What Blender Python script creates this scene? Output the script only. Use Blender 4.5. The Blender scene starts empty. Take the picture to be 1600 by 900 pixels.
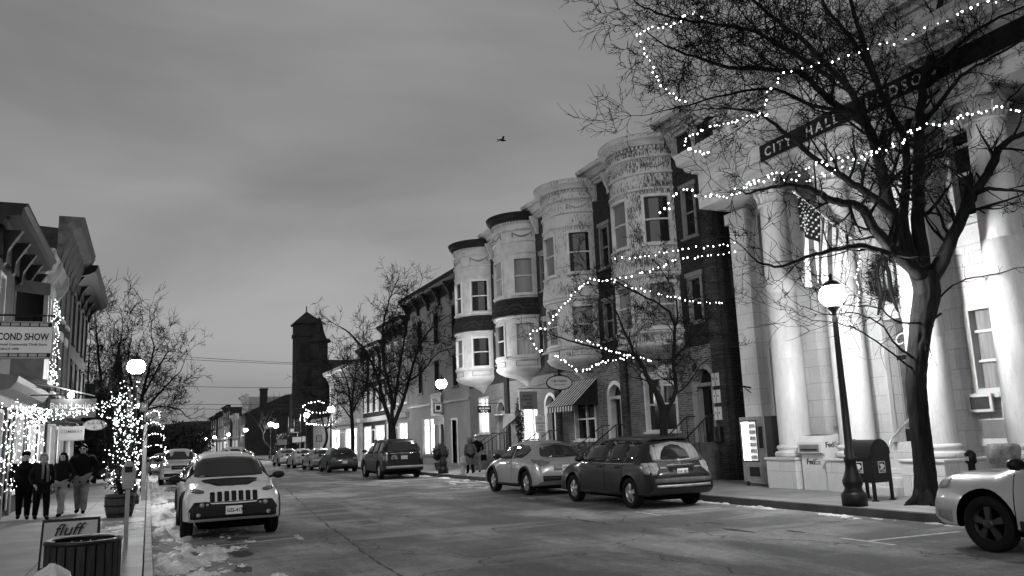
import bpy, bmesh, math, random
from mathutils import Vector, Matrix, noise
import numpy as np
PI = math.pi
scene = bpy.context.scene
COL = scene.collection
random.seed(7)
# ------------------------------------------------------------------ camera
CAMH = 1.8
FPX = 1280.0
YAW, PITCH, ROLL = math.radians(23.9336), math.radians(10.2304), math.radians(2.2)
_fw = Vector((math.sin(YAW)*math.cos(PITCH), math.cos(YAW)*math.cos(PITCH), math.sin(PITCH)))
_rt0 = Vector((math.cos(YAW), -math.sin(YAW), 0)); _up0 = _rt0.cross(_fw)
_rt = _rt0*math.cos(ROLL) - _up0*math.sin(ROLL)
_up = _rt0*math.sin(ROLL) + _up0*math.cos(ROLL)
cam_d = bpy.data.cameras.new('camera'); cam = bpy.data.objects.new('camera', cam_d); COL.objects.link(cam)
cam.matrix_world = Matrix(((_rt.x, _up.x, -_fw.x, 0), (_rt.y, _up.y, -_fw.y, 0), (_rt.z, _up.z, -_fw.z, CAMH), (0, 0, 0, 1)))
cam_d.sensor_width = 36; cam_d.lens = 36*FPX/1600; cam_d.clip_end = 2000; cam_d.clip_start = 0.05
scene.camera = cam
# ------------------------------------------------------------------ world: dusk overcast sky, grey
SUN_EL, SUN_AZ = math.radians(24), math.radians(212)   # azimuth clockwise from +Y
W = bpy.data.worlds.new('World'); scene.world = W; W.use_nodes = True
nt = W.node_tree; N = nt.nodes; L = nt.links
N.clear()
out = N.new('ShaderNodeOutputWorld'); bg = N.new('ShaderNodeBackground'); L.new(bg.outputs[0], out.inputs[0])
sky = N.new('ShaderNodeTexSky'); sky.sky_type = 'NISHITA'; sky.sun_disc = False
sky.sun_elevation = SUN_EL; sky.sun_rotation = SUN_AZ; sky.dust_density = 3; sky.air_density = 1.5
bw = N.new('ShaderNodeRGBToBW'); L.new(sky.outputs[0], bw.inputs[0])
pw = N.new('ShaderNodeMath'); pw.operation = 'POWER'; pw.inputs[1].default_value = 0.35; L.new(bw.outputs[0], pw.inputs[0])
tc = N.new('ShaderNodeTexCoord')
mp = N.new('ShaderNodeMapping'); mp.inputs['Scale'].default_value = (1.1, 1.1, 3.6); mp.inputs['Rotation'].default_value = (0.1, -0.12, 0.3); L.new(tc.outputs['Generated'], mp.inputs[0])
nz = N.new('ShaderNodeTexNoise'); nz.inputs['Scale'].default_value = 1.7; nz.inputs['Detail'].default_value = 7; nz.inputs['Roughness'].default_value = 0.48; nz.inputs['Distortion'].default_value = 0.35
L.new(mp.outputs[0], nz.inputs['Vector'])
cr = N.new('ShaderNodeMapRange'); cr.inputs[1].default_value = 0.3; cr.inputs[2].default_value = 0.7; cr.inputs[3].default_value = 0.72; cr.inputs[4].default_value = 1.22
L.new(nz.outputs[0], cr.inputs[0])
m1 = N.new('ShaderNodeMath'); m1.operation = 'MULTIPLY'; L.new(pw.outputs[0], m1.inputs[0]); L.new(cr.outputs[0], m1.inputs[1])
# the overcast layer evens the clear-sky gradient out
sep = N.new('ShaderNodeSeparateXYZ'); L.new(tc.outputs['Generated'], sep.inputs[0])
el = N.new('ShaderNodeMapRange'); el.inputs[1].default_value = 0.0; el.inputs[2].default_value = 0.62; el.inputs[3].default_value = .94; el.inputs[4].default_value = 0.80
L.new(sep.outputs[2], el.inputs[0])
m2 = N.new('ShaderNodeMath'); m2.operation = 'MULTIPLY'; L.new(m1.outputs[0], m2.inputs[0]); L.new(el.outputs[0], m2.inputs[1])
L.new(m2.outputs[0], bg.inputs[0]); bg.inputs[1].default_value = 0.15
sl = bpy.data.lights.new('sun', 'SUN'); sl.energy = 0.5; sl.angle = math.radians(40); sl.color = (1, 1, 1)
so = bpy.data.objects.new('sun', sl); COL.objects.link(so)
sd = Vector((math.sin(SUN_AZ)*math.cos(SUN_EL), math.cos(SUN_AZ)*math.cos(SUN_EL), math.sin(SUN_EL)))
so.rotation_euler = (-sd).to_track_quat('-Z', 'Y').to_euler(); so.location = sd*60
scene.view_settings.view_transform = 'Standard'; scene.view_settings.look = 'None'
scene.view_settings.exposure = 0.5; scene.view_settings.gamma = 1.0
try:
    scene.cycles.max_bounces = 5; scene.cycles.diffuse_bounces = 2; scene.cycles.glossy_bounces = 3; scene.cycles.transmission_bounces = 3
    scene.cycles.sample_clamp_indirect = 3.0; scene.cycles.use_light_tree = True
except Exception: pass
# ------------------------------------------------------------------ pixel -> place (photo is 1600 x 900)
def _ray(px, py): return _fw*FPX + _rt*(px-800) + _up*(450-py)
def atX(px, py, c):
    d = _ray(px, py); return d*(c/d.x) + Vector((0, 0, CAMH))
def atY(px, py, c):
    d = _ray(px, py); return d*(c/d.y) + Vector((0, 0, CAMH))
def atZ(px, py, c=0.0):
    d = _ray(px, py); return d*((c-CAMH)/d.z) + Vector((0, 0, CAMH))
# ------------------------------------------------------------------ materials (all greys: the photograph is black and white)
MATS = {}
def base_mat(name):
    m = bpy.data.materials.new(name); m.use_nodes = True
    return m, m.node_tree.nodes, m.node_tree.links, m.node_tree.nodes['Principled BSDF']
def g3(c): return (c, c, c, 1)
def mixv(nodes, links, fac, a, b):
    x = nodes.new('ShaderNodeMix'); x.data_type = 'FLOAT'
    links.new(fac, x.inputs[0])
    for i, v in ((2, a), (3, b)):
        if isinstance(v, (int, float)): x.inputs[i].default_value = v
        else: links.new(v, x.inputs[i])
    return x.outputs[0]
def noise_tex(nodes, links, vec, scale, detail=5, rough=.55):
    n = nodes.new('ShaderNodeTexNoise'); n.inputs['Scale'].default_value = scale; n.inputs['Detail'].default_value = detail; n.inputs['Roughness'].default_value = rough
    if vec is not None: links.new(vec, n.inputs['Vector'])
    return n.outputs[0]
def ramp(nodes, links, v, a, b, lo=0., hi=1.):
    r = nodes.new('ShaderNodeMapRange'); links.new(v, r.inputs[0])
    for i, x in enumerate((a, b, lo, hi)): r.inputs[i+1].default_value = x
    return r.outputs[0]
def objvec(nodes, links, stretch=(1, 1, 1)):
    t = nodes.new('ShaderNodeTexCoord'); mpn = nodes.new('ShaderNodeMapping'); mpn.inputs['Scale'].default_value = stretch
    links.new(t.outputs['Object'], mpn.inputs[0]); return mpn.outputs[0]
def facevec(nodes, links, scale=1.0):
    "u = x + y along the wall, v = z up the wall"
    t = nodes.new('ShaderNodeTexCoord'); s = nodes.new('ShaderNodeSeparateXYZ'); links.new(t.outputs['Object'], s.inputs[0])
    a = nodes.new('ShaderNodeMath'); a.operation = 'ADD'; links.new(s.outputs[0], a.inputs[0]); links.new(s.outputs[1], a.inputs[1])
    c = nodes.new('ShaderNodeCombineXYZ'); links.new(a.outputs[0], c.inputs[0]); links.new(s.outputs[2], c.inputs[1])
    return c.outputs[0], s
def bump(nodes, links, b, h, strength=.4, dist=.01):
    x = nodes.new('ShaderNodeBump'); x.inputs['Strength'].default_value = strength; x.inputs['Distance'].default_value = dist
    links.new(h, x.inputs['Height']); links.new(x.outputs[0], b.inputs['Normal'])
def mat(name, c, rough=.6, var=.25, scale=3., bmp=.0, bscale=30., metal=0., stretch=(1, 1, 1), coat=0., fine=.0, spec=.5):
    if name in MATS: return MATS[name]
    if c < .1 and rough >= .45 and spec == .5: spec = .12
    m, n, l, b = base_mat(name)
    v = objvec(n, l, stretch); nn = noise_tex(n, l, v, scale, 6)
    f = ramp(n, l, nn, .3, .7)
    col = mixv(n, l, f, c*(1-var), min(1, c*(1+var)))
    if fine:
        n2 = ramp(n, l, noise_tex(n, l, v, scale*22, 3, .7), .35, .65, 1-fine, 1+fine)
        mm = n.new('ShaderNodeMath'); mm.operation = 'MULTIPLY'; l.new(col, mm.inputs[0]); l.new(n2, mm.inputs[1]); col = mm.outputs[0]
    l.new(col, b.inputs['Base Color'])
    b.inputs['Roughness'].default_value = rough; b.inputs['Metallic'].default_value = metal
    b.inputs['Coat Weight'].default_value = coat; b.inputs['Coat Roughness'].default_value = .06; b.inputs['Specular IOR Level'].default_value = spec
    if bmp: bump(n, l, b, noise_tex(n, l, v, bscale, 4), bmp, .01)
    MATS[name] = m; return m
def emit(name, strength, c=1., sample=True, pattern=None):
    if name in MATS: return MATS[name]
    m, n, l, b = base_mat(name)
    b.inputs['Base Color'].default_value = g3(.7); b.inputs['Emission Color'].default_value = g3(c); b.inputs['Emission Strength'].default_value = strength
    b.inputs['Roughness'].default_value = .3
    if pattern:   # a lit room behind the glass: curtains, shelves and things in it, uneven
        v = objvec(n, l, pattern); nn = noise_tex(n, l, v, 1.0, 5, .6)
        f = ramp(n, l, nn, .36, .60, strength*.1, strength*1.35)
        l.new(f, b.inputs['Emission Strength'])
    if not sample: m.cycles.emission_sampling = 'NONE'
    MATS[name] = m; return m
def brick(name, c, mortar=None, var=.35, bw_=.215, bh=.075, msize=.010, rough=.85, bmp=.5, dirt=.35, offset=.5):
    if name in MATS: return MATS[name]
    m, n, l, b = base_mat(name); v, s = facevec(n, l)
    t = n.new('ShaderNodeTexBrick'); l.new(v, t.inputs['Vector']); t.inputs['Scale'].default_value = 1.0
    t.inputs['Brick Width'].default_value = bw_; t.inputs['Row Height'].default_value = bh; t.inputs['Mortar Size'].default_value = msize; t.inputs['Mortar Smooth'].default_value = .3
    t.inputs['Color1'].default_value = g3(c*(1-var)); t.inputs['Color2'].default_value = g3(c*(1+var)); t.inputs['Mortar'].default_value = g3(mortar if mortar is not None else c*1.8)
    t.offset = offset
    d = ramp(n, l, noise_tex(n, l, v, .55, 7, .62), .3, .7, 1-dirt, 1+dirt*.5)
    fine = ramp(n, l, noise_tex(n, l, v, 25, 3, .6), .3, .7, .88, 1.12)
    x = n.new('ShaderNodeMix'); x.data_type = 'RGBA'; x.blend_type = 'MULTIPLY'; x.inputs[0].default_value = 1
    l.new(t.outputs['Color'], x.inputs[6])
    q = n.new('ShaderNodeMath'); q.operation = 'MULTIPLY'; l.new(d, q.inputs[0]); l.new(fine, q.inputs[1]); l.new(q.outputs[0], x.inputs[7])
    l.new(x.outputs[2], b.inputs['Base Color']); b.inputs['Roughness'].default_value = rough; b.inputs['Specular IOR Level'].default_value = .12 if rough > .6 else .4
    inv = n.new('ShaderNodeMath'); inv.operation = 'SUBTRACT'; inv.inputs[0].default_value = 1; l.new(t.outputs['Fac'], inv.inputs[1])
    bump(n, l, b, inv.outputs[0], bmp, .012)
    MATS[name] = m; return m
def clapboard(name, c, h=.13):
    if name in MATS: return MATS[name]
    m, n, l, b = base_mat(name); v, s = facevec(n, l)
    q = n.new('ShaderNodeMath'); q.operation = 'DIVIDE'; l.new(s.outputs[2], q.inputs[0]); q.inputs[1].default_value = h
    fr = n.new('ShaderNodeMath'); fr.operation = 'FRACT'; l.new(q.outputs[0], fr.inputs[0])
    d = ramp(n, l, noise_tex(n, l, v, .8, 7, .6), .3, .7, c*.75, c*1.15)
    gap = ramp(n, l, fr.outputs[0], .9, .96, 1.0, .35)  # shade under the lip of the board above, painted into the colour
    mm = n.new('ShaderNodeMath'); mm.operation = 'MULTIPLY'; l.new(d, mm.inputs[0]); l.new(gap, mm.inputs[1])
    l.new(mm.outputs[0], b.inputs['Base Color']); b.inputs['Roughness'].default_value = .7
    inv = n.new('ShaderNodeMath'); inv.operation = 'SUBTRACT'; inv.inputs[0].default_value = 1; l.new(fr.outputs[0], inv.inputs[1])
    bump(n, l, b, inv.outputs[0], .8, .02)
    MATS[name] = m; return m
def peeling(name, paint, wood, amount=.5, stretch=(1, 1, 1)):
    "old paint flaking off in vertical strips"
    if name in MATS: return MATS[name]
    m, n, l, b = base_mat(name)
    v = objvec(n, l, (22, 22, 4.5)); nn = noise_tex(n, l, v, 1.2, 9, .78)
    v2 = objvec(n, l, (1, 1, 1.4)); big = noise_tex(n, l, v2, 1.1, 4, .5)
    a = n.new('ShaderNodeMath'); a.operation = 'MULTIPLY_ADD'; l.new(big, a.inputs[0]); a.inputs[1].default_value = .35; l.new(nn, a.inputs[2])
    f = ramp(n, l, a.outputs[0], .81-amount*.25, .86-amount*.25)
    col = mixv(n, l, f, paint, wood); l.new(col, b.inputs['Base Color']); b.inputs['Roughness'].default_value = .75
    bump(n, l, b, f, .5, -.01)
    MATS[name] = m; return m
def asphalt():
    m, n, l, b = base_mat('asphalt')
    v = objvec(n, l, (1, .28, 1)); v1 = objvec(n, l, (1, 1, 1))
    salt = ramp(n, l, noise_tex(n, l, v, .55, 8, .66), .42, .60)
    blot = ramp(n, l, noise_tex(n, l, v1, .32, 6, .6), .42, .60)
    grain = ramp(n, l, noise_tex(n, l, v1, 32, 4, .9), .3, .7, .55, 1.45)
    mid = ramp(n, l, noise_tex(n, l, v1, 9, 6, .85), .3, .7, .68, 1.32)
    c = mixv(n, l, salt, .095, .33); c = mixv(n, l, blot, c, .11)
    # smooth pale dried patches drifting across the lane
    v3 = objvec(n, l, (.25, .9, 1)); dr = ramp(n, l, noise_tex(n, l, v3, .8, 5, .5), .52, .70)
    c = mixv(n, l, dr, c, .30)
    for q in (grain, mid):
        mm = n.new('ShaderNodeMath'); mm.operation = 'MULTIPLY'; l.new(c, mm.inputs[0]); l.new(q, mm.inputs[1]); c = mm.outputs[0]
    # hairline cracks
    vo = n.new('ShaderNodeTexVoronoi'); vo.feature = 'DISTANCE_TO_EDGE'; vo.inputs['Scale'].default_value = .23
    wv = n.new('ShaderNodeVectorMath'); wv.operation = 'ADD'; wn = n.new('ShaderNodeTexNoise'); wn.inputs['Scale'].default_value = 1.1; wn.inputs['Detail'].default_value = 6
    l.new(v1, wn.inputs['Vector']); l.new(v1, wv.inputs[0]); l.new(wn.outputs['Color'], wv.inputs[1]); l.new(wv.outputs[0], vo.inputs['Vector'])
    ck = ramp(n, l, vo.outputs['Distance'], .0015, .0045, .4, 1.)
    mm = n.new('ShaderNodeMath'); mm.operation = 'MULTIPLY'; l.new(c, mm.inputs[0]); l.new(ck, mm.inputs[1])
    l.new(mm.outputs[0], b.inputs['Base Color'])
    b.inputs['Roughness'].default_value = .8; b.inputs['Specular IOR Level'].default_value = .18
    bump(n, l, b, noise_tex(n, l, v1, 90, 3, .7), .55, .006)
    MATS['asphalt'] = m; return m
def paving(name, c, sx=1.5, sy=1.5, line=.012):
    m, n, l, b = base_mat(name); v = objvec(n, l)
    t = n.new('ShaderNodeTexBrick'); l.new(v, t.inputs['Vector']); t.offset = 0; t.inputs['Scale'].default_value = 1
    t.inputs['Brick Width'].default_value = sx; t.inputs['Row Height'].default_value = sy; t.inputs['Mortar Size'].default_value = line
    t.inputs['Color1'].default_value = g3(c*.86); t.inputs['Color2'].default_value = g3(c*1.12); t.inputs['Mortar'].default_value = g3(c*.35)
    d = ramp(n, l, noise_tex(n, l, v, .9, 8, .65), .3, .7, .7, 1.2); gr = ramp(n, l, noise_tex(n, l, v, 60, 2, .8), .3, .7, .85, 1.15)
    q = n.new('ShaderNodeMath'); q.operation = 'MULTIPLY'; l.new(d, q.inputs[0]); l.new(gr, q.inputs[1])
    x = n.new('ShaderNodeMix'); x.data_type = 'RGBA'; x.blend_type = 'MULTIPLY'; x.inputs[0].default_value = 1; l.new(t.outputs['Color'], x.inputs[6]); l.new(q.outputs[0], x.inputs[7])
    l.new(x.outputs[2], b.inputs['Base Color']); b.inputs['Roughness'].default_value = .62
    bump(n, l, b, noise_tex(n, l, v, 50, 3), .35, .006)
    MATS[name] = m; return m
asphalt()
M_PAVE = paving('concrete_paving', .26); M_KERB = mat('kerb_stone', .075, .7, .35, 2.5, .4, 40); M_KERBL = mat('pale_kerb_stone', .42, .75, .35, 2.5, .4, 40)
M_SNOW = mat('old_snow', .55, .6, .45, 2.2, .9, 14, fine=.25)
M_PAINT = mat('road_paint', .42, .7, .45, 5, fine=.3)
M_DARKMETAL = mat('black_iron', .007, .45, .3, 3, spec=.3); M_GREYMETAL = mat('galvanised_metal', .28, .4, .25, 5, metal=.5)
M_GLASS = mat('dark_window_glass', .008, .09, .3, 1.2, spec=.35)
M_BLIND = mat('window_with_blind', .15, .35, .18, 1.2, spec=.4, stretch=(1, 1, .4))
M_CURT = mat('window_with_net_curtain', .26, .4, .4, 3., stretch=(4, 4, .3))
M_WHITE = mat('white_painted_wood', .62, .5, .12, 2., .15, 20); M_CREAM = mat('cream_painted_wood', .46, .55, .18, 2.5, .2, 20)
M_GREYP = mat('grey_painted_wood', .19, .55, .2, 2.5, .2, 20); M_DARKP = mat('dark_painted_wood', .014, .5, .3, 2.5, .2, 20)
M_BLACK = mat('black_paint', .006, .45, .3, 3, spec=.25); M_TEXTBLK = mat('black_lettering', .008, .6, .1); M_TEXTWHT = mat('white_lettering', .75, .6, .08)
M_BARK = mat('tree_bark', .011, .95, .6, 11., 1., 34., stretch=(1, 1, .18), spec=.12, fine=.35); M_TWIG = mat('twig_bark', .010, .95, .3, 5., spec=.1)
M_SHINGLE = brick('slate_shingles', .03, .01, .5, .16, .17, .012, .7, .7)
M_BRICKD = brick('dark_brick', .022, .06, .5); M_BRICKM = brick('weathered_brick', .12, .25, .45); M_BRICKG = brick('grey_brick', .055, .025, .35); M_BRICKX = brick('night_brick', .022, .045, .4)
M_BRICKP = brick('painted_pale_brick', .17, .12, .12, bmp=.6)
M_MARBLE = brick('marble_blocks', .66, .36, .07, .92, .46, .007, .42, .25, .22)
M_CLAP = clapboard('grey_clapboard', .24); M_CLAPD = clapboard('dim_clapboard', .16)
M_TRIMP1 = peeling('flaking_cream_paint', .48, .10, .38); M_TRIMP2 = peeling('badly_flaking_paint', .50, .045, .58)
M_RUBBER = mat('tyre_rubber', .006, .85, .3, 6, .2, 40, spec=.2); M_WELL = mat('wheel_well', .002, .95, .1, spec=.05)
M_LAMPG = emit('lamp_globe', 330); M_BULB = emit('fairy_bulb', 9, sample=False); M_LIT = emit('lit_shop_window', 1.7, pattern=(3.2, 3.2, 1.6)); M_LITD = emit('dim_lit_window', .32, pattern=(3.5, 3.5, 2.5))
M_LITS = emit('bright_doorway', 4.)
M_LEAF = mat('evergreen_leaves', .02, .7, .5, 3.); M_SKIN = mat('skin', .30, .5, .15, 6)
def marble_column_mat():
    m, n, l, b = base_mat('marble_shaft'); v = objvec(n, l, (1.6, 1.6, .35))
    st = ramp(n, l, noise_tex(n, l, v, 2.2, 8, .65), .35, .68, .72, .55)
    v2 = objvec(n, l, (3, 3, .5)); vein = noise_tex(n, l, v2, 1.5, 9, .7); vn = ramp(n, l, vein, .488, .5, 1., .78); vn2 = ramp(n, l, vein, .5, .512, .78, 1.)
    t = n.new('ShaderNodeMath'); t.operation = 'MAXIMUM'; l.new(vn, t.inputs[0]); l.new(vn2, t.inputs[1])
    q = n.new('ShaderNodeMath'); q.operation = 'MULTIPLY'; l.new(st, q.inputs[0]); l.new(t.outputs[0], q.inputs[1])
    l.new(q.outputs[0], b.inputs['Base Color']); b.inputs['Roughness'].default_value = .4
    bump(n, l, b, noise_tex(n, l, v, 12, 4), .2, .01)
    return m
M_SHAFT = marble_column_mat()
# ------------------------------------------------------------------ mesh builder
class MB:
    def __init__(s): s.v = []; s.f = []; s.m = []; s.mi = 0; s.T = None; s.smooth = set()
    def p(s, u, n, z):
        q = s.T(u, n, z) if s.T else (u, n, z); s.v.append(tuple(q)); return len(s.v)-1
    def face(s, *idx, sm=False):
        s.f.append(tuple(idx)); s.m.append(s.mi)
        if sm: s.smooth.add(len(s.f)-1)
    def quad(s, a, b, c, d): s.face(s.p(*a), s.p(*b), s.p(*c), s.p(*d))
    def box(s, u0, u1, n0, n1, z0, z1, nu=1):
        us = [u0+(u1-u0)*i/nu for i in range(nu+1)]; r = [[s.p(u, n, z) for (n, z) in ((n0, z0), (n1, z0), (n1, z1), (n0, z1))] for u in us]
        for i in range(nu):
            a, b = r[i], r[i+1]
            for k in range(4): s.face(a[k], a[(k+1) % 4], b[(k+1) % 4], b[k])
        s.face(*r[0]); s.face(*reversed(r[-1]))
    def tbox(s, c, hx, hy, z0, z1, top=1.0):
        "box standing at c, tapering to the fraction top"
        a = [s.p(c[0]+i*hx, c[1]+j*hy, z0) for i, j in ((-1, -1), (1, -1), (1, 1), (-1, 1))]; b = [s.p(c[0]+i*hx*top, c[1]+j*hy*top, z1) for i, j in ((-1, -1), (1, -1), (1, 1), (-1, 1))]
        for k in range(4): s.face(a[k], a[(k+1) % 4], b[(k+1) % 4], b[k])
        s.face(*reversed(a)); s.face(*b)
    def prism(s, poly, u0, u1, nu=1):
        "poly in (n, z) swept along u"
        r = [[s.p(u0+(u1-u0)*i/nu, n, z) for n, z in poly] for i in range(nu+1)]; k = len(poly)
        for i in range(nu):
            for j in range(k): s.face(r[i][j], r[i][(j+1) % k], r[i+1][(j+1) % k], r[i+1][j])
        s.face(*r[0]); s.face(*reversed(r[-1]))
    def slab(s, poly, n0, n1):
        "poly in (u, z), thickness along n"
        a = [s.p(u, n0, z) for u, z in poly]; b = [s.p(u, n1, z) for u, z in poly]; k = len(poly)
        for j in range(k): s.face(a[j], a[(j+1) % k], b[(j+1) % k], b[j])
        s.face(*reversed(a)); s.face(*b)
    def lathe(s, prof, c=(0, 0, 0), n=16, a0=0, a1=2*PI, sm=True, caps=True, axis='z'):
        full = abs(a1-a0-2*PI) < 1e-6; k = n if full else n+1; rings = []
        for r, z in prof:
            ring = []
            for i in range(k):
                a = a0+(a1-a0)*i/n; x, y = r*math.cos(a), r*math.sin(a)
                q = (c[0]+x, c[1]+y, c[2]+z) if axis == 'z' else ((c[0]+x, c[1]+z, c[2]+y) if axis == 'y' else (c[0]+z, c[1]+x, c[2]+y))
                ring.append(s.p(*q))
            rings.append(ring)
        for j in range(len(rings)-1):
            for i in range(n):
                a, b = rings[j], rings[j+1]; s.face(a[i], a[(i+1) % k], b[(i+1) % k], b[i], sm=sm)
        if caps and full:
            if prof[0][0] > 1e-4: s.face(*reversed(rings[0]))
            if prof[-1][0] > 1e-4: s.face(*rings[-1])
    def sphere(s, c, r, n=10, m=6, sz=1.):
        s.lathe([(max(1e-4, r*math.sin(PI*i/m)), -r*sz*math.cos(PI*i/m)) for i in range(m+1)], c, n)
    def tube(s, pts, rad, n=6, cap=True):
        k = len(pts)
        if k < 2: return
        P = [Vector(p) for p in pts]; R = rad if isinstance(rad, (list, tuple)) else [rad]*k
        d = (P[1]-P[0]).normalized(); ref = Vector((0, 0, 1)) if abs(d.z) < .9 else Vector((1, 0, 0)); a = d.cross(ref).normalized(); rings = []
        for i in range(k):
            if i == 0: t = P[1]-P[0]
            elif i == k-1: t = P[-1]-P[-2]
            else: t = (P[i+1]-P[i]).normalized()+(P[i]-P[i-1]).normalized()
            if t.length < 1e-9: t = Vector((0, 0, 1))
            t.normalize(); a = a-t*a.dot(t)
            if a.length < 1e-6: a = t.orthogonal()
            a.normalize(); b = t.cross(a)
            rings.append([s.p(*(P[i]+(a*math.cos(2*PI*j/n)+b*math.sin(2*PI*j/n))*R[i])) for j in range(n)])
        for i in range(k-1):
            for j in range(n): s.face(rings[i][j], rings[i][(j+1) % n], rings[i+1][(j+1) % n], rings[i+1][j], sm=True)
        if cap: s.face(*reversed(rings[0])); s.face(*rings[-1])
    def build(s, name, mats, parent=None, recalc=True, bevel=0):
        me = bpy.data.meshes.new(name)
        if parent is not None and is_world(parent):
            o = parent_origin(parent); s.v = [(x-o[0], y-o[1], z-o[2]) for x, y, z in s.v]
        me.from_pydata(s.v, [], s.f)
        if not isinstance(mats, (list, tuple)): mats = [mats]
        for m_ in mats: me.materials.append(m_)
        if len(mats) > 1: me.polygons.foreach_set('material_index', s.m)
        if s.smooth:
            sm = [i in s.smooth for i in range(len(s.f))]; me.polygons.foreach_set('use_smooth', sm)
        if recalc:
            bm = bmesh.new(); bm.from_mesh(me); bmesh.ops.recalc_face_normals(bm, faces=bm.faces); bm.to_mesh(me); bm.free()
        me.update()
        o = bpy.data.objects.new(name, me); COL.objects.link(o)
        if parent is not None: o.parent = parent
        if bevel:
            b_ = o.modifiers.new('bevel', 'BEVEL'); b_.width = bevel; b_.segments = 2; b_.limit_method = 'ANGLE'
        return o
LOCALS = set()
def is_world(o):
    while o.parent is not None: o = o.parent
    return o.name not in LOCALS
def parent_origin(o):
    x, y, z = 0, 0, 0
    while o is not None:
        x += o.location.x; y += o.location.y; z += o.location.z; o = o.parent
    return (x, y, z)
def tag(o, label=None, cat=None, group=None, kind=None):
    if label: o['label'] = label
    if cat: o['category'] = cat
    if group: o['group'] = group
    if kind: o['kind'] = kind
    return o
def thing(name, label, cat, loc=(0, 0, 0), rz=0, group=None):
    o = bpy.data.objects.new(name, None); COL.objects.link(o); o.location = loc; o.rotation_euler = (0, 0, rz); o.empty_display_size = .2
    return tag(o, label, cat, group)
def local(o): LOCALS.add(o.name); return o     # parts of this thing are given in its own coordinates
def copy_tree(o, parent=None, loc=None, rz=None, label=None):
    c = o.copy(); COL.objects.link(c); c.parent = parent
    if loc is not None: c.location = loc
    if rz is not None: c.rotation_euler.z = rz
    if label: c['label'] = label
    for ch in list(o.children): copy_tree(ch, c)
    return c
def text(s, size, origin, right, up, m_, parent, name='lettering', extrude=.004, align='LEFT', offset=0., shear=0., xs=1., spacing=1.):
    cu = bpy.data.curves.new(name, 'FONT'); cu.body = s; cu.size = size; cu.extrude = extrude; cu.align_x = align; cu.offset = offset; cu.shear = shear; cu.space_character = spacing; cu.resolution_u = 3
    to = bpy.data.objects.new('tmp', cu); COL.objects.link(to)
    me = bpy.data.meshes.new_from_object(to.evaluated_get(bpy.context.evaluated_depsgraph_get())); bpy.data.objects.remove(to); bpy.data.curves.remove(cu)
    r = Vector(right).normalized(); u = Vector(up).normalized(); nn = r.cross(u); o = Vector(origin)
    if parent is not None and is_world(parent): o = o-Vector(parent_origin(parent))
    me.transform(Matrix(((r.x*xs, u.x, nn.x, o.x), (r.y*xs, u.y, nn.y, o.y), (r.z*xs, u.z, nn.z, o.z), (0, 0, 0, 1))))
    me.materials.clear(); me.materials.append(m_); me.name = name
    ob = bpy.data.objects.new(name, me); COL.objects.link(ob); ob.parent = parent; return ob
# facade frames: u along the street, n out of the wall towards the street
def FR(x): return lambda u, n, z: (x-n, u, z)
def FL(x): return lambda u, n, z: (x+n, u, z)
def FS(y): return lambda u, n, z: (u, y-n, z)
def wall(mb, T, u0, u1, z0, z1, holes=(), depth=.3, step=99):
    mb.T = T
    us = sorted(set([u0, u1]+[h[0] for h in holes]+[h[1] for h in holes])); zs = sorted(set([z0, z1]+[h[2] for h in holes]+[h[3] for h in holes]))
    for i in range(len(us)-1):
        for j in range(len(zs)-1):
            a, b, c, d = us[i], us[i+1], zs[j], zs[j+1]; cu, cz = (a+b)/2, (c+d)/2
            if any(h[0] < cu < h[1] and h[2] < cz < h[3] for h in holes): continue
            k = max(1, int(math.ceil((b-a)/step)))
            for q in range(k):
                x0, x1 = a+(b-a)*q/k, a+(b-a)*(q+1)/k; mb.quad((x0, 0, c), (x1, 0, c), (x1, 0, d), (x0, 0, d))
    for (a, b, c, d) in holes:
        k = max(1, int(math.ceil((b-a)/step)))
        for z in (c, d):
            for q in range(k):
                x0, x1 = a+(b-a)*q/k, a+(b-a)*(q+1)/k; mb.quad((x0, 0, z), (x1, 0, z), (x1, -depth, z), (x0, -depth, z))
        for u in (a, b): mb.quad((u, 0, c), (u, 0, d), (u, -depth, d), (u, -depth, c))
def window(T, parent, u0, u1, z0, z1, glass=None, frame=None, proud=.04, depth=.12, cw=.09, rails=(.5,), mull=(), nu=1, sill=.07, lintel=0, lm=None, name='window'):
    frame = frame or M_WHITE; glass = glass or M_GLASS
    mb = MB(); mb.T = T; e = cw; sc = 1.0
    du = cw*(u1-u0)/max(.01, abs((Vector(T(u1, 0, 0))-Vector(T(u0, 0, 0))).length))
    mb.box(u0-du*.0, u0+du, -depth, proud, z0, z1); mb.box(u1-du, u1, -depth, proud, z0, z1)
    mb.box(u0+du, u1-du, -depth, proud*.9, z1-e, z1, nu); mb.box(u0+du, u1-du, -depth, proud*.9, z0, z0+e*.8, nu)
    for r in rails:
        z = z0+(z1-z0)*r; mb.box(u0+du, u1-du, -depth, -depth*.45, z-.03, z+.03, nu)
    for r in mull:
        u = u0+(u1-u0)*r; mb.box(u-du*.35, u+du*.35, -depth, -depth*.3, z0+e*.8, z1-e)
    w = mb.build(name, frame, parent)
    p = MB(); p.T = T; p.box(u0+du*.6, u1-du*.6, -depth-.02, -depth*.86, z0+e*.5, z1-e*.6, nu); p.build('pane', glass, w)
    if sill:
        s_ = MB(); s_.T = T; s_.box(u0-du*.9, u1+du*.9, -.02, proud+.07, z0-sill, z0-.003, nu); s_.build('sill', lm or frame, w)
    if lintel:
        s_ = MB(); s_.T = T; s_.box(u0-du*.9, u1+du*.9, -.02, proud+.03, z1+.003, z1+lintel, nu); s_.build('lintel', lm or frame, w)
    return w
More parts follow.
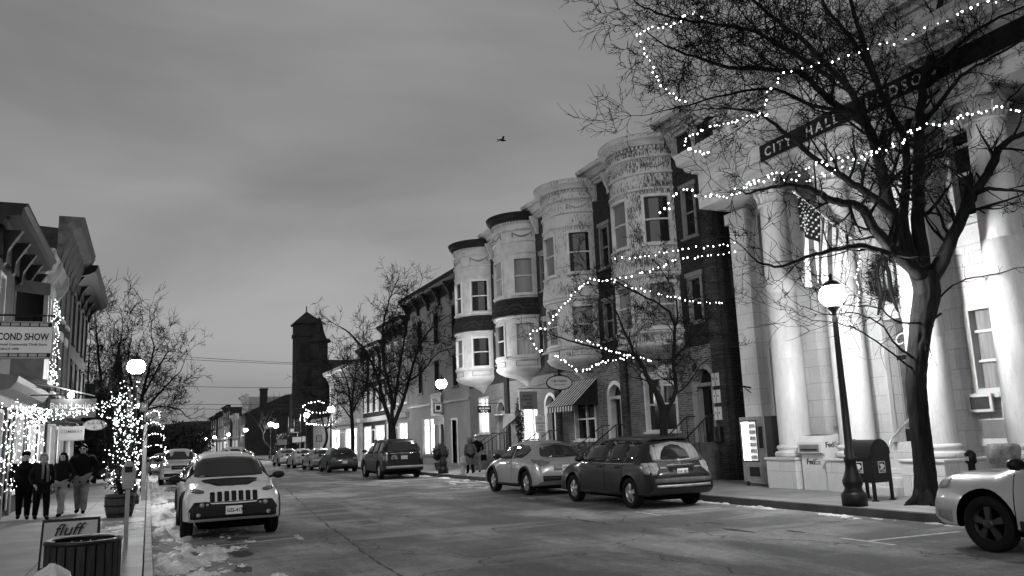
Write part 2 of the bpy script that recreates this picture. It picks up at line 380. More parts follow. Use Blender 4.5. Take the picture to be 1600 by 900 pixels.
def arch_poly(u0, u1, z0, z1, n=10):
    "rectangle with a half-round head, spring line at z1"
    c, r = (u0+u1)/2, (u1-u0)/2
    return [(u0, z0), (u1, z0)]+[(c+r*math.cos(PI*i/n), z1+r*math.sin(PI*i/n)) for i in range(n+1)]
# ------------------------------------------------------------------ ground, road, pavements
KL, KR, RW = .12, 12.80, 17.1
mb = MB(); mb.quad((-600, -60, -.03), (600, -60, -.03), (600, 1200, -.03), (-600, 1200, -.03)); tag(mb.build('ground', mat('far_ground', .06, .9)), kind='structure')
mb = MB(); mb.quad((KL, -20, 0), (KR, -20, 0), (KR, 420, 0), (KL, 420, 0)); tag(mb.build('road', MATS['asphalt']), kind='structure')
mb = MB(); mb.quad((-60, 88, .004), (KL-.01, 88, .004), (KL-.01, 97, .004), (-60, 97, .004)); mb.quad((KR+.01, 88, .004), (60, 88, .004), (60, 97, .004), (KR+.01, 97, .004))
for a in (0,): pass
for nme, x0, x1 in (('pavement_left', -4.2, -.02), ('pavement_right', KR+.17, 19.5)):
    mb = MB(); mb.box(x0, x1, -20, 88, -.1, .15); mb.box(x0, x1, 97, 330, -.1, .15); tag(mb.build(nme, M_PAVE), kind='structure')
mb = MB(); mb.box(-.0, KL, -20, 88, -.1, .146); mb.box(0, KL, 97, 330, -.1, .146); tag(mb.build('kerb_left', M_KERBL, bevel=.012), kind='structure')
mb = MB(); mb.box(KR, KR+.15, -20, 88, -.1, .154); mb.box(KR, KR+.15, 97, 330, -.1, .154); tag(mb.build('kerb_right', M_KERB, bevel=.012), kind='structure')
# painted parking lines, worn
mb = MB()
def line(x0, y0, x1, y1, w=.05, z=.004):
    d = Vector((x1-x0, y1-y0, 0)).normalized(); q = Vector((-d.y, d.x, 0))*w
    mb.quad((x0-q.x, y0-q.y, z), (x1-q.x, y1-q.y, z), (x1+q.x, y1+q.y, z), (x0+q.x, y0+q.y, z))
for Y in (9.75, 15.9, 22.3, 28.6, 35., 41.2, 47.6, 54.): line(10.15, Y+.1, 12.1, Y); line(10.15, Y-.45, 10.17, Y+.6)
for Y in (16.75, 23.6, 30.4, 37.2, 44.): line(.9, Y-.1, 2.85, Y+.25); line(2.75, Y-.2, 2.78, Y+.7)
tag(mb.build('road_markings', M_PAINT, recalc=False), kind='structure')
# tar seam in the lane
mb = MB(); random.seed(3); pts = [atZ(*q) for q in ((446, 762), (470, 785), (500, 812), (540, 842), (575, 868), (612, 893), (660, 925))]; fine = []
for i in range(len(pts)-1):
    for k in range(10):
        p = pts[i].lerp(pts[i+1], k/10); fine.append(Vector((p.x+random.uniform(-.03, .03), p.y, 0)))
mb.v = []; 
for i, p in enumerate(fine):
    w = .018+.012*math.sin(i*1.7); mb.v += [(p.x-w, p.y, .005), (p.x+w, p.y, .005)]
for i in range(len(fine)-1): mb.face(2*i, 2*i+1, 2*i+3, 2*i+2)
tag(mb.build('road_seam', mat('tar_seam', .018, .6), recalc=False), kind='structure')
# tar patches, puddles and manhole in the road
mb = MB(); random.seed(11)
for (cx, cy, rx, ry) in ((9.6, 12.2, .12, .5), (10.0, 13.4, .10, .4), (8.4, 15.5, .10, .6), (10.2, 11.4, .10, .3), (1.5, 15.2, .22, .5), (1.35, 13.3, .16, .5), (1.7, 17.6, .3, .35)):
    k = 18; r = [(cx+math.cos(2*PI*i/k)*rx*random.uniform(.55, 1.1), cy+math.sin(2*PI*i/k)*ry*random.uniform(.6, 1.1), .006) for i in range(k)]
    mb.face(*[mb.p(*q) for q in r])
tag(mb.build('wet_patches', mat('wet_asphalt', .05, .75, .3, 6, .3, 50), recalc=False), kind='structure')
# snow banks
def snow(name, x0, x1, y0, y1, res, h, cut, prof, seed, base=0., label=None):
    nx, ny = int((x1-x0)/res), int((y1-y0)/(res*1.25)); V = []; F = []; H = {}
    for i in range(nx+1):
        for j in range(ny+1):
            x = x0+(x1-x0)*i/nx; y = y0+(y1-y0)*j/ny; q = Vector((x*1.2+seed, y*.55, seed))
            a = noise.fractal(q*1.2, 1.0, 2.1, 5)*.5+.5; b = abs(noise.noise(Vector((x*7, y*4.5, seed))))*.28+abs(noise.noise(Vector((x*17, y*13, seed))))*.14
            v = a*.8+b-cut-(1-min(1, prof(x, y)))*.34; H[i, j] = v; V.append((x, y, base+max(-.02, v*h)))
    for i in range(nx):
        for j in range(ny):
            if max(H[i, j], H[i+1, j], H[i, j+1], H[i+1, j+1]) > 0: a = i*(ny+1)+j; F.append((a, a+ny+1, a+ny+2, a+1))
    me = bpy.data.meshes.new(name); me.from_pydata(V, [], F); me.materials.append(M_SNOW); me.polygons.foreach_set('use_smooth', [True]*len(F)); me.update()
    o = bpy.data.objects.new(name, me); COL.objects.link(o); return tag(o, label, 'snow', kind='stuff')
def bellp(c, w): return lambda x, y: math.exp(-((x-c)/w)**2)
snow('snow_bank', .13, 2.0, 9, 60, .045, .40, .38, lambda x, y: min(1, math.exp(-((x-.35)/.5)**2)+.45*math.exp(-((x-1.2)/.5)**2)*(1 if y < 18.5 else .35)), 3.3, .0, 'dirty snow and slush ploughed along the left kerb')
snow('snow_patch', -.95, -.03, 9, 46, .05, .09, .56, bellp(-.35, .45), 8.1, .15, 'thin snow left along the edge of the left pavement')
snow('snow_ridge', 12.1, 12.8, 9, 70, .05, .16, .47, bellp(12.62, .22), 5.7, .0, 'thin ridge of old snow along the right kerb')
snow('snow_heap', 10.2, 12.6, 27.5, 34, .07, .06, .56, bellp(11.6, 1.1), 2.2, .0, 'trampled snow in the empty parking bay before the hydrant')
# ------------------------------------------------------------------ building helpers
def cornice(mb, T, u0, u1, zt, prof=((0, -.7), (.12, -.7), (.15, -.5), (.3, -.42), (.42, -.2), (.55, -.15), (.6, 0), (0, 0)), nu=1):
    mb.T = T; mb.prism([(n, zt+z) for n, z in prof], u0, u1, nu)
def body(parent, m_, x0, x1, y0, y1, z0, z1, name='side_wall'):
    mb = MB(); mb.box(x0, x1, y0, y1, z0, z1); return mb.build(name, m_, parent)
def door(T, parent, u0, u1, z0, z1, m_=None, glass=None, frame=None, depth=.2):
    mb = MB(); mb.T = T; mb.box(u0, u1, -depth-.05, -depth, z0, z1)
    w, h = u1-u0, z1-z0
    mb.box(u0+.06, u0+.12, -depth, -depth+.03, z0, z1); mb.box(u1-.12, u1-.06, -depth, -depth+.03, z0, z1); mb.box(u0+.12, u1-.12, -depth, -depth+.03, z0+.02, z0+.2); mb.box(u0+.12, u1-.12, -depth, -depth+.03, z0+h*.42, z0+h*.5); mb.box(u0+.12, u1-.12, -depth, -depth+.03, z1-.12, z1)
    d = mb.build('door', m_ or M_DARKP, parent)
    if glass: g = MB(); g.T = T; g.box(u0+.12, u1-.12, -depth, -depth+.012, z0+h*.5, z1-.12); g.build('pane', glass, d)
    k = MB(); k.T = T; k.sphere((u1-.16, -depth+.05, z0+h*.46), .035); k.build('handle', M_GREYMETAL, d)
    f = MB(); f.T = T; f.box(u0-.1, u0, -depth, .04, z0, z1); f.box(u1, u1+.1, -depth, .04, z0, z1); f.box(u0-.1, u1+.1, -depth, .045, z1, z1+.12); f.build('door_frame', frame or M_WHITE, parent)
    return d
# ------------------------------------------------------------------ the four bow-fronted row houses
def bay_T(xc, yc, R): return lambda a, n, z: (xc-(R+n)*math.cos(a), yc-(R+n)*math.sin(a), z)
def D(x): return math.radians(x)
def row_house(ix, yc, lab, wallm, bandm, baym, frm, groundm, holes, zs=0., roofm=M_BLACK, skirt=True, glass=(M_BLIND, M_BLIND, M_GLASS)):
    y0, y1 = yc-3.62, yc+2.25
    h = thing('row_house', lab, 'house', (RW, (y0+y1)/2, .15), group='bow-fronted row houses')
    T = FR(RW); 
    upper = [(y0+.75, y0+1.55, 8.6+zs, 10.4+zs), (y0+.75, y0+1.55, 5.6+zs, 7.2+zs)]
    mb = MB(); wall(mb, T, y0, y1, .15, 4.6, holes, .3); mb.build('ground_floor_wall', groundm, h)
    mb = MB(); wall(mb, T, y0, y1, 4.6, 12.25, upper, .3); mb.T = None; mb.quad((RW, y0, 12.25), (RW, y1, 12.25), (RW+9, y1, 12.1), (RW+9, y0, 12.1)); mb.box(RW+.31, RW+9, y0+.01, y1-.01, .1, 12.08); mb.build('wall', wallm, h)
    for i, (a, b, c, d) in enumerate(upper): window(T, h, a, b, c, d, M_GLASS, M_GREYP, lm=M_GREYP, lintel=.16)
    # brick piers between the houses
    mb = MB(); mb.T = T; mb.box(y0-.02, y0+.42, -.1, .13, .15, 11.9); mb.build('pier', wallm if ix < 2 else M_BRICKG, h)
    # straight cornice over the entrance bay
    mb = MB(); cornice(mb, T, y0, yc-1.3, 12.95+zs*.3)
    mb.T = T; k = 0; u = y0+.1
    while u < yc-1.75: mb.box(u, u+.07, .1, .26, 12.32, 12.42); u += .16
    mb.build('cornice', bandm, h)
    for u in (y0+.45, yc-1.95):
        mb = MB(); mb.T = T; mb.slab([(u-.09, 11.5), (u+.09, 11.5), (u+.12, 12.35), (u-.12, 12.35)], 0, .14); mb.prism([(.14, 11.7), (.3, 12.0), (.42, 12.35), (.14, 12.35)], u-.09, u+.09); mb.build('bracket', bandm, h)
    # the bow
    R = 1.62; xc = RW+.18; B = bay_T(xc, yc, R); A = D(92); k = 22
    bay = MB(); bay.T = B; dz = zs
    s2 = D(5)
    wins = []
    for (z0, z1) in ((5.55+dz, 7.25+dz), (8.58+dz, 10.45+dz)):
        for (a, b) in ((D(-21), D(21)), (D(41), D(79)), (D(-79), D(-41))): wins.append((a, b, z0, z1))
    mbw = MB(); wall(mbw, B, -A, A, 4.98+dz, 7.5+dz, [w for w in wins if w[3] < 8+dz], .2, s2); mbw.build('bay', baym, h)
    mbw = MB(); wall(mbw, B, -A, A, 8.42+dz, 12.3+dz, [w for w in wins if w[3] > 8+dz], .2, s2); mbw.build('bay', baym, h); n_ = 0
    for (a, b, c, d) in wins:
        g = glass[n_ % 3] if d < 8+dz else glass[(n_+1) % 3]
        if a < D(-40): g = M_GLASS
        window(B, h, a, b, c, d, g, frm, proud=.03, cw=.10, nu=5, sill=.06, lm=frm); n_ += 1
    # mouldings round the bow
    def ring(zl, zh, p, m_, nm='moulding', par=h):
        q = MB(); q.T = B; q.prism([(-.03, zl), (p*.6, zl), (p, (zl+zh)/2), (p, zh), (-.03, zh)], -A, A, k); return q.build(nm, m_, par)
    for zl, zh, p in ((4.95+dz, 5.07+dz, .06), (5.38+dz, 5.47+dz, .08), (7.42+dz, 7.55+dz, .12), (10.62+dz, 10.70+dz, .05), (11.22+dz, 11.30+dz, .06), (11.82+dz, 11.92+dz, .09)): ring(zl, zh, p, bandm)
    q = MB(); q.T = B
    for i in range(34):
        a = -A+2*A*(i+.5)/34; q.box(a-.02, a+.02, -.01, .09, 12.16+dz, 12.27+dz)
    for i in range(46):
        a = -A+2*A*(i+.5)/46; q.box(a-.012, a+.012, -.01, .05, 11.74+dz, 11.81+dz)
    q.build('dentils', bandm, h)
    q = MB(); q.T = B; q.prism([(-.05, 12.28+dz), (.12, 12.28+dz), (.22, 12.42+dz), (.30, 12.5+dz), (.34, 12.66+dz), (-.05, 12.66+dz)], -A, A, k); q.build('bay_cornice', bandm if ix > 1 else M_DARKP, h)
    q = MB(); q.T = None; q.lathe([(R+.35, 12.662+dz), (R*.6, 12.86+dz), (.01, 12.98+dz)], (xc, yc, 0), 28, PI/2, 3*PI/2); q.build('bay_roof', roofm, h)
    # swags
    for a0 in (0, 60, -60):
        q = MB(); q.tube([B(D(a0-17+34*i/10), .015, 11.68+dz-.20*math.sin(PI*i/10)) for i in range(11)], [.018+.03*math.sin(PI*i/10) for i in range(11)], 5)
        for s_ in (-17, 17): q.tube([B(D(a0+s_), .02, 11.72+dz), B(D(a0+s_), .02, 11.45+dz)], .025, 5)
        q.build('swag', M_GREYP if ix < 2 else baym, h)
    # slate skirt between the floors
    if skirt:
        q = MB(); q.T = B; q.prism([(-.03, 7.55+dz), (.22, 7.57+dz), (.16, 7.8+dz), (.03, 8.42+dz), (-.03, 8.42+dz)], -A, A, k); q.build('slate_skirt', M_SHINGLE, h)
    else:
        q = MB(); q.T = B; q.prism([(-.03, 7.55+dz), (.14, 7.57+dz), (.12, 7.9+dz), (.05, 8.42+dz), (-.03, 8.42+dz)], -A, A, k); q.build('spandrel', baym, h)
    # panelled apron and corbel
    for a0 in (-60, 0, 60):
        q = MB(); q.T = B; w = 19; q.box(D(a0-w), D(a0+w), -.01, .025, 5.1+dz, 5.13+dz, 4); q.box(D(a0-w), D(a0+w), -.01, .025, 5.33+dz, 5.36+dz, 4); q.box(D(a0-w), D(a0-w+1.3), -.01, .025, 5.13+dz, 5.33+dz); q.box(D(a0+w-1.3), D(a0+w), -.01, .025, 5.13+dz, 5.33+dz); q.build('apron_panel', M_GREYP, h)
    q = MB(); q.lathe([(R+.03, 4.97+dz), (R-.05, 4.86+dz), (R*.80, 4.72+dz), (R*.45, 4.58+dz), (R*.22, 4.36+dz), (.08, 4.1+dz), (.01, 4.02+dz)], (xc, yc, 0), 26, PI/2, 3*PI/2); q.build('corbel', baym, h)
    return h, T, y0, y1
def arched_door(T, h, u0, u1, z0, zs_, frame, dm, transom=M_GLASS):
    r = (u1-u0)/2
    q = MB(); q.T = T; P_ = arch_poly(u0, u1, z0, zs_, 14); Q = arch_poly(u0-.16, u1+.16, z0, zs_, 14); a = []; 
    for poly, n in ((P_, .05), (Q, .05), (Q, -.01), (P_, -.25)): a.append([q.p(u, n, z) for u, z in poly])
    k = len(P_)
    for s_ in range(3):
        for j in range(1, k): q.face(a[s_][j], a[s_][(j+1) % k], a[s_+1][(j+1) % k], a[s_+1][j])
    for j in range(1, k): q.face(a[0][j], a[0][(j+1) % k], a[3][(j+1) % k], a[3][j])
    q.build('door_frame', frame, h)
    q = MB(); q.T = T; q.slab([(u, z) for u, z in P_ if z >= zs_-.001], -.27, -.24); q.build('fanlight', transom, h)
    q = MB(); q.T = T; q.box(u0, u1, -.24, -.17, zs_-.06, zs_+.03); q.build('transom', frame, h)
    door(T, h, u0+.1, u1-.1, z0, zs_-.1, dm, M_GLASS, frame, .22)
arch_h = lambda u0, u1, z0, zs_: (u0, u1, z0, zs_+(u1-u0)/2*.999)
def spandrel(T, h, u0, u1, zs_, m_):
    "brickwork filling the corners between an arch and the square hole round it"
    q = MB(); q.T = T; c, r = (u0+u1)/2, (u1-u0)/2; n = 14
    for i in range(n):
        a, b = PI*i/n, PI*(i+1)/n
        q.quad((c+r*math.cos(a), -.003, zs_+r*math.sin(a)), (c+r*math.cos(b), -.003, zs_+r*math.sin(b)), (c+r*math.cos(b), -.003, zs_+r), (c+r*math.cos(a), -.003, zs_+r))
    q.build('arch_spandrel', m_, h)
# house 4 (nearest)
YB = (25.4, 31.3, 37.1, 43.0)
d4 = (YB[0]-3.05, YB[0]-2.05, 1.35, 3.3); w4 = (YB[0]-.95, YB[0]+1.15, 1.75, 3.75)
h4, T4, a4, b4 = row_house(3, YB[0], 'bow-fronted brick row house with the most flaked paint, beside the marble hall', M_BRICKD, M_TRIMP1, M_TRIMP2, M_CREAM, M_BRICKM, [arch_h(*d4), w4], -.2, skirt=False, roofm=M_GREYP)
arched_door(T4, h4, *d4, M_GREYP, M_DARKP); spandrel(T4, h4, d4[0], d4[1], d4[3], M_BRICKM); window(T4, h4, *w4, glass=M_GLASS, frame=M_CREAM, mull=(.5,), depth=.16, lintel=.2)
# house 3
d3 = (YB[1]-3.1, YB[1]-2.15, 1.2, 3.2); w3 = (YB[1]-.95, YB[1]+.95, 1.5, 3.3)
h3, T3, a3, b3 = row_house(2, YB[1], 'bow-fronted brick row house with flaking bays above a striped awning', M_BRICKD, M_TRIMP1, M_TRIMP1, M_CREAM, M_BRICKM, [arch_h(*d3), w3], -.1, skirt=False, roofm=M_GREYP)
arched_door(T3, h3, *d3, M_CREAM, M_DARKP, M_GLASS); spandrel(T3, h3, d3[0], d3[1], d3[3], M_BRICKM); window(T3, h3, *w3, glass=M_GLASS, frame=M_CREAM, mull=(.5,), depth=.16, lintel=.2)
# house 2
d2 = (YB[2]-3.0, YB[2]-2.05, 1.1, 3.1); w2 = (YB[2]-1.15, YB[2]+.85, 1.55, 3.25)
h2, T2, a2, b2 = row_house(1, YB[2], 'bow-fronted row house with clean pale bays and a lit shop window behind a hanging board', M_BRICKG, M_CREAM, M_CREAM, M_CREAM, M_BRICKP, [arch_h(*d2), w2], 0, glass=(M_GLASS, M_CURT, M_BLIND))
arched_door(T2, h2, *d2, M_CREAM, M_DARKP, M_GLASS); spandrel(T2, h2, d2[0], d2[1], d2[3], M_BRICKP); window(T2, h2, *w2, glass=M_LIT, frame=M_CREAM, mull=(.4,), rails=(), depth=.16)
# house 1 (farthest)
d1 = (YB[3]-3.0, YB[3]-2.05, 1.1, 3.1); w1 = (YB[3]-.75, YB[3]+.75, 2.0, 4.0)
h1, T1, a1, b1 = row_house(0, YB[3], 'farthest bow-fronted row house, pale bays under a black roof edge, next to the clapboard building', M_BRICKX, M_CREAM, M_CREAM, M_WHITE, M_BRICKP, [arch_h(*d1), w1], 0, glass=(M_BLIND, M_GLASS, M_GLASS))
arched_door(T1, h1, *d1, M_GREYP, M_DARKP); spandrel(T1, h1, d1[0], d1[1], d1[3], M_BRICKP); window(T1, h1, *w1, glass=M_LIT, frame=M_CREAM, mull=(.5,), rails=(), depth=.16)
# end gable of house 4 beside the gap
body(h4, M_BRICKX, RW+.02, RW+9, a4-.3, a4-.03, .15, 12.3, 'end_wall')
def steps(yc, w, z1, x0=RW, n=5, lab='', railm=M_DARKMETAL, stone=None, rails=True):
    t = thing('entrance_steps', lab, 'steps', (x0, yc, .15), group='entrance stairs of the row houses')
    mb = MB(); dz = (z1-.15)/n
    for i in range(n): mb.box(x0-.35-.28*(n-1-i)-.28, x0-.002, yc-w/2, yc+w/2, .15+dz*i-(.1 if i == 0 else -.0), .15+dz*(i+1)-.001)
    mb.build('steps', stone or M_KERB, t, bevel=.01)
    if rails:
        for s_ in (-1, 1):
            r = MB(); y = yc+s_*(w/2-.05); xa, xb = x0-.4, x0-.45-.28*n
            r.tube([(x0-.05, y, z1+.88), (xa, y, z1+.88), (xb, y, .15+.95), (xb-.12, y, .15+.9)], .022, 6); r.tube([(xa, y, z1), (xa, y, z1+.88)], .02, 6); r.tube([(xb, y, .15), (xb, y, .15+.95)], .022, 6)
            k = 7
            for i in range(1, k):
                f = i/k; x = xa+(xb-xa)*f; zt = z1+.88+(1.1-z1-.88)*f; r.tube([(x, y, max(.16, z1+(0.15-z1)*f)), (x, y, zt)], .011, 4)
            r.build('handrail', railm, t)
    return t
steps((d4[0]+d4[1])/2, 1.3, 1.34, lab='stone steps with black pipe rails at the arched door nearest the hall')
steps((d3[0]+d3[1])/2, 1.2, 1.19, lab='stone steps under the oval hanging sign', n=5)
steps((d2[0]+d2[1])/2, 1.2, 1.09, lab='stone steps with an iron railing between the two lit windows', n=5)
steps((d1[0]+d1[1])/2, 1.2, 1.09, lab='stone steps with an iron railing behind the two walkers', n=5)
# ------------------------------------------------------------------ the marble hall
ch = thing('city_hall', 'pale marble columned city hall with a black name band over its columns', 'town hall', (16.9, 14.3, .15))
XW = 16.9; T = FR(XW); C0, C1 = 4.5, 20.25
cols = [17.58, 15.41, 13.15, 11.0, 8.8]
whl = [(18.55, 19.35, 2.0, 4.2), (18.55, 19.35, 6.2, 8.3), (16.15, 16.85, 1.85, 4.15), (16.1, 16.9, 6.2, 8.3), (11.75, 12.75, 2.35, 4.3), (11.7, 12.7, 6.25, 8.45), (9.6, 10.4, 2.0, 4.2), (9.6, 10.4, 6.2, 8.3), (13.75, 14.95, 6.2, 8.3)]
dr = (13.72, 15.0, 1.3, 4.3)
mb = MB(); wall(mb, T, C0, C1, .15, 9.3, whl+[dr], .35); mb.T = None; mb.box(XW+.36, XW+9, C0+.01, C1-.01, .1, 9.2); mb.quad((XW, C1, .15), (XW+9, C1, .15), (XW+9, C1, 9.3), (XW, C1, 9.3)); mb.build('wall', M_MARBLE, ch)
for i, w in enumerate(whl):
    up = w[2] > 6; window(T, ch, *w, glass=(M_CURT if not up else (M_BLIND if i != 5 else M_GLASS)), frame=M_WHITE if not up else M_CREAM, depth=.2, proud=.05, rails=(.36, .7) if not up else (.5, .8), cw=.11, sill=.12, lm=M_MARBLE)
mb = MB(); mb.T = T
for (a, b) in ((19.55, 20.3), ): mb.box(a, b, -.02, .28, .15, 8.35)
for (a, b) in ((17.25, 17.9), (15.08, 15.74), (12.82, 13.48), (10.67, 11.33), (8.47, 9.13)): mb.box(a, b, -.02, .12, .15, 8.35)
mb.build('pilaster', M_MARBLE, ch)
mb = MB(); mb.T = T; mb.box(19.45, 20.38, -.02, .36, .15, 1.0); mb.box(19.45, 20.38, -.02, .38, 8.1, 8.45); mb.build('pilaster_base', M_MARBLE, ch)
# belt course
mb = MB(); mb.T = T
for a, b in ((17.92, 19.53), (15.76, 17.23), (11.35, 12.80), (9.15, 10.65)): mb.box(a, b, -.02, .05, 5.5, 5.75); mb.box(a, b, -.02, .07, 1.2, 1.35)
mb.build('belt_course', M_MARBLE, ch)
XCOL = 16.0
for i, yc in enumerate(cols):
    q = MB(); r0, r1 = .425, .365
    q.lathe([(r0, 1.28), (r0*.995, 2.4), (r0*.99, 3.6), (r0-.006, 3.602), (r0-.006, 3.61), (r0*.985, 3.612), (r0*.95, 5.4), (r0*.94, 5.402), (r0*.94, 5.41), (r0*.945, 5.412), (r1, 7.9)], (XCOL, yc, 0), 30, caps=False)
    c = q.build('column', M_SHAFT, ch)
    q = MB(); q.lathe([(.52, .96), (.56, 1.0), (.57, 1.06), (.52, 1.12), (.47, 1.13), (.46, 1.16), (.50, 1.19), (.50, 1.25), (.44, 1.28)], (XCOL, yc, 0), 30); q.build('column_base', M_MARBLE, c)
    q = MB(); q.lathe([(r1, 7.9), (r1+.05, 7.93), (r1+.05, 7.98), (r1, 8.0), (r1+.01, 8.15), (r1+.06, 8.3), (r1+.14, 8.42)], (XCOL, yc, 0), 30); q.tbox((XCOL, yc), .50, .50, 8.42, 8.58)
    for j in range(12):
        a = 2*PI*j/12; q.tube([(XCOL+math.cos(a)*(r1+.01), yc+math.sin(a)*(r1+.01), 8.0), (XCOL+math.cos(a)*(r1+.05), yc+math.sin(a)*(r1+.05), 8.18), (XCOL+math.cos(a)*(r1+.12), yc+math.sin(a)*(r1+.12), 8.3), (XCOL+math.cos(a)*(r1+.15), yc+math.sin(a)*(r1+.15), 8.24)], [.05, .05, .035, .02], 5)
    q.build('capital', M_MARBLE, c)
    q = MB(); q.box(15.42, XW-.01, yc-.56, yc+.56, .15, .96 if i != 2 else .96); q.box(15.38, XW-.02, yc-.60, yc+.60, .90, .965); q.build('pedestal', M_MARBLE, ch, bevel=.015)
# entablature, cornice and attic
mb = MB(); x0 = 15.56
mb.box(x0, XW+9, C0, 20.35, 8.58, 8.95); mb.box(x0-.05, XW+9, C0, 20.38, 8.95, 9.05); mb.box(x0+.04, XW+9, C0, 20.33, 9.05, 9.75); mb.box(x0-.12, XW+9, C0, 20.45, 9.75, 9.88)
mb.build('entablature', M_MARBLE, ch)
mb = MB(); mb.T = FR(x0); mb.prism([(0, 9.88), (.12, 9.89), (.2, 10.0), (.46, 10.06), (.48, 10.22), (.58, 10.36), (0, 10.44)], C0, 20.75); mb.build('cornice', M_MARBLE, ch)
mb = MB(); mb.T = FR(x0); u = C0
while u < 20.5: mb.box(u, u+.12, .1, .26, 9.89, 10.01); u += .24
mb.build('dentils', M_MARBLE, ch)
mb = MB(); mb.box(XW-.75, XW+8.9, C0, 20.1, 10.3, 11.3); mb.box(XW-.82, XW+9, C0, 20.2, 11.3, 11.5)
mb.box(XW-1.0, XW+8, C0, 17.7, 11.48, 12.05); mb.box(XW-1.08, XW+8, C0, 17.8, 12.05, 12.2); mb.build('attic', M_MARBLE, ch)
mb = MB(); mb.box(x0+.015, x0+.05, 6., 17.42, 9.15, 9.62); nb = mb.build('name_band', M_BLACK, ch)
lets = 'CITY HALL   HUDSON'
text('CITY', .36, (x0+.012, 17.22, 9.25), (0, -1, 0), (0, 0, 1), M_TEXTWHT, nb, extrude=.006, offset=.006, spacing=1.5)
text('HALL', .36, (x0+.012, 15.62, 9.25), (0, -1, 0), (0, 0, 1), M_TEXTWHT, nb, extrude=.006, offset=.006, spacing=1.5)
text('HUDSON', .36, (x0+.012, 13.62, 9.25), (0, -1, 0), (0, 0, 1), M_TEXTWHT, nb, extrude=.006, offset=.006, spacing=1.5)
# door with wooden surround and glazing
mb = MB(); mb.T = T; mb.box(13.5, 13.72, -.02, .14, 1.3, 4.3); mb.box(15.0, 15.06, -.02, .14, 1.3, 4.3); mb.box(13.4, 15.32, -.02, .16, 4.3, 4.75); mb.box(13.3, 15.4, -.02, .3, 4.75, 4.9)
mb.box(13.53, 13.68, .14, .155, 1.5, 2.6); mb.box(13.53, 13.68, .14, .155, 2.8, 4.1)
mb.build('door_frame', M_WHITE, ch)
mb = MB(); mb.T = T; mb.box(13.72, 15.0, -.32, -.28, 1.3, 4.3); dd = mb.build('door', M_GREYP, ch)
mb = MB(); mb.T = T; mb.box(14.28, 14.44, -.28, -.24, 1.3, 4.3); mb.box(13.74, 14.98, -.28, -.245, 3.3, 3.42); mb.box(13.74, 14.98, -.28, -.245, 1.3, 1.6); mb.build('door_rail', M_DARKP, dd)
mb = MB(); mb.T = T; mb.box(13.8, 14.26, -.28, -.262, 1.65, 3.28); mb.box(14.46, 14.92, -.28, -.262, 1.65, 3.28); mb.box(13.8, 14.92, -.28, -.262, 3.45, 4.25); mb.build('pane', mat('door_glass', .09, .15, .5, 2.5), dd)
mb = MB(); mb.T = T; mb.tube([(14.5, -.2, 2.2), (14.5, -.2, 2.6)], .02, 6); mb.build('handle', M_GREYMETAL, dd)
text('City', .42, (XW+.22, 15.0, 3.68), (0, -1, 0), (0, 0, 1), M_TEXTWHT, dd, shear=.4, extrude=.003)
mb = MB(); mb.T = T; mb.box(14.52, 14.84, -.262, -.25, 1.75, 2.1); mb.build('notice', M_WHITE, dd)
# low walls and the flight of steps
mb = MB()
for i in range(6): mb.box(15.25+.29*i, XW-.01, 13.72, 14.84, .10 if i == 0 else .15, .15+.19*(i+1)-.001)
mb.build('steps', M_MARBLE, ch, bevel=.012)
mb = MB(); mb.T = T; mb.box(18.15, 19.4, -.01, .6, .15, .5); mb.build('plinth', M_MARBLE, ch)
# wall lamps, grille and small fittings
mb = MB(); mb.T = T; mb.box(11.75, 12.7, .0, .04, 1.3, 1.75); mb.build('basement_grille', M_GREYP, ch)
# ------------------------------------------------------------------ clapboard building beyond
cb = thing('clapboard_building', 'three-storey grey clapboard building with a dark bracketed cornice', 'building', (17.2, 51.6, .15))
XC = 17.2; T = FR(XC); c0, c1 = 45.35, 58.0
hl = [(u, u+.85, z, z+2.0) for u in (47.4, 51., 54.6) for z in (8.0, 4.9)]; gl = [(50.1, 51.3, .75, 3.2), (52.0, 54.8, .75, 3.2)]; dl = (47.8, 48.7, .3, 2.9)
mb = MB(); wall(mb, T, c0, c1, .15, 11.2, hl+gl+[dl], .3); mb.T = None; mb.box(XC+.31, XC+9, c0+.01, c1-.01, .1, 11.1); mb.quad((XC, c0, .15), (XC, c0, 11.2), (XC+9, c0, 11.2), (XC+9, c0, .15)); mb.build('wall', M_CLAP, cb)
for w in hl: window(T, cb, *w, glass=M_GLASS, frame=M_DARKP, depth=.14, sill=.06)
window(T, cb, *gl[0], glass=M_LIT, frame=M_GREYP, rails=(), depth=.16); window(T, cb, *gl[1], glass=M_LIT, frame=M_GREYP, rails=(), mull=(.5,), depth=.16)
door(T, cb, *dl, M_DARKP, M_GLASS, M_WHITE)
mb = MB(); mb.T = T; mb.box(c0, c1, -.02, .12, 4.0, 4.15); mb.build('shop_fascia', M_GREYP, cb)
PC = ((0, -1.0), (.1, -1.0), (.14, -.55), (.5, -.4), (.66, -.25), (.75, 0), (0, 0))
mb = MB(); cornice(mb, T, c0, c1+.1, 11.9, PC); mb.build('cornice', M_DARKP, cb)
for i in range(6):
    u = c0+.5+i*(c1-c0-1)/5; mb = MB(); mb.T = T; mb.prism([(0, 10.4), (.12, 10.4), (.22, 10.8), (.5, 11.3), (.6, 11.55), (0, 11.55)], u-.12, u+.12); mb.build('bracket', M_DARKP, cb)
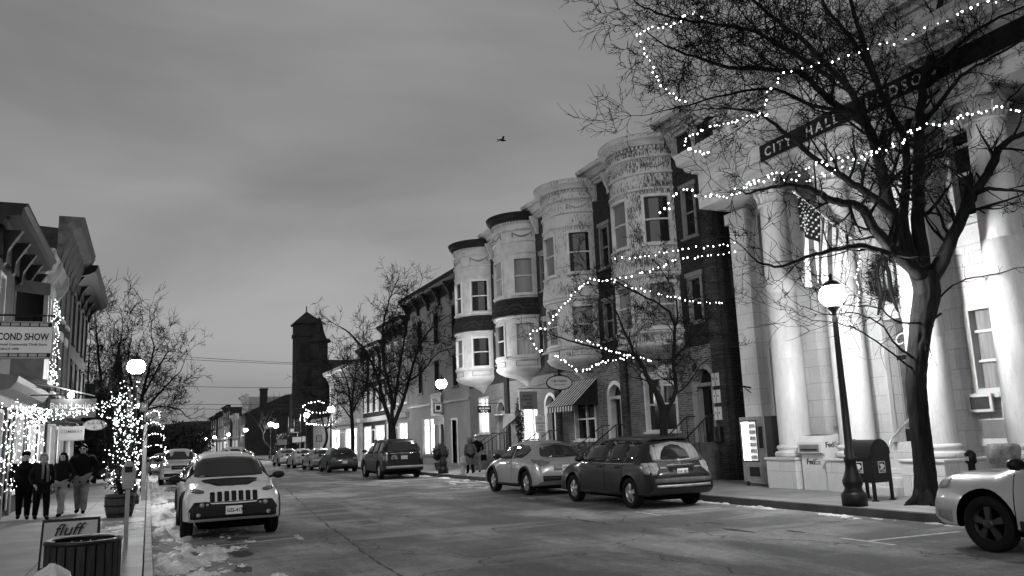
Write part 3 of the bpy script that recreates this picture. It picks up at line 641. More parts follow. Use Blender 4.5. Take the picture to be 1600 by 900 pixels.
# dark board above the shop
t = tag(thing('shop_board', 'black board above the clapboard building shop window', 'sign', (17.0, 51.6, 3.5)))
mb = MB(); mb.T = T; mb.box(50.3, 52.6, .02, .1, 3.3, 4.75); mb.build('board', M_BLACK, t); text('510', .7, (17.09, 52.2, 3.9), (0, -1, 0), (0, 0, 1), mat('grey_lettering', .2), t)
def plain_building(nm, lab, x, y0, y1, zt, m_, cm, rows, ncol, group=None, side='R', ground=None, wf=None, gm=None, depth=9, prof=PC, wz=1.9, ww=.9, glass=None, brackets=5, sign=False):
    b = thing(nm, lab, 'building', (x, (y0+y1)/2, .15), group=group); T = FR(x) if side == 'R' else FL(x)
    sx = 1 if side == 'R' else -1
    hl = []
    for z in rows:
        for i in range(ncol):
            u = y0+(y1-y0)*(i+.5)/ncol; hl.append((u-ww/2, u+ww/2, z, z+wz))
    g = []
    if ground: g = [(y0+(y1-y0)*.08, y0+(y1-y0)*.45, .7, 3.1), (y0+(y1-y0)*.62, y0+(y1-y0)*.94, .7, 3.1)]
    mb = MB(); wall(mb, T, y0, y1, .1, zt-.5, hl+g, .3); mb.T = None
    a, c = sorted((x+sx*.31, x+sx*depth)); mb.box(a, c, y0+.01, y1-.01, .05, zt-.52)
    mb.quad((x, y0, .1), (x, y0, zt-.5), (x+sx*.4, y0, zt-.5), (x+sx*.4, y0, .1)); mb.quad((x, y1, .1), (x, y1, zt-.5), (x+sx*.4, y1, zt-.5), (x+sx*.4, y1, .1))
    mb.build('wall', m_, b)
    for w in hl: window(T, b, *w, glass=glass or M_GLASS, frame=wf or M_CREAM, depth=.14, sill=.07, lintel=.14)
    for w in g: window(T, b, *w, glass=ground, frame=gm or M_CREAM, rails=(), mull=(.5,), depth=.14)
    if g:
        door(T, b, y0+(y1-y0)*.48, y0+(y1-y0)*.59, .3, 2.7, M_DARKP, ground)
        mb = MB(); mb.T = T; mb.prism([(0, 3.45), (.2, 3.45), (.35, 3.8), (0, 3.85)], y0+.1, y1-.1); mb.build('shop_cornice', gm or M_CREAM, b)
    mb = MB(); cornice(mb, T, y0-.05, y1+.05, zt, prof); mb.build('cornice', cm, b)
    for i in range(brackets):
        u = y0+.4+i*(y1-y0-.8)/max(1, brackets-1); mb = MB(); mb.T = T; mb.prism([(0, zt-1.3), (.1, zt-1.3), (.2, zt-.9), (.5, zt-.5), (0, zt-.5)], u-.1, u+.1); mb.build('bracket', cm, b)
    return b
GR = 'shops down the right side of the street'
plain_building('shop_building', 'three-storey shop with dark cornice right behind the large bare tree', 17.3, 58.1, 64.8, 10.9, M_CLAPD, M_DARKP, (7.3, 4.5), 3, GR, ground=M_LIT, wf=M_WHITE)
plain_building('shop_building', 'narrow dark brick shop with pale window trims and a bright shopfront', 17.4, 64.9, 73.0, 9.9, M_BRICKX, M_DARKP, (6.9, 4.3), 4, GR, ground=M_LIT, wf=M_WHITE)
plain_building('shop_building', 'pale low corner shop with a bright shopfront before the church tower', 17.2, 73.2, 87, 9.0, mat('pale_stucco', .34, .8, .2, 1.5), M_CREAM, (5.0,), 5, GR, ground=M_LIT, wf=M_CREAM)
for k in range(5): pass
# beyond the cross street
gab = thing('brick_building', 'long dark brick building with a low gable before the pale narrow far building', 'building', (15, 153, .15))
mb = MB(); mb.box(15.1, 45, 149.4, 157, .1, 7.3); mb.build('wall', M_BRICKX, gab)
mb = MB(); a = [mb.p(x, y, z) for x, y, z in ((14.6, 149, 7.2), (22, 149, 10.5), (46, 149, 10.8), (14.6, 157.4, 7.2), (22, 157.4, 10.5), (46, 157.4, 10.8), (46, 149, 7.2), (46, 157.4, 7.2))]; mb.face(a[0], a[1], a[2], a[6]); mb.face(a[3], a[4], a[5], a[7]); mb.face(a[0], a[3], a[4], a[1]); mb.face(a[1], a[4], a[5], a[2]); mb.build('roof', M_BRICKX, gab)
mb = MB(); mb.box(18.0, 19.2, 153, 154.4, 8.5, 11.6); mb.box(17.9, 19.3, 152.9, 154.5, 11.6, 11.9); mb.build('chimney', M_BRICKX, gab)
for i, (y, z) in enumerate(((151, 3.6), (154, 3.6))): window(FR(15.1), gab, y, y+1, z, z+1.8, M_GLASS, M_CREAM)
lowb = thing('low_building', 'low grey building with small windows set back past the crossing, under the church', 'building', (20, 106, .15))
mb = MB(); mb.box(20, 38, 101.3, 112, .1, 4.6); mb.build('wall', M_CLAPD, lowb); mb = MB(); mb.box(19.7, 38.3, 101, 112.3, 4.6, 4.9); mb.build('roof', M_BLACK, lowb)
for i in range(5): window(FS(101.3), lowb, 21+i*3., 22.2+i*3., 1.4, 3.2, M_LITD if i in (1, 3) else M_GLASS, M_CREAM)
# church
chc = thing('church', 'dark brick church with a hip-roofed square bell tower and a slim corner pinnacle', 'church', (26, 128, .15))
c = atY(482, 520, 126); r = 1.8; zt = atY(486, 506, 126).z; za = atY(486, 484, 126).z
mb = MB(); mb.tbox((c.x, c.y+r), r*1.18, r*1.18, .1, zt-10.8); mb.tbox((c.x, c.y+r), r, r, zt-10.8, zt); mb.tbox((c.x, c.y+r), r*1.12, r*1.12, zt-10.9, zt-10.4); mb.tbox((c.x, c.y+r), r*1.08, r*1.08, zt-1.9, zt-1.3)
for sx in (-1, 1): mb.tbox((c.x+sx*r*1.05, c.y+.2), .5, .6, .1, zt-9, .8)
mb.build('tower', M_BRICKX, chc)
mb = MB(); mb.T = FS(c.y-.02)
for u in (-.9, .9): mb.slab(arch_poly(c.x+u-.45, c.x+u+.45, zt-6.3, zt-3.6), -.02, .05)
mb.build('belfry_opening', M_BLACK, chc)
mb = MB(); mb.lathe([(r*1.62, zt), (r*1.66, zt+.25), (.02, za)], (c.x, c.y+r, 0), 4, PI/4, PI/4+2*PI, sm=False); mb.tube([(c.x, c.y+r, za-.1), (c.x, c.y+r, za+.8)], .09, 5); mb.build('tower_roof', M_SHINGLE, chc)
p = atY(499, 560, 124); pz = [atY(499, y, 124).z for y in (499, 520, 536, 583)]
mb = MB(); mb.lathe([(.9, pz[3]-2), (1.0, pz[3]-1), (1.25, pz[3]), (1.25, pz[2]), (1.7, pz[2]+.1), (1.7, pz[2]+.5), (1.15, pz[2]+.6), (.75, pz[1]), (.25, pz[0]), (.02, pz[0]+.4)], (p.x, p.y, 0), 8, sm=False); mb.tbox((p.x, p.y+1.5), 1.1, 1.4, .1, pz[3]-.5, 1.); mb.build('pinnacle', M_BRICKX, chc)
n0, n1 = atY(508, 549, 126), atY(600, 549, 126); mb = MB()
mb.box(c.x+r*.9, c.x+24, c.y+1, c.y+26, .1, atY(540, 598, 126).z); e = atY(540, 598, 126).z; a = [mb.p(*q) for q in ((c.x+r*.9, c.y, e), (c.x+24, c.y, e-1), (c.x+24, c.y+13, n0.z), (c.x+r*.9, c.y+13, n0.z), (c.x+24, c.y+26, e), (c.x+r*.9, c.y+26, e))]
mb.face(a[0], a[1], a[2], a[3]); mb.face(a[3], a[2], a[4], a[5]); mb.face(a[0], a[3], a[5]); mb.build('nave', mat('church_slates', .045, .8, .3, 1), chc)
# far rows on the right
GF = 'distant shops beyond the crossing'
far = [(16.5, 158, 170, 11.2, 'pale narrow building with a heavy cornice far down the street', mat('pale_far_wall', .30, .8)), (16, 170.2, 184, 8.2, 'two-storey shop front with white trim, far down the street beside the pale narrow building', M_CLAPD), (15.6, 184.2, 200, 10.6, 'far brick row building with a dark bracketed cornice', M_BRICKD), (15.4, 200.2, 216, 9.9, 'far row building with grey walls and dark cornice', M_CLAPD), (15.2, 216.2, 238, 9.6, 'far brick row building, second to last before the wooded hill', M_BRICKX), (15.1, 238.2, 262, 6.4, 'low last building of the far row before the wooded hill', M_CLAPD)]
for x, y0, y1, zt, lab, m_ in far: plain_building('far_building', lab, x, y0, y1, zt, m_, M_DARKP if 'pale' not in lab else M_CREAM, (zt*.68, zt*.4), 3, GF, ground=M_LITD, brackets=4)
# ------------------------------------------------------------------ left side
LX = -3.6; T = FL(LX)
A0, A1 = 23.1, 29.9
lb = thing('shop_building', 'two-storey shop with a heavy dark bracketed cornice and light-strung bay window', 'building', (LX, 26.8, .15))
up = [(23.6, 24.5, 4.7, 6.4)]; gw = [(23.4, 25.6, .75, 3.0), (27.6, 29.6, .75, 3.0), (26.1, 27.1, .3, 2.8)]
mb = MB(); wall(mb, T, A0, A1, .15, 7.2, up+gw, .3); mb.T = None; mb.box(LX-9, LX-.31, A0+.01, A1-.01, .1, 7.1); mb.quad((LX, A0, .15), (LX, A0, 7.2), (LX-9, A0, 7.2), (LX-9, A0, .15)); mb.quad((LX, A1, .15), (LX, A1, 7.2), (LX-9, A1, 7.2), (LX-9, A1, .15)); mb.build('wall', mat('grey_stucco_wall', .05, .8, .3, 1.2, .2, 25), lb)
for w in up: window(T, lb, *w, glass=M_GLASS, frame=M_WHITE)
window(T, lb, *gw[0], glass=M_LITD, frame=M_CREAM, rails=(.78,), mull=(.5,)); window(T, lb, *gw[1], glass=M_LITD, frame=M_CREAM, rails=(.78,), mull=(.33, .66)); door(T, lb, *gw[2], M_DARKP, M_LITD)
# big bracketed cornice
PA = ((0, -.55), (.12, -.55), (.16, -.35), (.5, -.3), (.54, -.12), (.62, -.05), (.64, 0), (0, 0))
mb = MB(); cornice(mb, T, A0-.3, A1-.1, 7.95, PA); mb.T = T; mb.box(A0, A1-.1, -.01, .1, 6.7, 7.6); mb.T = None; mb.box(LX-9, LX, A0-.25, A1, 7.4, 7.8); mb.build('cornice', mat('weathered_grey_cornice', .022, .6, .35, 2.5, .3, 20), lb)
for i in range(5):
    u = A0+.35+i*(A1-A0-1.1)/4; mb = MB(); mb.T = T; mb.prism([(.1, 6.5), (.16, 6.55), (.18, 6.85), (.34, 7.15), (.48, 7.38), (.1, 7.38)], u-.11, u+.11); mb.build('bracket', mat('dull_grey_paint', .035), lb)
# projecting upper bay
bw0, bw1, bn = 26.4, 29.0, .75
mb = MB(); mb.T = T; poly = [(bw0, 0), (bw0+.6, bn), (bw1-.6, bn), (bw1, 0)]
def bayseg(z0, z1, grow=0., m=mb):
    P_ = [(bw0-grow, 0), (bw0+.6-grow*.5, bn+grow), (bw1-.6+grow*.5, bn+grow), (bw1+grow, 0)]
    a = [m.p(u, n, z0) for u, n in P_]; b = [m.p(u, n, z1) for u, n in P_]
    for j in range(4): m.face(a[j], a[(j+1) % 4], b[(j+1) % 4], b[j])
    m.face(*a); m.face(*b)
bayseg(3.9, 4.75)
hd_ = MB(); hd_.T = T; bayseg(6.35, 6.7, .06, hd_); hd_.build('bay_head', mat('dull_cream_paint', .12), lb); hd_ = MB(); hd_.T = T; bayseg(3.78, 3.9, .12, hd_); hd_.build('bay_base', mat('dull_cream_paint', .12), lb); hd_ = MB(); hd_.T = T; bayseg(4.75, 4.85, .08, hd_); hd_.build('sill', mat('dull_cream_paint', .12), lb)
bay = mb.build('bay', mat('dull_cream_paint', .12), lb)
mb = MB(); mb.T = T; bayseg(4.85, 6.35, -.05, mb); mb.build('pane', M_GLASS, bay)
for u, n in ((bw0, 0), (bw0+.6, bn), (bw1-.6, bn), (bw1, 0), ((bw0+bw1)/2, bn)): mb = MB(); mb.T = T; mb.box(u-.07, u+.07, n-.1, n+.02, 4.852, 6.348); mb.build('mullion', M_CREAM, bay)
# shop cornice
mb = MB(); mb.T = T; mb.prism([(0, 3.05), (.12, 3.05), (.18, 3.3), (.5, 3.4), (.62, 3.55), (.66, 3.68), (0, 3.78)], A0-.1, A1-.1); mb.build('shop_cornice', mat('dull_cream_paint', .12), lb)
for u in (A0+.1, 25.85, 27.35, A1-.15): mb = MB(); mb.T = T; mb.box(u-.12, u+.12, -.02, .1, .15, 3.05); mb.build('shop_pilaster', mat('dull_cream_paint', .12), lb)
# white-corniced shop next to it
wb = thing('shop_building', 'shop with a white scrolled bracket cornice wedged between two taller fronts', 'building', (LX, 33, .15))
W0, W1 = 30.0, 35.6
hw = [(31.2, 32.1, 4.6, 6.6), (33.0, 33.9, 4.6, 6.6)]; gw = [(31.0, 32.6, .75, 2.9), (33.9, 35.2, .75, 2.9), (32.8, 33.7, .3, 2.8)]
mb = MB(); wall(mb, T, W0, W1, .15, 7.6, hw+gw, .3); mb.T = None; mb.box(LX-9, LX-.31, W0+.01, W1-.01, .1, 7.5); mb.build('wall', M_BRICKD, wb)
for w in hw: window(T, wb, *w, glass=M_GLASS, frame=M_WHITE, lintel=.2)
window(T, wb, *gw[0], glass=M_LITD, frame=M_CREAM, rails=()); window(T, wb, *gw[1], glass=M_LITD, frame=M_CREAM, rails=()); door(T, wb, *gw[2], M_DARKP, M_LITS)
mb = MB(); cornice(mb, T, W0, W1, 8.45, ((0, -.9), (.1, -.9), (.14, -.5), (.36, -.42), (.46, -.1), (.52, 0), (0, 0))); mb.T = T; mb.box(W0, W1, -.3, 0, 7.55, 8.6); mb.build('cornice', mat('weathered_white_cornice', .20, .6, .3, 3), wb)
for u in (W0+.3, W0+2.4, W1-.35):
    mb = MB(); mb.T = T; mb.prism([(.1, 7.1), (.18, 7.1), (.2, 7.5), (.42, 7.8), (.55, 8.1), (.55, 8.45), (.1, 8.45)], u-.16, u+.16); mb.build('bracket', MATS['weathered_white_cornice'], wb)
# dark brick three-storey
B0, B1 = 36.0, 43.4
bb = thing('brick_building', 'tall dark brick corner front with pale lintels and a fancy gabled cornice on the left', 'building', (LX, 40, .15))
hw = [(u, u+.95, z, z+zz) for u in (36.7, 38.9, 41.1) for z, zz in ((7.4, 2.1), (4.2, 2.3))]; gw = [(36.5, 39.2, .75, 3.0), (40.9, 43., .75, 3.0)]; dl = (39.7, 40.6, .3, 2.8)
mb = MB(); wall(mb, T, B0, B1, .15, 10.6, hw+gw+[dl], .3); mb.T = None; mb.box(LX-9, LX-.31, B0+.01, B1-.01, .1, 10.5); mb.quad((LX, B0, .15), (LX, B0, 10.6), (LX-9, B0, 10.9), (LX-9, B0, .15)); mb.quad((LX, B1, .15), (LX, B1, 10.6), (LX-9, B1, 10.6), (LX-9, B1, .15)); mb.quad((LX, B0, 10.6), (LX, B1, 10.6), (LX-9, B1, 11.2), (LX-9, B0, 11.2)); mb.build('wall', M_BRICKX, bb)
for w in hw: window(T, bb, *w, glass=M_GLASS, frame=M_GREYP, lintel=.34, lm=M_WHITE, sill=.14)
for w in gw: window(T, bb, *w, glass=M_LITD, frame=M_CREAM, rails=(), mull=(.5,))
door(T, bb, *dl, M_DARKP, M_LITS)
PB = ((0, -1.9), (.1, -1.9), (.16, -1.5), (.3, -1.2), (.5, -.6), (.8, -.42), (.86, -.3), (.92, 0), (0, 0))
mb = MB(); cornice(mb, T, B0, B1, 11.1, PB); mb.build('cornice', mat('peeling_grey_cornice', .075, .6, .5, 3, .4, 20), bb)
for i in range(6):
    u = B0+.3+i*(B1-B0-.6)/5; mb = MB(); mb.T = T; mb.prism([(0, 9.1), (.12, 9.1), (.2, 9.6), (.45, 10.3), (.6, 10.8), (0, 10.8)], u-.13, u+.13); mb.build('bracket', MATS['peeling_grey_cornice'], bb)
cc = plain_building('brick_building', 'pale-walled tall building with a deep black cornice, last of the left row', LX, 43.6, 54.8, 10.7, mat('light_grey_wall', .13, .8, .3, 1.3, .2, 25), M_BLACK, (7.0, 3.9), 4, None, side='L', ground=M_LITD, wf=M_DARKP, prof=((0, -1.0), (.1, -1.0), (.15, -.6), (.7, -.45), (.95, -.3), (1.05, 0), (0, 0)), wz=2.2)
tag(plain_building('low_shop', 'low dark shop behind the lit wine barrel tree', -5.5, 58, 72, 4.6, M_BRICKX, M_DARKP, (2.0,), 3, None, side='L', wf=M_GREYP, wz=1.5, brackets=0))
for i, (y0, y1, zt) in enumerate(((74, 86, 7.5), (98, 112, 9.5), (113, 130, 8), (131, 150, 9), (151, 175, 8))):
    plain_building('far_building', ('low dark shopfront on the left before the crossing', 'first dark building on the left past the crossing', 'second dark building on the left past the crossing', 'third dark building on the left past the crossing', 'farthest dark building on the left side')[i], -4.2, y0, y1, zt, M_BRICKX, M_DARKP, (zt*.6,), 3, 'dark buildings far down the left side', side='L', ground=M_LITD, brackets=0)
# slender spire behind the left tree
sp = thing('church_spire', 'slender pointed church spire behind the bare tree on the left', 'spire', (-4.6, 128, 0))
c = atY(181, 640, 128); zt = atY(181, 533, 128).z; zb = atY(181, 585, 128).z
mb = MB(); mb.tbox((c.x, 129), 1.3, 1.3, 0, zb-2.2); mb.build('tower', M_BRICKX, sp); mb = MB(); mb.lathe([(1.5, zb-2.2), (1.1, zb-1.2), (.72, zb), (.02, zt)], (c.x, 129, 0), 8, sm=False); mb.build('spire', M_SHINGLE, sp)
# wooded hill closing the street
mb = MB(); n = 60; ring = []
for i in range(n+1):
    x = -220+440*i/n; h = 13+6*noise.noise(Vector((x*.02, 0, 3)))+3*noise.noise(Vector((x*.08, 1, 3))); ring.append((x, h))
for i in range(n): (x0, q0), (x1, q1) = ring[i], ring[i+1]; mb.quad((x0, 380, -1), (x1, 380, -1), (x1, 460, q1), (x0, 460, q0)); mb.quad((x0, 460, q0), (x1, 460, q1), (x1, 620, -1), (x0, 620, -1))
tag(mb.build('hill', mat('far_hill', .03, .95, .4, .1)), kind='structure')
# ------------------------------------------------------------------ cars (built in their own coordinates: x forward, y left, origin on the ground under the middle)
M_CGLASS = mat('car_glass', .012, .04, .2, 2., spec=.8); M_PLASTIC = mat('black_plastic', .007, .6, .2, 8, spec=.25); M_CHROME = mat('bright_metal', .6, .22, .1, 5, metal=.9)
M_LENS = mat('lamp_lens', .24, .12, .4, 12, spec=.8); M_RIM = mat('alloy_rim', .42, .3, .2, 6, metal=.6); M_RIMD = mat('dark_rim', .04, .4, .2, 6, metal=.4); M_PLATE = mat('licence_plate', .62, .5, .08); M_REDL = mat('tail_lamp_glass', .09, .12, .4, 9, spec=.8)
def paint(nm, c, metal=.3, var=.10): return mat(nm, c, .36, var, 2.2, metal=metal, coat=.8 if c > .1 else .16, fine=.05, spec=.5 if c > .1 else .18)
class Car:
    def __init__(s, label, loc, rz, L=4.7, W=1.82, H=1.68, top=(), bot=None, belt=1.0, tum=.17, wb=(0.95, 3.75), R=.35, pm=None, clad=None, n=4.6, group=None, name='parked_car', cat='car', flare=.0, rim=None, spokes=5, arch=.07, zlow=.26, ft=.15, rt=.10):
        s.L, s.W, s.H = L, W, H; s.belt, s.tum, s.n = belt, tum, n; s.wb, s.R, s.flare, s.ft, s.rt = wb, R, flare, ft, rt
        xs = np.linspace(0, L, 400); tz = np.interp(xs, [p[0] for p in top], [p[1] for p in top])
        k = np.exp(-np.linspace(-2, 2, 13)**2); k /= k.sum(); tz2 = np.convolve(np.pad(tz, 6, mode='edge'), k, 'valid'); s.xs, s.tz = xs, tz2
        bot = bot or [(0, zlow+.16), (.18, zlow+.04), (.5, zlow), (L-.6, zlow), (L-.15, zlow+.0), (L, zlow+.10)]
        s.bx, s.bz = [p[0] for p in bot], [p[1] for p in bot]
        s.root = local(thing(name, label, cat, loc, rz, group))
        s.off = -L/2
        N_ = 16; st = sorted(set(list(np.linspace(0, .5, 12))+list(np.linspace(.5, L-.5, 44))+list(np.linspace(L-.5, L, 12))))
        V = []; F = []; rings = []
        th = [0]+[PI/2*(i/(N_-1))**1.0 for i in range(1, N_)]
        for x in st:
            zb, zt = s.zb(x), s.zt(x); r = []
            half = []
            zz = [0, .04, .14, .26, .38, .48, .56, .64, .72, .79, .85, .90, .94, .97, .99, 1.0]
            for i, t in enumerate(zz):
                z = zb+(zt-zb)*t; y = s.Wx(x, z)*max(0, 1-t**s.n)**(1/s.n)
                if i == 0: y = s.Wx(x, z)*.93
                half.append((y, z))
            half.pop()
            for fy in (.40, .26, .13, 0.): t = (1-fy**s.n)**(1/s.n); z = zb+(zt-zb)*t; half.append((s.Wx(x, z)*fy, z))
            ring = [(x, y, z) for y, z in half]+[(x, -y, z) for y, z in reversed(half[:-1])]
            rings.append([len(V)+i for i in range(len(ring))]); V += [(a+s.off, b, c) for a, b, c in ring]
        m = len(rings[0])
        for a, b in zip(rings[:-1], rings[1:]):
            for j in range(m): F.append((a[j], b[j], b[(j+1) % m], a[(j+1) % m]))
        F.append(tuple(rings[0])); F.append(tuple(reversed(rings[-1])))
        me = bpy.data.meshes.new('body'); me.from_pydata(V, [], F); me.materials.append(pm); me.materials.append(M_WELL)
        bm = bmesh.new(); bm.from_mesh(me); bmesh.ops.recalc_face_normals(bm, faces=bm.faces); bm.to_mesh(me); bm.free()
        o = bpy.data.objects.new('body', me); COL.objects.link(o)
        cut = MB()
        for wx in wb:
            for sg in (-1, 1): cut.lathe([(R+arch, -.22), (R+arch, .22)], (wx+s.off, sg*(W/2-.08), R+.02), 28, axis='y', sm=False)
        co = cut.build('cut', [M_WELL])
        md = o.modifiers.new('b', 'BOOLEAN'); md.operation = 'DIFFERENCE'; md.object = co; md.solver = 'EXACT'
        try: md.material_mode = 'TRANSFER'
        except Exception: pass
        dg = bpy.context.evaluated_depsgraph_get(); dg.update(); nm = bpy.data.meshes.new_from_object(o.evaluated_get(dg))
        bpy.data.objects.remove(o); bpy.data.objects.remove(co)
        nm.name = 'body'; sm = []
        for p in nm.polygons: sm.append(p.material_index == 0 and len(p.vertices) < 12)
        nm.polygons.foreach_set('use_smooth', sm)
        try: nm.set_sharp_from_angle(angle=math.radians(38))
        except Exception: pass
        s.body = bpy.data.objects.new('body', nm); COL.objects.link(s.body); s.body.parent = s.root
        s.rim = rim or M_RIM; s.clad = clad
        for wx in wb:
            for sg in (1, -1):
                if clad:
                    for g in (1,): s.arch_trim(wx, sg, clad, arch)
                s.wheel(wx, sg, spokes)
    def zt(s, x): return float(np.interp(x, s.xs, s.tz))
    def zb(s, x): return float(np.interp(x, s.bx, s.bz))
    def Wx(s, x, z):
        w = s.W/2; 
        if x < .4: w *= 1-s.rt*((.4-x)/.4)**2
        if x > s.L-.75: w *= 1-s.ft*((x-s.L+.75)/.75)**2.2
        if z > s.belt:
            t = (z-s.belt)/(s.H-s.belt); w *= 1-.035*min(1, t*8)-s.tum*t
        else: w *= 1-.05*max(0, (.5-z)/.5)**1.5-.018*math.cos((z-.35)*4)**2*0
        if s.flare and z < s.belt:
            for wx in s.wb: w += s.flare*math.exp(-((x-wx)/(s.R*1.25))**4)*max(0, min(1, (s.R*2.6-z)/.25))
        return w
    def inside(s, x, y, z):
        if x < 0 or x > s.L: return False
        zb, zt = s.zb(x), s.zt(x)
        if z < zb or z > zt+.004: return False
        t = min(1., (z-zb)/(zt-zb)); return abs(y) <= s.Wx(x, z)*max(0, 1-t**s.n)**(1/s.n)+1e-6
    def _sol(s, f, a, b):
        "a inside, b outside"
        for _ in range(26):
            m = (a+b)/2
            if f(m): a = m
            else: b = m
        return (a+b)/2
    def P(s, mode, u, v, off):
        "surface point: side: u=x v=z; front/rear: u=y v=z; top: u=x v=y"
        if mode in ('L', 'R'):
            y = s._sol(lambda q: s.inside(u, q, v), 0, s.W*.7)+off; return (u+s.off, y if mode == 'L' else -y, v)
        if mode == 'F': return (s._sol(lambda q: s.inside(q, u, v), s.L*.5, s.L+.01)+off+s.off, u, v)
        if mode == 'B': return (s._sol(lambda q: s.inside(q, u, v), s.L*.45, -.01)-off+s.off, u, v)
        if mode == 'T': return (u+s.off, v, s._sol(lambda q: s.inside(u, v, q), s.zb(u)+.15, s.H+.1)+off)
    def patch(s, mode, cols, off=.006, name='trim', m_=None, parent=None, nv=4, nu=3, thick=.02, mb=None):
        q = mb or MB(); g = []
        for k in range(len(cols)-1):
            for i in range(nu+(1 if k == len(cols)-2 else 0)):
                t = i/nu; c = [cols[k][j]+(cols[k+1][j]-cols[k][j])*t for j in range(3)]; g.append(c)
        A = [[q.p(*s.P(mode, u, lo+(hi-lo)*j/nv, off)) for j in range(nv+1)] for u, lo, hi in g]
        B = [[q.p(*s.P(mode, u, lo+(hi-lo)*j/nv, off-thick)) for j in range(nv+1)] for u, lo, hi in g]
        K = len(g)
        for i in range(K-1):
            for j in range(nv): q.face(A[i][j], A[i+1][j], A[i+1][j+1], A[i][j+1], sm=True); q.face(B[i][j], B[i][j+1], B[i+1][j+1], B[i+1][j])
            q.face(A[i][0], B[i][0], B[i+1][0], A[i+1][0]); q.face(A[i][nv], A[i+1][nv], B[i+1][nv], B[i][nv])
        for i in (0, K-1):
            for j in range(nv): q.face(A[i][j], A[i][j+1], B[i][j+1], B[i][j])
        if mb: return None
        return q.build(name, m_, parent or s.root)
    def both(s, cols, **k):
        return [s.patch(m, cols, **k) for m in ('L', 'R')]
    def sym(s, mode, cols, **k):
        a = s.patch(mode, cols, **k)
        if mode in ('F', 'B'): c2 = [(-u, lo, hi) for u, lo, hi in cols]
        b = s.patch(mode, c2, **k); return a, b
    def arch_trim(s, wx, sg, m_, arch):
        q = MB(); n = 18; G = []
        for i in range(n+1):
            a = PI*(-.03+1.06*i/n); row = []
            for r, off in ((s.R+arch-.006, -.05), (s.R+arch-.004, .018), (s.R+arch+.065, .022), (s.R+arch+.075, -.01)):
                x, z = wx+r*math.cos(a), max(s.zb(wx)+.02, s.R+.02+r*math.sin(a)); p = s.P('L' if sg > 0 else 'R', x, max(z, s.zb(x)+.03), off); row.append(q.p(p[0], p[1], z))
            G.append(row)
        for i in range(n):
            for j in range(3): q.face(G[i][j], G[i+1][j], G[i+1][j+1], G[i][j+1], sm=True)
        q.build('wheel_arch', m_, s.root)
    def wheel(s, wx, sg, spokes):
        R, w = s.R, .115; y = sg*(s.W/2-.115)
        q = MB(); q.lathe([(R*.64, -w*.9), (R*.9, -w), (R*.97, -w*.85), (R, -w*.6), (R, -w*.12), (R*.985, -w*.1), (R*.985, w*.1), (R, w*.12), (R, w*.6), (R*.97, w*.85), (R*.9, w), (R*.66, w*.9), (R*.63, w*.5)], (wx+s.off, y, R), 32, axis='y', caps=False)
        t = q.build('wheel', M_RUBBER, s.root)
        q = MB(); q.mi = 0; yo = y+sg*w*.55
        q.lathe([(R*.66, w*.3*sg), (R*.66, 0), (R*.60, -.02*sg), (R*.58, -.05*sg)], (wx+s.off, yo, R), 28, axis='y', caps=False)
        for k in range(spokes):
            for dl in (-.10, .10):
                a = 2*PI*k/spokes+PI/2+dl; ca, sa = math.cos(a), math.sin(a); r0, r1 = .05, R*.63; w0, w1 = .020, .030
                pts = [(r0, -w0), (r1, -w1), (r1, w1), (r0, w0)]; f = [q.p(wx+s.off+u*ca-v*sa, yo+sg*(.012 if u > .1 else .03), R+u*sa+v*ca) for u, v in pts]; b = [q.p(wx+s.off+u*ca-v*sa, yo-sg*.03, R+u*sa+v*ca) for u, v in pts]
                q.face(*f)
                for j in range(4): q.face(f[j], f[(j+1) % 4], b[(j+1) % 4], b[j])
        q.lathe([(.075, -.02*sg), (.075, .03*sg), (.05, .042*sg), (.001, .044*sg)], (wx+s.off, yo, R), 14, axis='y', caps=False)
        q.build('rim', s.rim, t)
        q = MB(); q.lathe([(R*.6, -.06*sg), (.001, -.06*sg)], (wx+s.off, yo, R), 20, axis='y', caps=False); q.build('hub', M_WELL, t)
    def mirror(s, x, z, m_=None, w=.11):
        for m in ('L', 'R'):
            p = Vector(s.P(m, x, z, 0)); sg = 1 if m == 'L' else -1; q = MB()
            q.tube([p, p+Vector((0, sg*.08, .02))], .03, 6); c = p+Vector((-.01, sg*(.08+w), .04))
            q.lathe([(.001, -.075), (.06, -.065), (.095, -.02), (.10, .03), (.085, .06), (.001, .062)], (-c.x*0+0, 0, 0), 12, axis='x'); k = len(q.v)
            # stretch the shell sideways
            base = [v for v in q.v]
            n0 = 12*6; 
            for i in range(k-n0, k):
                v = base[i]; q.v[i] = (c.x-v[0], c.y+v[1]*1.35, c.z+v[2]*.82)
            o = q.build('mirror', m_ or M_PLASTIC, s.root)
    def seams(s, xs, z0, z1):
        q = MB()
        for x in xs:
            for m in ('L', 'R'): s.patch(m, [(x-.006, z0, z1), (x+.006, z0, z1)], off=.0022, mb=q, nv=6, nu=1, thick=.01)
        q.build('door_gap', M_WELL, s.root)
    def handles(s, pos, z, m_=None):
        for x in pos:
            for m in ('L', 'R'): s.patch(m, [(x-.11, z, z+.03), (x+.11, z-.002, z+.034)], off=.032, name='handle', m_=m_ or M_CHROME, nv=2, nu=3, thick=.022)
    def rails(s, x0, x1, y, m_=None):
        for sg in (1, -1):
            q = MB(); P_ = []
            for i in range(9):
                x = x0+(x1-x0)*i/8; e = min(i, 8-i); P_.append((x+s.off, sg*y, s.P('T', x, y, 0)[2]+(.0 if e == 0 else .055)))
            q.tube(P_, .018, 6); q.build('roof_rail', m_ or M_PLASTIC, s.root)
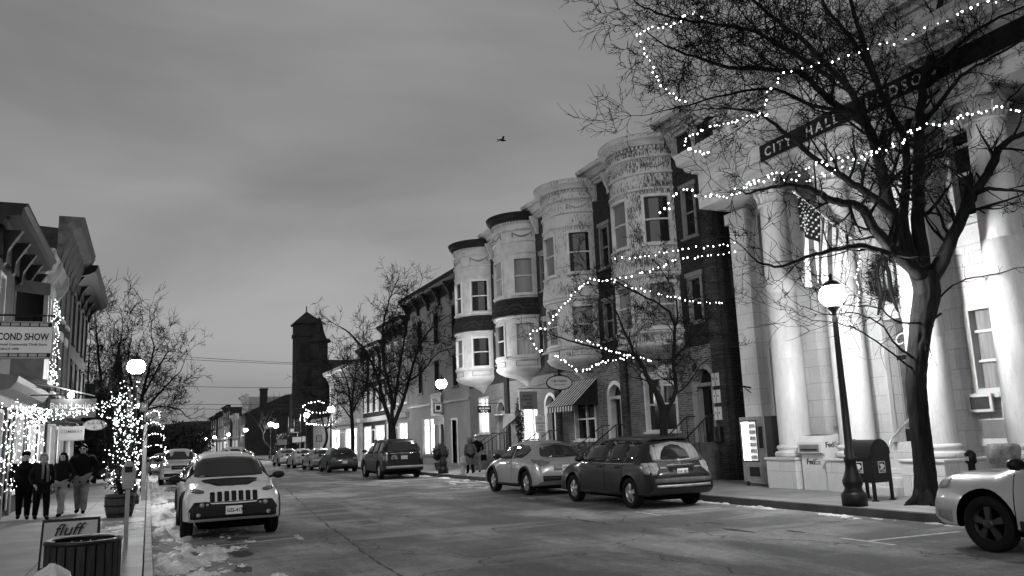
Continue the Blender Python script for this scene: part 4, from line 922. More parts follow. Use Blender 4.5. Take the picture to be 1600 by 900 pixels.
    def plate(s, mode, z, txt, y=0, w=.30, h=.15, off=.03):
        q = MB(); x = s.P(mode, y, z, off)[0]; sg = 1 if mode == 'F' else -1
        q.box(min(x, x-sg*.012), max(x, x-sg*.012), y-w/2, y+w/2, z-h/2, z+h/2); pl = q.build('licence_plate', M_PLATE, s.root)
        text(txt, h*.62, (x+sg*.002, y+(-w*.44 if sg > 0 else w*.44), z-h*.24), (0, 1 if sg > 0 else -1, 0), (0, 0, 1), M_TEXTBLK, pl, extrude=.001, offset=.002, xs=.86)
    def underside(s):
        q = MB(); q.box(.3+s.off, s.L-.35+s.off, -s.W*.33, s.W*.33, .2, .34); q.build('underbody', M_WELL, s.root)
U = PI/2
def suv_glass(c, wins, ws, rg, m_=None):
    for w in wins: c.both(w, name='side_window', m_=m_ or M_CGLASS, off=.007, nv=4)
    c.patch('F', ws, name='windscreen', m_=M_CGLASS, off=.016, nv=6, nu=3)
    c.patch('B', rg, name='rear_window', m_=M_CGLASS, off=.012, nv=5, nu=3)
# --- white off-roader at the left kerb, nose towards us
L_ = 4.62
T_ = [(0, .78), (.06, 1.0), (.16, 1.15), (.42, 1.56), (.62, 1.65), (1.6, 1.70), (2.5, 1.66), (2.75, 1.60), (3.42, 1.17), (3.5, 1.13), (4.0, 1.08), (4.36, 1.0), (4.50, .93), (4.57, .80), (4.62, .66)]
jp = Car('white off-road car with a dark bonnet patch and seven-slot grille at the left kerb', (1.60, 19.95, 0), -U, L=L_, W=1.90, H=1.70, top=T_, belt=1.08, tum=.15, wb=(.98, 3.68), R=.39, pm=paint('white_car_paint', .60, .0), clad=M_PLASTIC, flare=.02, zlow=.33, ft=.13, rim=M_RIM, name='parked_car', bot=[(0, .5), (.2, .4), (.5, .33), (3.9, .33), (4.3, .36), (4.5, .36), (4.62, .42)])
suv_glass(jp, ([(.75, 1.18, 1.42), (1.35, 1.12, 1.56), (1.48, 1.12, 1.57)], [(1.55, 1.12, 1.57), (2.3, 1.11, 1.575)], [(2.38, 1.11, 1.575), (2.75, 1.11, 1.52), (3.15, 1.12, 1.28)]), [(-.70, 1.20, 1.24), (-.62, 1.19, 1.48), (-.50, 1.185, 1.57), (0, 1.185, 1.60), (.50, 1.185, 1.57), (.62, 1.19, 1.48), (.70, 1.20, 1.24)], [(-.6, 1.2, 1.45), (0, 1.18, 1.52), (.6, 1.2, 1.45)])
jp.patch('T', [(3.47, -.56, .56), (3.9, -.50, .50), (4.18, -.34, .34), (4.24, -.28, .28)], off=.008, name='bonnet_decal', m_=M_PLASTIC, nv=6)
for k in range(7):
    y = (k-3)*.135; lift = .02*abs(k-3)*.3
    jp.patch('F', [(y-.046, .755, .925-lift*.5), (y-.03, .745, .935-lift*.5), (y+.03, .745, .935-lift*.5), (y+.046, .755, .925-lift*.5)], off=.012, name='grille_slot', m_=M_BLACK, nu=2, nv=3)
jp.patch('F', [(-.50, .725, .742), (0, .718, .735), (.50, .725, .742)], off=.010, name='grille_edge', m_=M_PLASTIC, nu=4, nv=1)
jp.sym('F', [(.56, .915, .955), (.66, .90, .985), (.80, .93, 1.0)], name='headlight', m_=mat('headlamp_glass', .07, .1, .5, 14), off=.012)
jp.patch('F', [(-.84, .44, .60), (-.74, .42, .745), (-.50, .425, .75), (-.42, .425, .70), (0, .425, .69), (.42, .425, .70), (.50, .425, .75), (.74, .42, .745), (.84, .44, .60)], off=.014, name='front_bumper', m_=M_PLASTIC, nu=3, nv=4)
for sg in (1, -1):
    for yy, zz, rr in ((.60, .69, .045), (.50, .69, .028), (.66, .50, .042)):
        x = jp.P('F', sg*yy, zz, .014)[0]; q = MB(); q.lathe([(rr, -.02), (rr, .012), (rr*.5, .02), (.001, .022)], (x, sg*yy, zz), 14, axis='x'); q.build('fog_light', M_LENS, jp.root)
jp.plate('F', .57, 'GSS-4177', y=.0, w=.31, h=.16, off=.035)
text('Jeep', .06, (jp.P('T', 4.30, 0, .0)[0], -.09, jp.P('T', 4.30, 0, .012)[2]), (0, 1, 0), (-.9, 0, .3), M_TEXTBLK, jp.root, extrude=.001, name='badge', offset=.002)
jp.mirror(3.12, 1.12, M_PLASTIC, .13); jp.seams((1.55, 2.34, 3.25), .42, 1.08); jp.handles((1.75, 2.5), .98); jp.rails(.8, 2.6, .60, M_CHROME); jp.underside()
jp.both([(1.4, .34, .46), (3.2, .34, .46)], name='sill_cladding', m_=M_PLASTIC, off=.016)
q = MB(); q.tube([(3.38+jp.off, -.5, jp.P('F', -.5, 1.21, 0)[2]), (3.30+jp.off, .1, 1.225)], .008, 4); q.build('wiper', M_PLASTIC, jp.root)
# --- dark estate SUV at the right kerb, tail towards us
T_ = [(0, .78), (.07, .90), (.15, 1.02), (.40, 1.50), (.52, 1.635), (1.0, 1.67), (2.2, 1.69), (2.9, 1.62), (3.62, 1.13), (3.72, 1.09), (4.4, 1.0), (4.68, .86), (4.78, .62)]
fo = Car('dark dusty family SUV with roof rails and a wiped rear window', (11.42, 18.72, 0), U, L=4.78, W=1.84, H=1.69, top=T_, belt=1.03, tum=.20, wb=(.95, 3.80), R=.355, pm=paint('dark_car_paint', .014, .1, .3), clad=None, zlow=.28, rim=M_RIM, arch=.055, flare=.02)
suv_glass(fo, ([(.62, 1.22, 1.36), (.80, 1.10, 1.50), (1.18, 1.06, 1.55)], [(1.26, 1.06, 1.555), (2.05, 1.06, 1.58)], [(2.13, 1.06, 1.58), (2.75, 1.06, 1.53), (3.3, 1.07, 1.22)]), [(-.66, 1.16, 1.3), (-.5, 1.14, 1.58), (0, 1.14, 1.61), (.5, 1.14, 1.58), (.66, 1.16, 1.3)], [(-.66, 1.10, 1.28), (-.58, 1.08, 1.46), (0, 1.06, 1.53), (.58, 1.08, 1.46), (.66, 1.10, 1.28)], m_=M_CGLASS)
bpy.data.objects.remove([o for o in fo.root.children if o.name.startswith('rear_window')][0])
rw = fo.patch('B', [(-.66, 1.10, 1.28), (-.58, 1.08, 1.46), (0, 1.06, 1.53), (.58, 1.08, 1.46), (.66, 1.10, 1.28)], off=.012, name='rear_window', m_=mat('salt_dusted_glass', .15, .5, .45, 4., stretch=(1, 6, 1)), nv=5)
fo.patch('B', [(-.36, 1.125, 1.16), (-.30, 1.12, 1.33), (-.15, 1.12, 1.44), (.05, 1.12, 1.47), (.25, 1.12, 1.42), (.38, 1.12, 1.30), (.46, 1.125, 1.16)], off=.018, name='wiped_glass', m_=M_CGLASS, nv=4, parent=rw)
fo.patch('B', [(-.52, 1.575, 1.61), (0, 1.60, 1.63), (.52, 1.575, 1.61)], off=.10, thick=.12, name='rear_spoiler', m_=M_BLACK, nv=1, nu=5)
for sg in ('L', 'R'):
    k = 1 if sg == 'L' else -1
    fo.patch('B', [(k*.60, .92, 1.06), (k*.70, .80, 1.07), (k*.80, .78, 1.06)], off=.014, name='tail_light', m_=M_LENS, nv=4); fo.patch(sg, [(.13, .80, 1.04), (.22, .80, 1.06), (.38, .92, 1.06)], off=.010, name='tail_light', m_=M_LENS, nv=4)
fo.patch('B', [(-.36, .985, 1.005), (.36, .985, 1.005)], off=.018, name='tailgate_trim', m_=M_CHROME, nu=5, nv=1)
fo.patch('B', [(-.34, .74, .95), (.34, .74, .95)], off=.004, name='plate_recess', m_=M_BLACK, nu=4, nv=2)
fo.patch('B', [(-.74, .50, .56), (0, .49, .55), (.74, .50, .56)], off=.03, thick=.04, name='bumper_trim', m_=M_GREYMETAL, nu=5, nv=1); fo.patch('B', [(-.78, .60, .70), (0, .59, .71), (.78, .60, .70)], off=.012, name='bumper_pad', m_=mat('dusty_plastic', .09, .7, .3, 6), nu=5, nv=2)
fo.plate('B', .84, 'EVK 3821', w=.30, h=.14); text('SUBARU', .045, (fo.P('B', .55, .93, .006)[0], .56, .93), (0, -1, 0), (0, 0, 1), M_TEXTWHT, fo.root, extrude=.001, name='badge'); text('FORESTER', .035, (fo.P('B', -.42, .93, .006)[0], -.40, .93), (0, -1, 0), (0, 0, 1), M_TEXTWHT, fo.root, extrude=.001, name='badge')
q = MB(); x = fo.P('B', 0, 1.04, .02)[0]; q.lathe([(.055, -.01), (.055, .006), (.001, .012)], (x, 0, 1.035), 14, axis='x'); q.build('badge', M_CHROME, fo.root)
q = MB(); q.tube([(fo.P('B', -.02, 1.10, .03)[0], -.02, 1.10), (fo.P('B', -.30, 1.115, .035)[0], -.34, 1.12)], .012, 5); q.sphere((fo.P('B', 0, 1.10, .03)[0], 0, 1.10), .035); q.build('wiper', M_WHITE, fo.root)
fo.mirror(3.2, 1.10, M_BLACK); fo.seams((1.22, 2.09, 3.35), .38, 1.03); fo.handles((1.45, 2.32), .94, M_BLACK); fo.rails(.7, 2.7, .62); fo.underside()
fo.both([(1.25, .29, .36), (3.4, .29, .36)], name='sill_cladding', m_=M_PLASTIC, off=.014)
fo.both([(.7, 1.035, 1.05), (1.2, 1.028, 1.043), (3.25, 1.035, 1.05)], name='window_trim', m_=M_CHROME, off=.014, nv=1)
# --- silver crossover in front of it
T_ = [(0, .80), (.06, .98), (.14, 1.08), (.60, 1.42), (.80, 1.56), (1.4, 1.63), (2.1, 1.645), (2.8, 1.56), (3.45, 1.14), (3.55, 1.10), (4.1, 1.0), (4.45, .86), (4.6, .60)]
lx = Car('silver sloping-backed crossover ahead of the dark dusty SUV', (11.50, 24.70, 0), U, L=4.60, W=1.86, H=1.645, top=T_, belt=1.02, tum=.22, wb=(.98, 3.62), R=.365, pm=paint('silver_car_paint', .30, .55), clad=M_PLASTIC, zlow=.27, flare=.045, spokes=5)
suv_glass(lx, ([(.95, 1.28, 1.37), (1.3, 1.12, 1.49), (2.0, 1.08, 1.535)], [(2.08, 1.08, 1.535), (2.6, 1.08, 1.48), (3.15, 1.10, 1.22)]), [(-.66, 1.17, 1.3), (-.5, 1.16, 1.54), (0, 1.16, 1.57), (.5, 1.16, 1.54), (.66, 1.17, 1.3)], [(-.66, 1.16, 1.22), (-.55, 1.13, 1.42), (0, 1.12, 1.50), (.55, 1.13, 1.42), (.66, 1.16, 1.22)])
for sg in ('L', 'R'):
    k = 1 if sg == 'L' else -1
    lx.patch('B', [(k*.50, .98, 1.0), (k*.66, .93, 1.03), (k*.82, .88, 1.05)], off=.012, name='tail_light', m_=M_REDL); lx.patch(sg, [(.12, .90, 1.05), (.3, .96, 1.07), (.62, 1.04, 1.08)], off=.012, name='tail_light', m_=M_REDL)
lx.patch('B', [(-.42, .74, .90), (.42, .74, .90)], off=.004, name='plate_recess', m_=M_GREYP, nu=4, nv=2); lx.plate('B', .82, 'HDN 2057'); lx.patch('B', [(-.78, .42, .60), (0, .42, .58), (.78, .42, .60)], off=.012, name='bumper_pad', m_=M_PLASTIC, nu=5, nv=2)
lx.patch('B', [(-.45, 1.53, 1.55), (0, 1.55, 1.57), (.45, 1.53, 1.55)], off=.09, thick=.12, name='rear_spoiler', m_=MATS['silver_car_paint'], nv=1, nu=4)
lx.mirror(3.05, 1.12, M_BLACK); lx.seams((1.30, 2.04, 3.15), .40, 1.03); lx.handles((1.5, 2.25), .93); lx.underside(); lx.both([(1.4, .28, .34), (3.2, .28, .34)], name='sill_cladding', m_=M_PLASTIC, off=.014)
# --- big dark SUV
T_ = [(0, .80), (.05, 1.0), (.10, 1.15), (.32, 1.68), (.45, 1.83), (1.2, 1.88), (2.6, 1.88), (3.2, 1.78), (3.85, 1.28), (3.95, 1.22), (4.75, 1.12), (5.0, .98), (5.1, .65)]
th = Car('big dark police-type SUV with a round emblem on its tailgate', (11.15, 41.0, 0), U, L=5.1, W=2.02, H=1.89, top=T_, belt=1.15, tum=.15, wb=(1.05, 4.0), R=.40, pm=paint('black_car_paint', .010, .15, .2), zlow=.33, n=5.5)
suv_glass(th, ([(.40, 1.22, 1.6), (1.15, 1.2, 1.74)], [(1.25, 1.2, 1.74), (2.15, 1.19, 1.75)], [(2.25, 1.19, 1.75), (3.0, 1.19, 1.68), (3.5, 1.2, 1.38)]), [(-.7, 1.3, 1.5), (-.5, 1.28, 1.77), (.5, 1.28, 1.77), (.7, 1.3, 1.5)], [(-.74, 1.28, 1.5), (-.68, 1.24, 1.70), (0, 1.22, 1.74), (.68, 1.24, 1.70), (.74, 1.28, 1.5)])
for sg in ('L', 'R'):
    k = 1 if sg == 'L' else -1
    th.patch('B', [(k*.80, .85, 1.28), (k*.92, .85, 1.26)], off=.014, name='tail_light', m_=M_REDL); th.patch(sg, [(.10, .88, 1.25), (.2, .88, 1.25)], off=.010, name='tail_light', m_=M_REDL)
th.patch('B', [(-.68, 1.185, 1.205), (.68, 1.185, 1.205)], off=.014, name='tailgate_trim', m_=M_CHROME, nu=5, nv=1)
x = th.P('B', .48, .98, .012)[0]; q = MB(); q.lathe([(.15, -.01), (.15, .003), (.001, .004)], (x, .48, .98), 20, axis='x'); q.build('emblem', M_LENS, th.root)
q = MB(); x -= .008
for i in range(5): a = PI/2+i*4*PI/5; b = a+4*PI/5; q.tube([(x, .48+.11*math.cos(a), .98+.11*math.sin(a)), (x, .48+.11*math.cos(b), .98+.11*math.sin(b))], .012, 4)
q.build('emblem_star', M_BLACK, th.root)
th.plate('B', 1.0, 'CTH 6412', w=.32, h=.16); th.patch('B', [(-.9, .50, .62), (.9, .50, .62)], off=.03, name='bumper_pad', m_=M_GREYP, nu=5, nv=2); th.mirror(3.4, 1.28, M_BLACK); th.seams((1.2, 2.2, 3.5), .45, 1.15); th.handles((1.5, 2.5), 1.05); th.rails(.6, 2.8, .68, M_CHROME); th.underside()
# --- pale SUV coming into the frame on the right
T_ = [(0, .78), (.07, .95), (.15, 1.1), (.42, 1.52), (.6, 1.62), (1.6, 1.66), (2.4, 1.63), (2.65, 1.56), (3.25, 1.14), (3.35, 1.10), (3.9, 1.07), (4.22, 1.03), (4.36, .97), (4.42, .72)]
cp = Car('pale silver SUV cut off by the right edge of the photo, dark five-spoke wheel', (11.42, 6.74, 0), U, L=4.42, W=1.84, H=1.66, top=T_, belt=1.05, tum=.17, wb=(.85, 3.50), R=.372, pm=paint('pale_silver_car_paint', .42, .35), clad=None, flare=.05, zlow=.30, rim=M_RIMD, spokes=5, arch=.085, ft=.17)
suv_glass(cp, ([(.7, 1.15, 1.42), (1.35, 1.11, 1.54)], [(1.43, 1.11, 1.54), (2.15, 1.10, 1.55)], [(2.23, 1.10, 1.55), (2.6, 1.10, 1.48), (3.0, 1.11, 1.25)]), [(-.66, 1.18, 1.3), (-.5, 1.17, 1.52), (.5, 1.17, 1.52), (.66, 1.18, 1.3)], [(-.6, 1.15, 1.4), (.6, 1.15, 1.4)])
cp.both([(4.10, .84, .97), (4.22, .82, .96), (4.32, .82, .92)], name='headlight', m_=M_LENS, off=.014); cp.sym('F', [(.5, .84, .93), (.72, .84, .93)], name='headlight', m_=M_LENS, off=.01)
cp.patch('F', [(-.7, .40, .58), (.7, .40, .58)], off=.012, name='front_bumper', m_=M_PLASTIC, nu=5, nv=2); cp.both([(4.05, .36, .52), (4.34, .42, .54)], name='bumper_corner', m_=M_GREYP, off=.012)
cp.mirror(2.95, 1.14, M_BLACK); cp.seams((1.4, 2.2, 3.05), .42, 1.05); cp.handles((1.6, 2.4), .97); cp.underside(); cp.both([(1.3, .31, .45), (3.0, .31, .45)], name='sill_cladding', m_=M_PLASTIC, off=.016)
cp.patch('T', [(3.42, .60, .615), (4.2, .54, .555)], off=.003, name='bonnet_gap', m_=M_WELL, nv=1, nu=5); cp.patch('T', [(3.42, -.615, -.60), (4.2, -.555, -.54)], off=.003, name='bonnet_gap', m_=M_WELL, nv=1, nu=5)
# --- saloons further along and the cars behind the off-roader
SED = [(0, .70), (.06, .92), (.5, 1.02), (.75, 1.08), (1.25, 1.36), (1.6, 1.44), (2.2, 1.46), (2.7, 1.38), (3.35, 1.02), (3.45, .98), (4.2, .88), (4.5, .78), (4.6, .55)]
HAT = [(0, .72), (.06, .95), (.15, 1.05), (.5, 1.35), (.75, 1.47), (1.6, 1.53), (2.2, 1.50), (3.0, 1.08), (3.1, 1.02), (3.8, .92), (4.1, .80), (4.2, .55)]
def simple(label, x, y, rz, top, H, pm, lens=M_REDL, name='parked_car', W=1.8, group='cars parked along the right kerb'):
    L_ = top[-1][0]; c = Car(label, (x, y, 0), rz, L=L_, W=W, H=H, top=top, belt=H*.64, tum=.2, wb=(.85, L_-.9), R=.32, pm=pm, zlow=.24, group=group, name=name)
    b = H*.64; roof0, roof1 = (1.2, 2.9) if top is SED else (.7, 2.6)
    c.both([(roof0-.1, b+.05, b+.12), (roof0+.25, b+.04, H-.13), (roof1-.55, b+.04, H-.10), (roof1+.1, b+.05, b+.16)], name='side_window', m_=M_CGLASS, off=.008)
    c.patch('F', [(-.62, b+.1, b+.2), (-.48, b+.09, H-.10), (.48, b+.09, H-.10), (.62, b+.1, b+.2)], name='windscreen', m_=M_CGLASS, off=.016); c.patch('B', [(-.6, b+.16, b+.22), (-.45, b+.14, H-.11), (.45, b+.14, H-.11), (.6, b+.16, b+.22)], name='rear_window', m_=M_CGLASS, off=.012)
    for k in (1, -1): c.patch('B', [(k*.5, b-.18, b-.05), (k*.78, b-.2, b-.04)], name='tail_light', m_=lens, off=.012); c.patch('F', [(k*.45, b-.32, b-.22), (k*.72, b-.32, b-.18)], name='headlight', m_=M_LENS, off=.012)
    c.plate('B', .62, 'BJX 7304'); c.plate('F', .45, 'KLM 9160'); c.patch('F', [(-.4, b-.34, b-.22), (.4, b-.34, b-.22)], name='grille', m_=M_BLACK, off=.012, nu=4); c.mirror(roof1+.1, b+.04, M_BLACK); c.underside()
    return c
simple('small dark hatchback parked just beyond the big dark SUV', 11.0, 53.0, U, HAT, 1.5, paint('charcoal_car_paint', .03, .3))
simple('grey saloon parked second beyond the big dark SUV', 11.05, 59.6, U, SED, 1.46, paint('grey_car_paint', .20, .5))
simple('light saloon parked third beyond the big dark SUV', 11.0, 66.6, U, SED, 1.46, paint('light_car_paint', .34, .4))
simple('bright silver saloon parked last before the crossing', 11.1, 75.5, U, SED, 1.46, MATS['silver_car_paint'])
def suv(label, x, y, rz, pm, s_=1., name='parked_car', group=None):
    T2 = [(0, .78), (.07, .95), (.15, 1.1), (.42, 1.62), (.6, 1.74), (1.6, 1.80), (2.6, 1.77), (2.85, 1.70), (3.5, 1.22), (3.6, 1.17), (4.3, 1.1), (4.6, 1.0), (4.7, .88), (4.78, .62)]
    c = Car(label, (x, y, 0), rz, L=4.78, W=1.92, H=1.80, top=T2, belt=1.12, tum=.15, wb=(.95, 3.85), R=.37, pm=pm, zlow=.3, name=name, group=group)
    suv_glass(c, ([(.7, 1.22, 1.55), (1.45, 1.18, 1.66)], [(1.53, 1.18, 1.66), (2.4, 1.17, 1.67)], [(2.5, 1.17, 1.67), (2.85, 1.17, 1.6), (3.3, 1.18, 1.35)]), [(-.72, 1.26, 1.4), (-.55, 1.25, 1.66), (.55, 1.25, 1.66), (.72, 1.26, 1.4)], [(-.6, 1.25, 1.55), (.6, 1.25, 1.55)])
    c.patch('F', [(-.42, .78, .98), (.42, .78, .98)], name='grille', m_=M_PLASTIC, off=.012, nu=5); c.sym('F', [(.48, .86, .98), (.8, .88, 1.0)], name='headlight', m_=M_LENS, off=.012)
    c.patch('F', [(-.75, .44, .60), (.75, .44, .60)], name='front_bumper', m_=M_PLASTIC, off=.014, nu=5); c.plate('F', .66, 'FNR 5528'); c.patch('F', [(-.4, .87, .89), (.4, .87, .89)], name='grille_bar', m_=M_CHROME, off=.02, nu=4, nv=1)
    c.mirror(3.1, 1.2, M_BLACK); c.rails(.7, 2.7, .64, M_CHROME); c.underside(); return c
suv('white SUV parked behind the off-roader at the left kerb', 1.50, 47.6, -U, paint('white_car_paint', .60, .0))
p = atY(372, 705, 56); suv('pale tall car driving towards us down the middle of the street', p.x, 58.5, -U, MATS['pale_silver_car_paint'], name='car')
p = atY(327, 706, 84); simple('small car far down the left lane, roof just showing over the off-roader', p.x, 84, -U, SED, 1.46, MATS['silver_car_paint'], name='car', group=None)
p = atY(250, 725, 62); 
oc = simple('car with glaring headlights close to the left kerb behind the white SUV', .95, 66, -U, HAT, 1.5, MATS['grey_car_paint'], name='car', group=None)
for o in list(oc.root.children):
    if o.name.startswith('headlight'): o.data.materials.clear(); o.data.materials.append(emit('glaring_headlamp', 60))
# ------------------------------------------------------------------ people
def skin_mesh(name, V, E, m_, parent, sub=2, root=0):
    "V: list of (co, radius)"
    me = bpy.data.meshes.new(name); me.from_pydata([v[0] for v in V], E, []); o = bpy.data.objects.new(name, me); COL.objects.link(o)
    o.modifiers.new('skin', 'SKIN'); 
    for i, v in enumerate(V):
        r = v[1]; me.skin_vertices[0].data[i].radius = (r, r) if isinstance(r, float) else r; me.skin_vertices[0].data[i].use_root = (i == root)
    s_ = o.modifiers.new('sub', 'SUBSURF'); s_.levels = sub; s_.render_levels = sub
    dg = bpy.context.evaluated_depsgraph_get(); dg.update(); nm = bpy.data.meshes.new_from_object(o.evaluated_get(dg)); bpy.data.objects.remove(o)
    nm.materials.clear(); nm.materials.append(m_); nm.polygons.foreach_set('use_smooth', [True]*len(nm.polygons)); nm.name = name
    ob = bpy.data.objects.new(name, nm); COL.objects.link(ob); ob.parent = parent; return ob
M_CLOTH = {k: mat(k, c, .95, .35, 5, .3, 60, spec=.1) for k, c in (('black_wool', .004), ('dark_wool', .009), ('grey_denim', .15), ('pale_trousers', .30), ('dark_denim', .008), ('grey_coat', .10), ('striped_scarf', .12), ('shoe_leather', .006), ('light_grey_fabric', .32))}
M_HAIRD = mat('dark_hair', .006, .6, .3, 30); M_HAIRG = mat('grey_hair', .40, .7, .3, 30); M_EYE = mat('eye', .01, .2, .1)
def person(label, loc, rz, h=1.75, build=1., coat='black_wool', legs='dark_denim', hair=M_HAIRD, hair_len=0., stride=.22, arms='pocket', hat=None, scarf=None, coat_len=.84, bag=False, bald=False, group=None, glasses=False, hood=False):
    t = local(thing('person', label, 'person', loc, rz, group)); k = h/1.75; B = build
    # facing -y
    J = {}
    def S(n, x, y, z, r): J[n] = ((x*k, y*k, z*k), r*k)
    S('pel', 0, 0, .95, (.15*B)); S('wai', 0, .0, 1.10, .125*B); S('che', 0, -.01, 1.29, .150*B); S('nb', 0, .0, 1.43, .085); S('nk', 0, -.005, 1.50, .055); S('jaw', 0, -.02, 1.575, .068); S('hd', 0, -.015, 1.645, .088); S('cr', 0, -.005, 1.70, .075)
    E = [('pel', 'wai'), ('wai', 'che'), ('che', 'nb'), ('nb', 'nk'), ('nk', 'jaw'), ('jaw', 'hd'), ('hd', 'cr')]
    S('no', 0, -.118, 1.615, .013); E.append(('hd', 'no'))
    for sg, sd_ in ((1, 'l'), (-1, 'r')):
        f = stride*sg*.5
        S('hip'+sd_, sg*.09, 0, .90, .095*B); S('kne'+sd_, sg*.10, -f*.55-.02, .49, .062); S('ank'+sd_, sg*.10, -f+.02, .10+(.03 if f < 0 else 0), .036); S('toe'+sd_, sg*.115, -f-.10, .045, .022)
        E += [('pel', 'hip'+sd_), ('hip'+sd_, 'kne'+sd_), ('kne'+sd_, 'ank'+sd_), ('ank'+sd_, 'toe'+sd_)]
        sw = .185*B
        S('sho'+sd_, sg*sw, .0, 1.40, .062)
        if arms == 'pocket': S('elb'+sd_, sg*(sw+.10), .09, 1.12, .047); S('wri'+sd_, sg*(sw+.03), -.08, .93, .034); S('pal'+sd_, sg*(sw-.0), -.13, .88, .036)
        else: S('elb'+sd_, sg*(sw+.07), .04, 1.10, .047); S('wri'+sd_, sg*(sw+.09), -.03-f*.3, .86, .030); S('pal'+sd_, sg*(sw+.09), -.06-f*.3, .78, .036)
        E += [('che', 'sho'+sd_), ('sho'+sd_, 'elb'+sd_), ('elb'+sd_, 'wri'+sd_), ('wri'+sd_, 'pal'+sd_)]
        px, py, pz = [c/k for c in J['pal'+sd_][0]]
        for i in range(4):
            ln = (.055, .065, .06, .048)[i]; yy = py-.03+.02*i
            S(f'f{i}a'+sd_, px+sg*.002, yy, pz-.035, .010); S(f'f{i}b'+sd_, px-sg*.012, yy-.008, pz-.035-ln, .0085); E += [('pal'+sd_, f'f{i}a'+sd_), (f'f{i}a'+sd_, f'f{i}b'+sd_)]
        S('tha'+sd_, px-sg*.01, py-.04, pz-.0, .011); S('thb'+sd_, px-sg*.02, py-.06, pz-.035, .009); E += [('pal'+sd_, 'tha'+sd_), ('tha'+sd_, 'thb'+sd_)]
    nm = list(J); idx = {n: i for i, n in enumerate(nm)}
    bo = skin_mesh('body', [J[n] for n in nm], [(idx[a], idx[b]) for a, b in E], M_SKIN, t)
    def sub(names, grow, extra=()):
        return [(J[n][0], J[n][1]+grow*k) for n in names]
    # trousers
    def chain(name, chains, grow, m_, mods=None, drop=(), sub_=2):
        ns = []; 
        for c in chains:
            for n in c:
                if n not in ns: ns.append(n)
        V = []
        for n in ns:
            co, r = J[n]; r = r+grow*k
            if mods and n in mods: co = tuple(Vector(co)+Vector(mods[n][0])*k); r = r+mods[n][1]*k
            V.append((co, r))
        Es = []
        for c in chains:
            for a, b in zip(c[:-1], c[1:]): 
                e = (ns.index(a), ns.index(b))
                if e not in Es: Es.append(e)
        return skin_mesh(name, V, Es, m_, t, sub=sub_)
    chain('trousers', [['pel', 'hipl', 'knel', 'ankl'], ['pel', 'hipr', 'kner', 'ankr']], .024, M_CLOTH[legs], {'ankl': ((0, .01, -.05), .012), 'ankr': ((0, .01, -.05), .012), 'knel': ((0, 0, 0), .008), 'kner': ((0, 0, 0), .008)})
    for sd_ in 'lr': chain('shoe', [['ank'+sd_, 'toe'+sd_]], .022, M_CLOTH['shoe_leather'], {'ank'+sd_: ((0, .03, -.04), .0), 'toe'+sd_: ((0, -.03, 0), .002)})
    # coat: one shell for the trunk with its sleeves
    q = MB(); n = 20; rows = []
    for z, rx, ry in ((coat_len, .200*B+.01, .150*B), (coat_len+.03, .205*B+.01, .155*B), (.96, .195*B, .145*B), (1.10, .185*B, .135*B), (1.25, .200*B, .140*B), (1.36, .212*B, .130*B), (1.42, .205*B, .112), (1.46, .150, .095), (1.49, .085, .080), (1.53, .080, .078), (1.52, .064, .062)):
        if z < .95 and z > coat_len+.04: pass
        rows.append([q.p(rx*k*math.copysign(abs(math.cos(2*PI*i/n))**.85, math.cos(2*PI*i/n)), ry*k*math.sin(2*PI*i/n)*(1+.04*math.sin(z*23+i)), z*k) for i in range(n)])
    for a_, b_ in zip(rows[:-1], rows[1:]):
        for i in range(n): q.face(a_[i], a_[(i+1) % n], b_[(i+1) % n], b_[i], sm=True)
    q.face(*reversed(rows[0]))
    for sd_ in 'lr':
        c_ = [Vector(J[m_ + sd_][0]) for m_ in ('sho', 'elb', 'wri')]; s0 = c_[0]+Vector((-.06*(1 if c_[0].x > 0 else -1)*k, 0, -.01)); pts = [s0, c_[0], c_[0].lerp(c_[1], .5)+Vector((c_[0].x*.08, 0, 0)), c_[1], c_[1].lerp(c_[2], .5), c_[2]]
        q.tube(pts, [.075*k*B**.5, .078*k*B**.5, .070*k*B**.5, .060*k, .054*k, .046*k], 10)
    q.build('coat', M_CLOTH[coat], t)
    # face
    q = MB()
    for sg in (1, -1): q.sphere((sg*.032*k, -.098*k, 1.645*k), .011)
    q.build('eye', M_EYE, t); q = MB(); q.tube([(-.025*k, -.085*k, 1.572*k), (0, -.092*k, 1.569*k), (.025*k, -.085*k, 1.572*k)], .005, 5); q.build('mouth', mat('lips', .16, .5), t)
    for sg in (1, -1): q = MB(); q.sphere((sg*.088*k, 0, 1.63*k), .022, 8, 6, 1.4); q.build('ear', M_SKIN, t)
    # hair / hat
    if not bald:
        q = MB(); c = Vector((0, .018*k, 1.675*k)); R = .100*k; n = 18; rows = []
        for j in range(9):
            ph = PI*.56*j/8; row = []
            for i in range(n):
                a = 2*PI*i/n; fr = min(1, max(0, -math.sin(a)+.30)); down = ph*(1-.44*fr); rr = R*(1+.03*math.sin(5*a+j))
                row.append(q.p(c.x+rr*.93*math.sin(down)*math.cos(a), c.y+rr*math.sin(down)*math.sin(a), c.z+rr*1.0*math.cos(down)))
            rows.append(row)
        for j in range(8):
            for i in range(n): q.face(rows[j][i], rows[j][(i+1) % n], rows[j+1][(i+1) % n], rows[j+1][i], sm=True)
        if hair_len:
            for i in range(15):
                a = PI*(-.12+1.24*i/14); x, y = c.x+R*.95*math.cos(a), c.y+R*.95*math.sin(a)
                q.tube([(x, y, c.z), (x*1.1, y*1.02+.01, c.z-.10), (x*1.15, y+.01, c.z-hair_len*.7), (x*1.0, y, c.z-hair_len)], [.022, .026, .025, .008], 5)
        q.build('hair', hair, t)
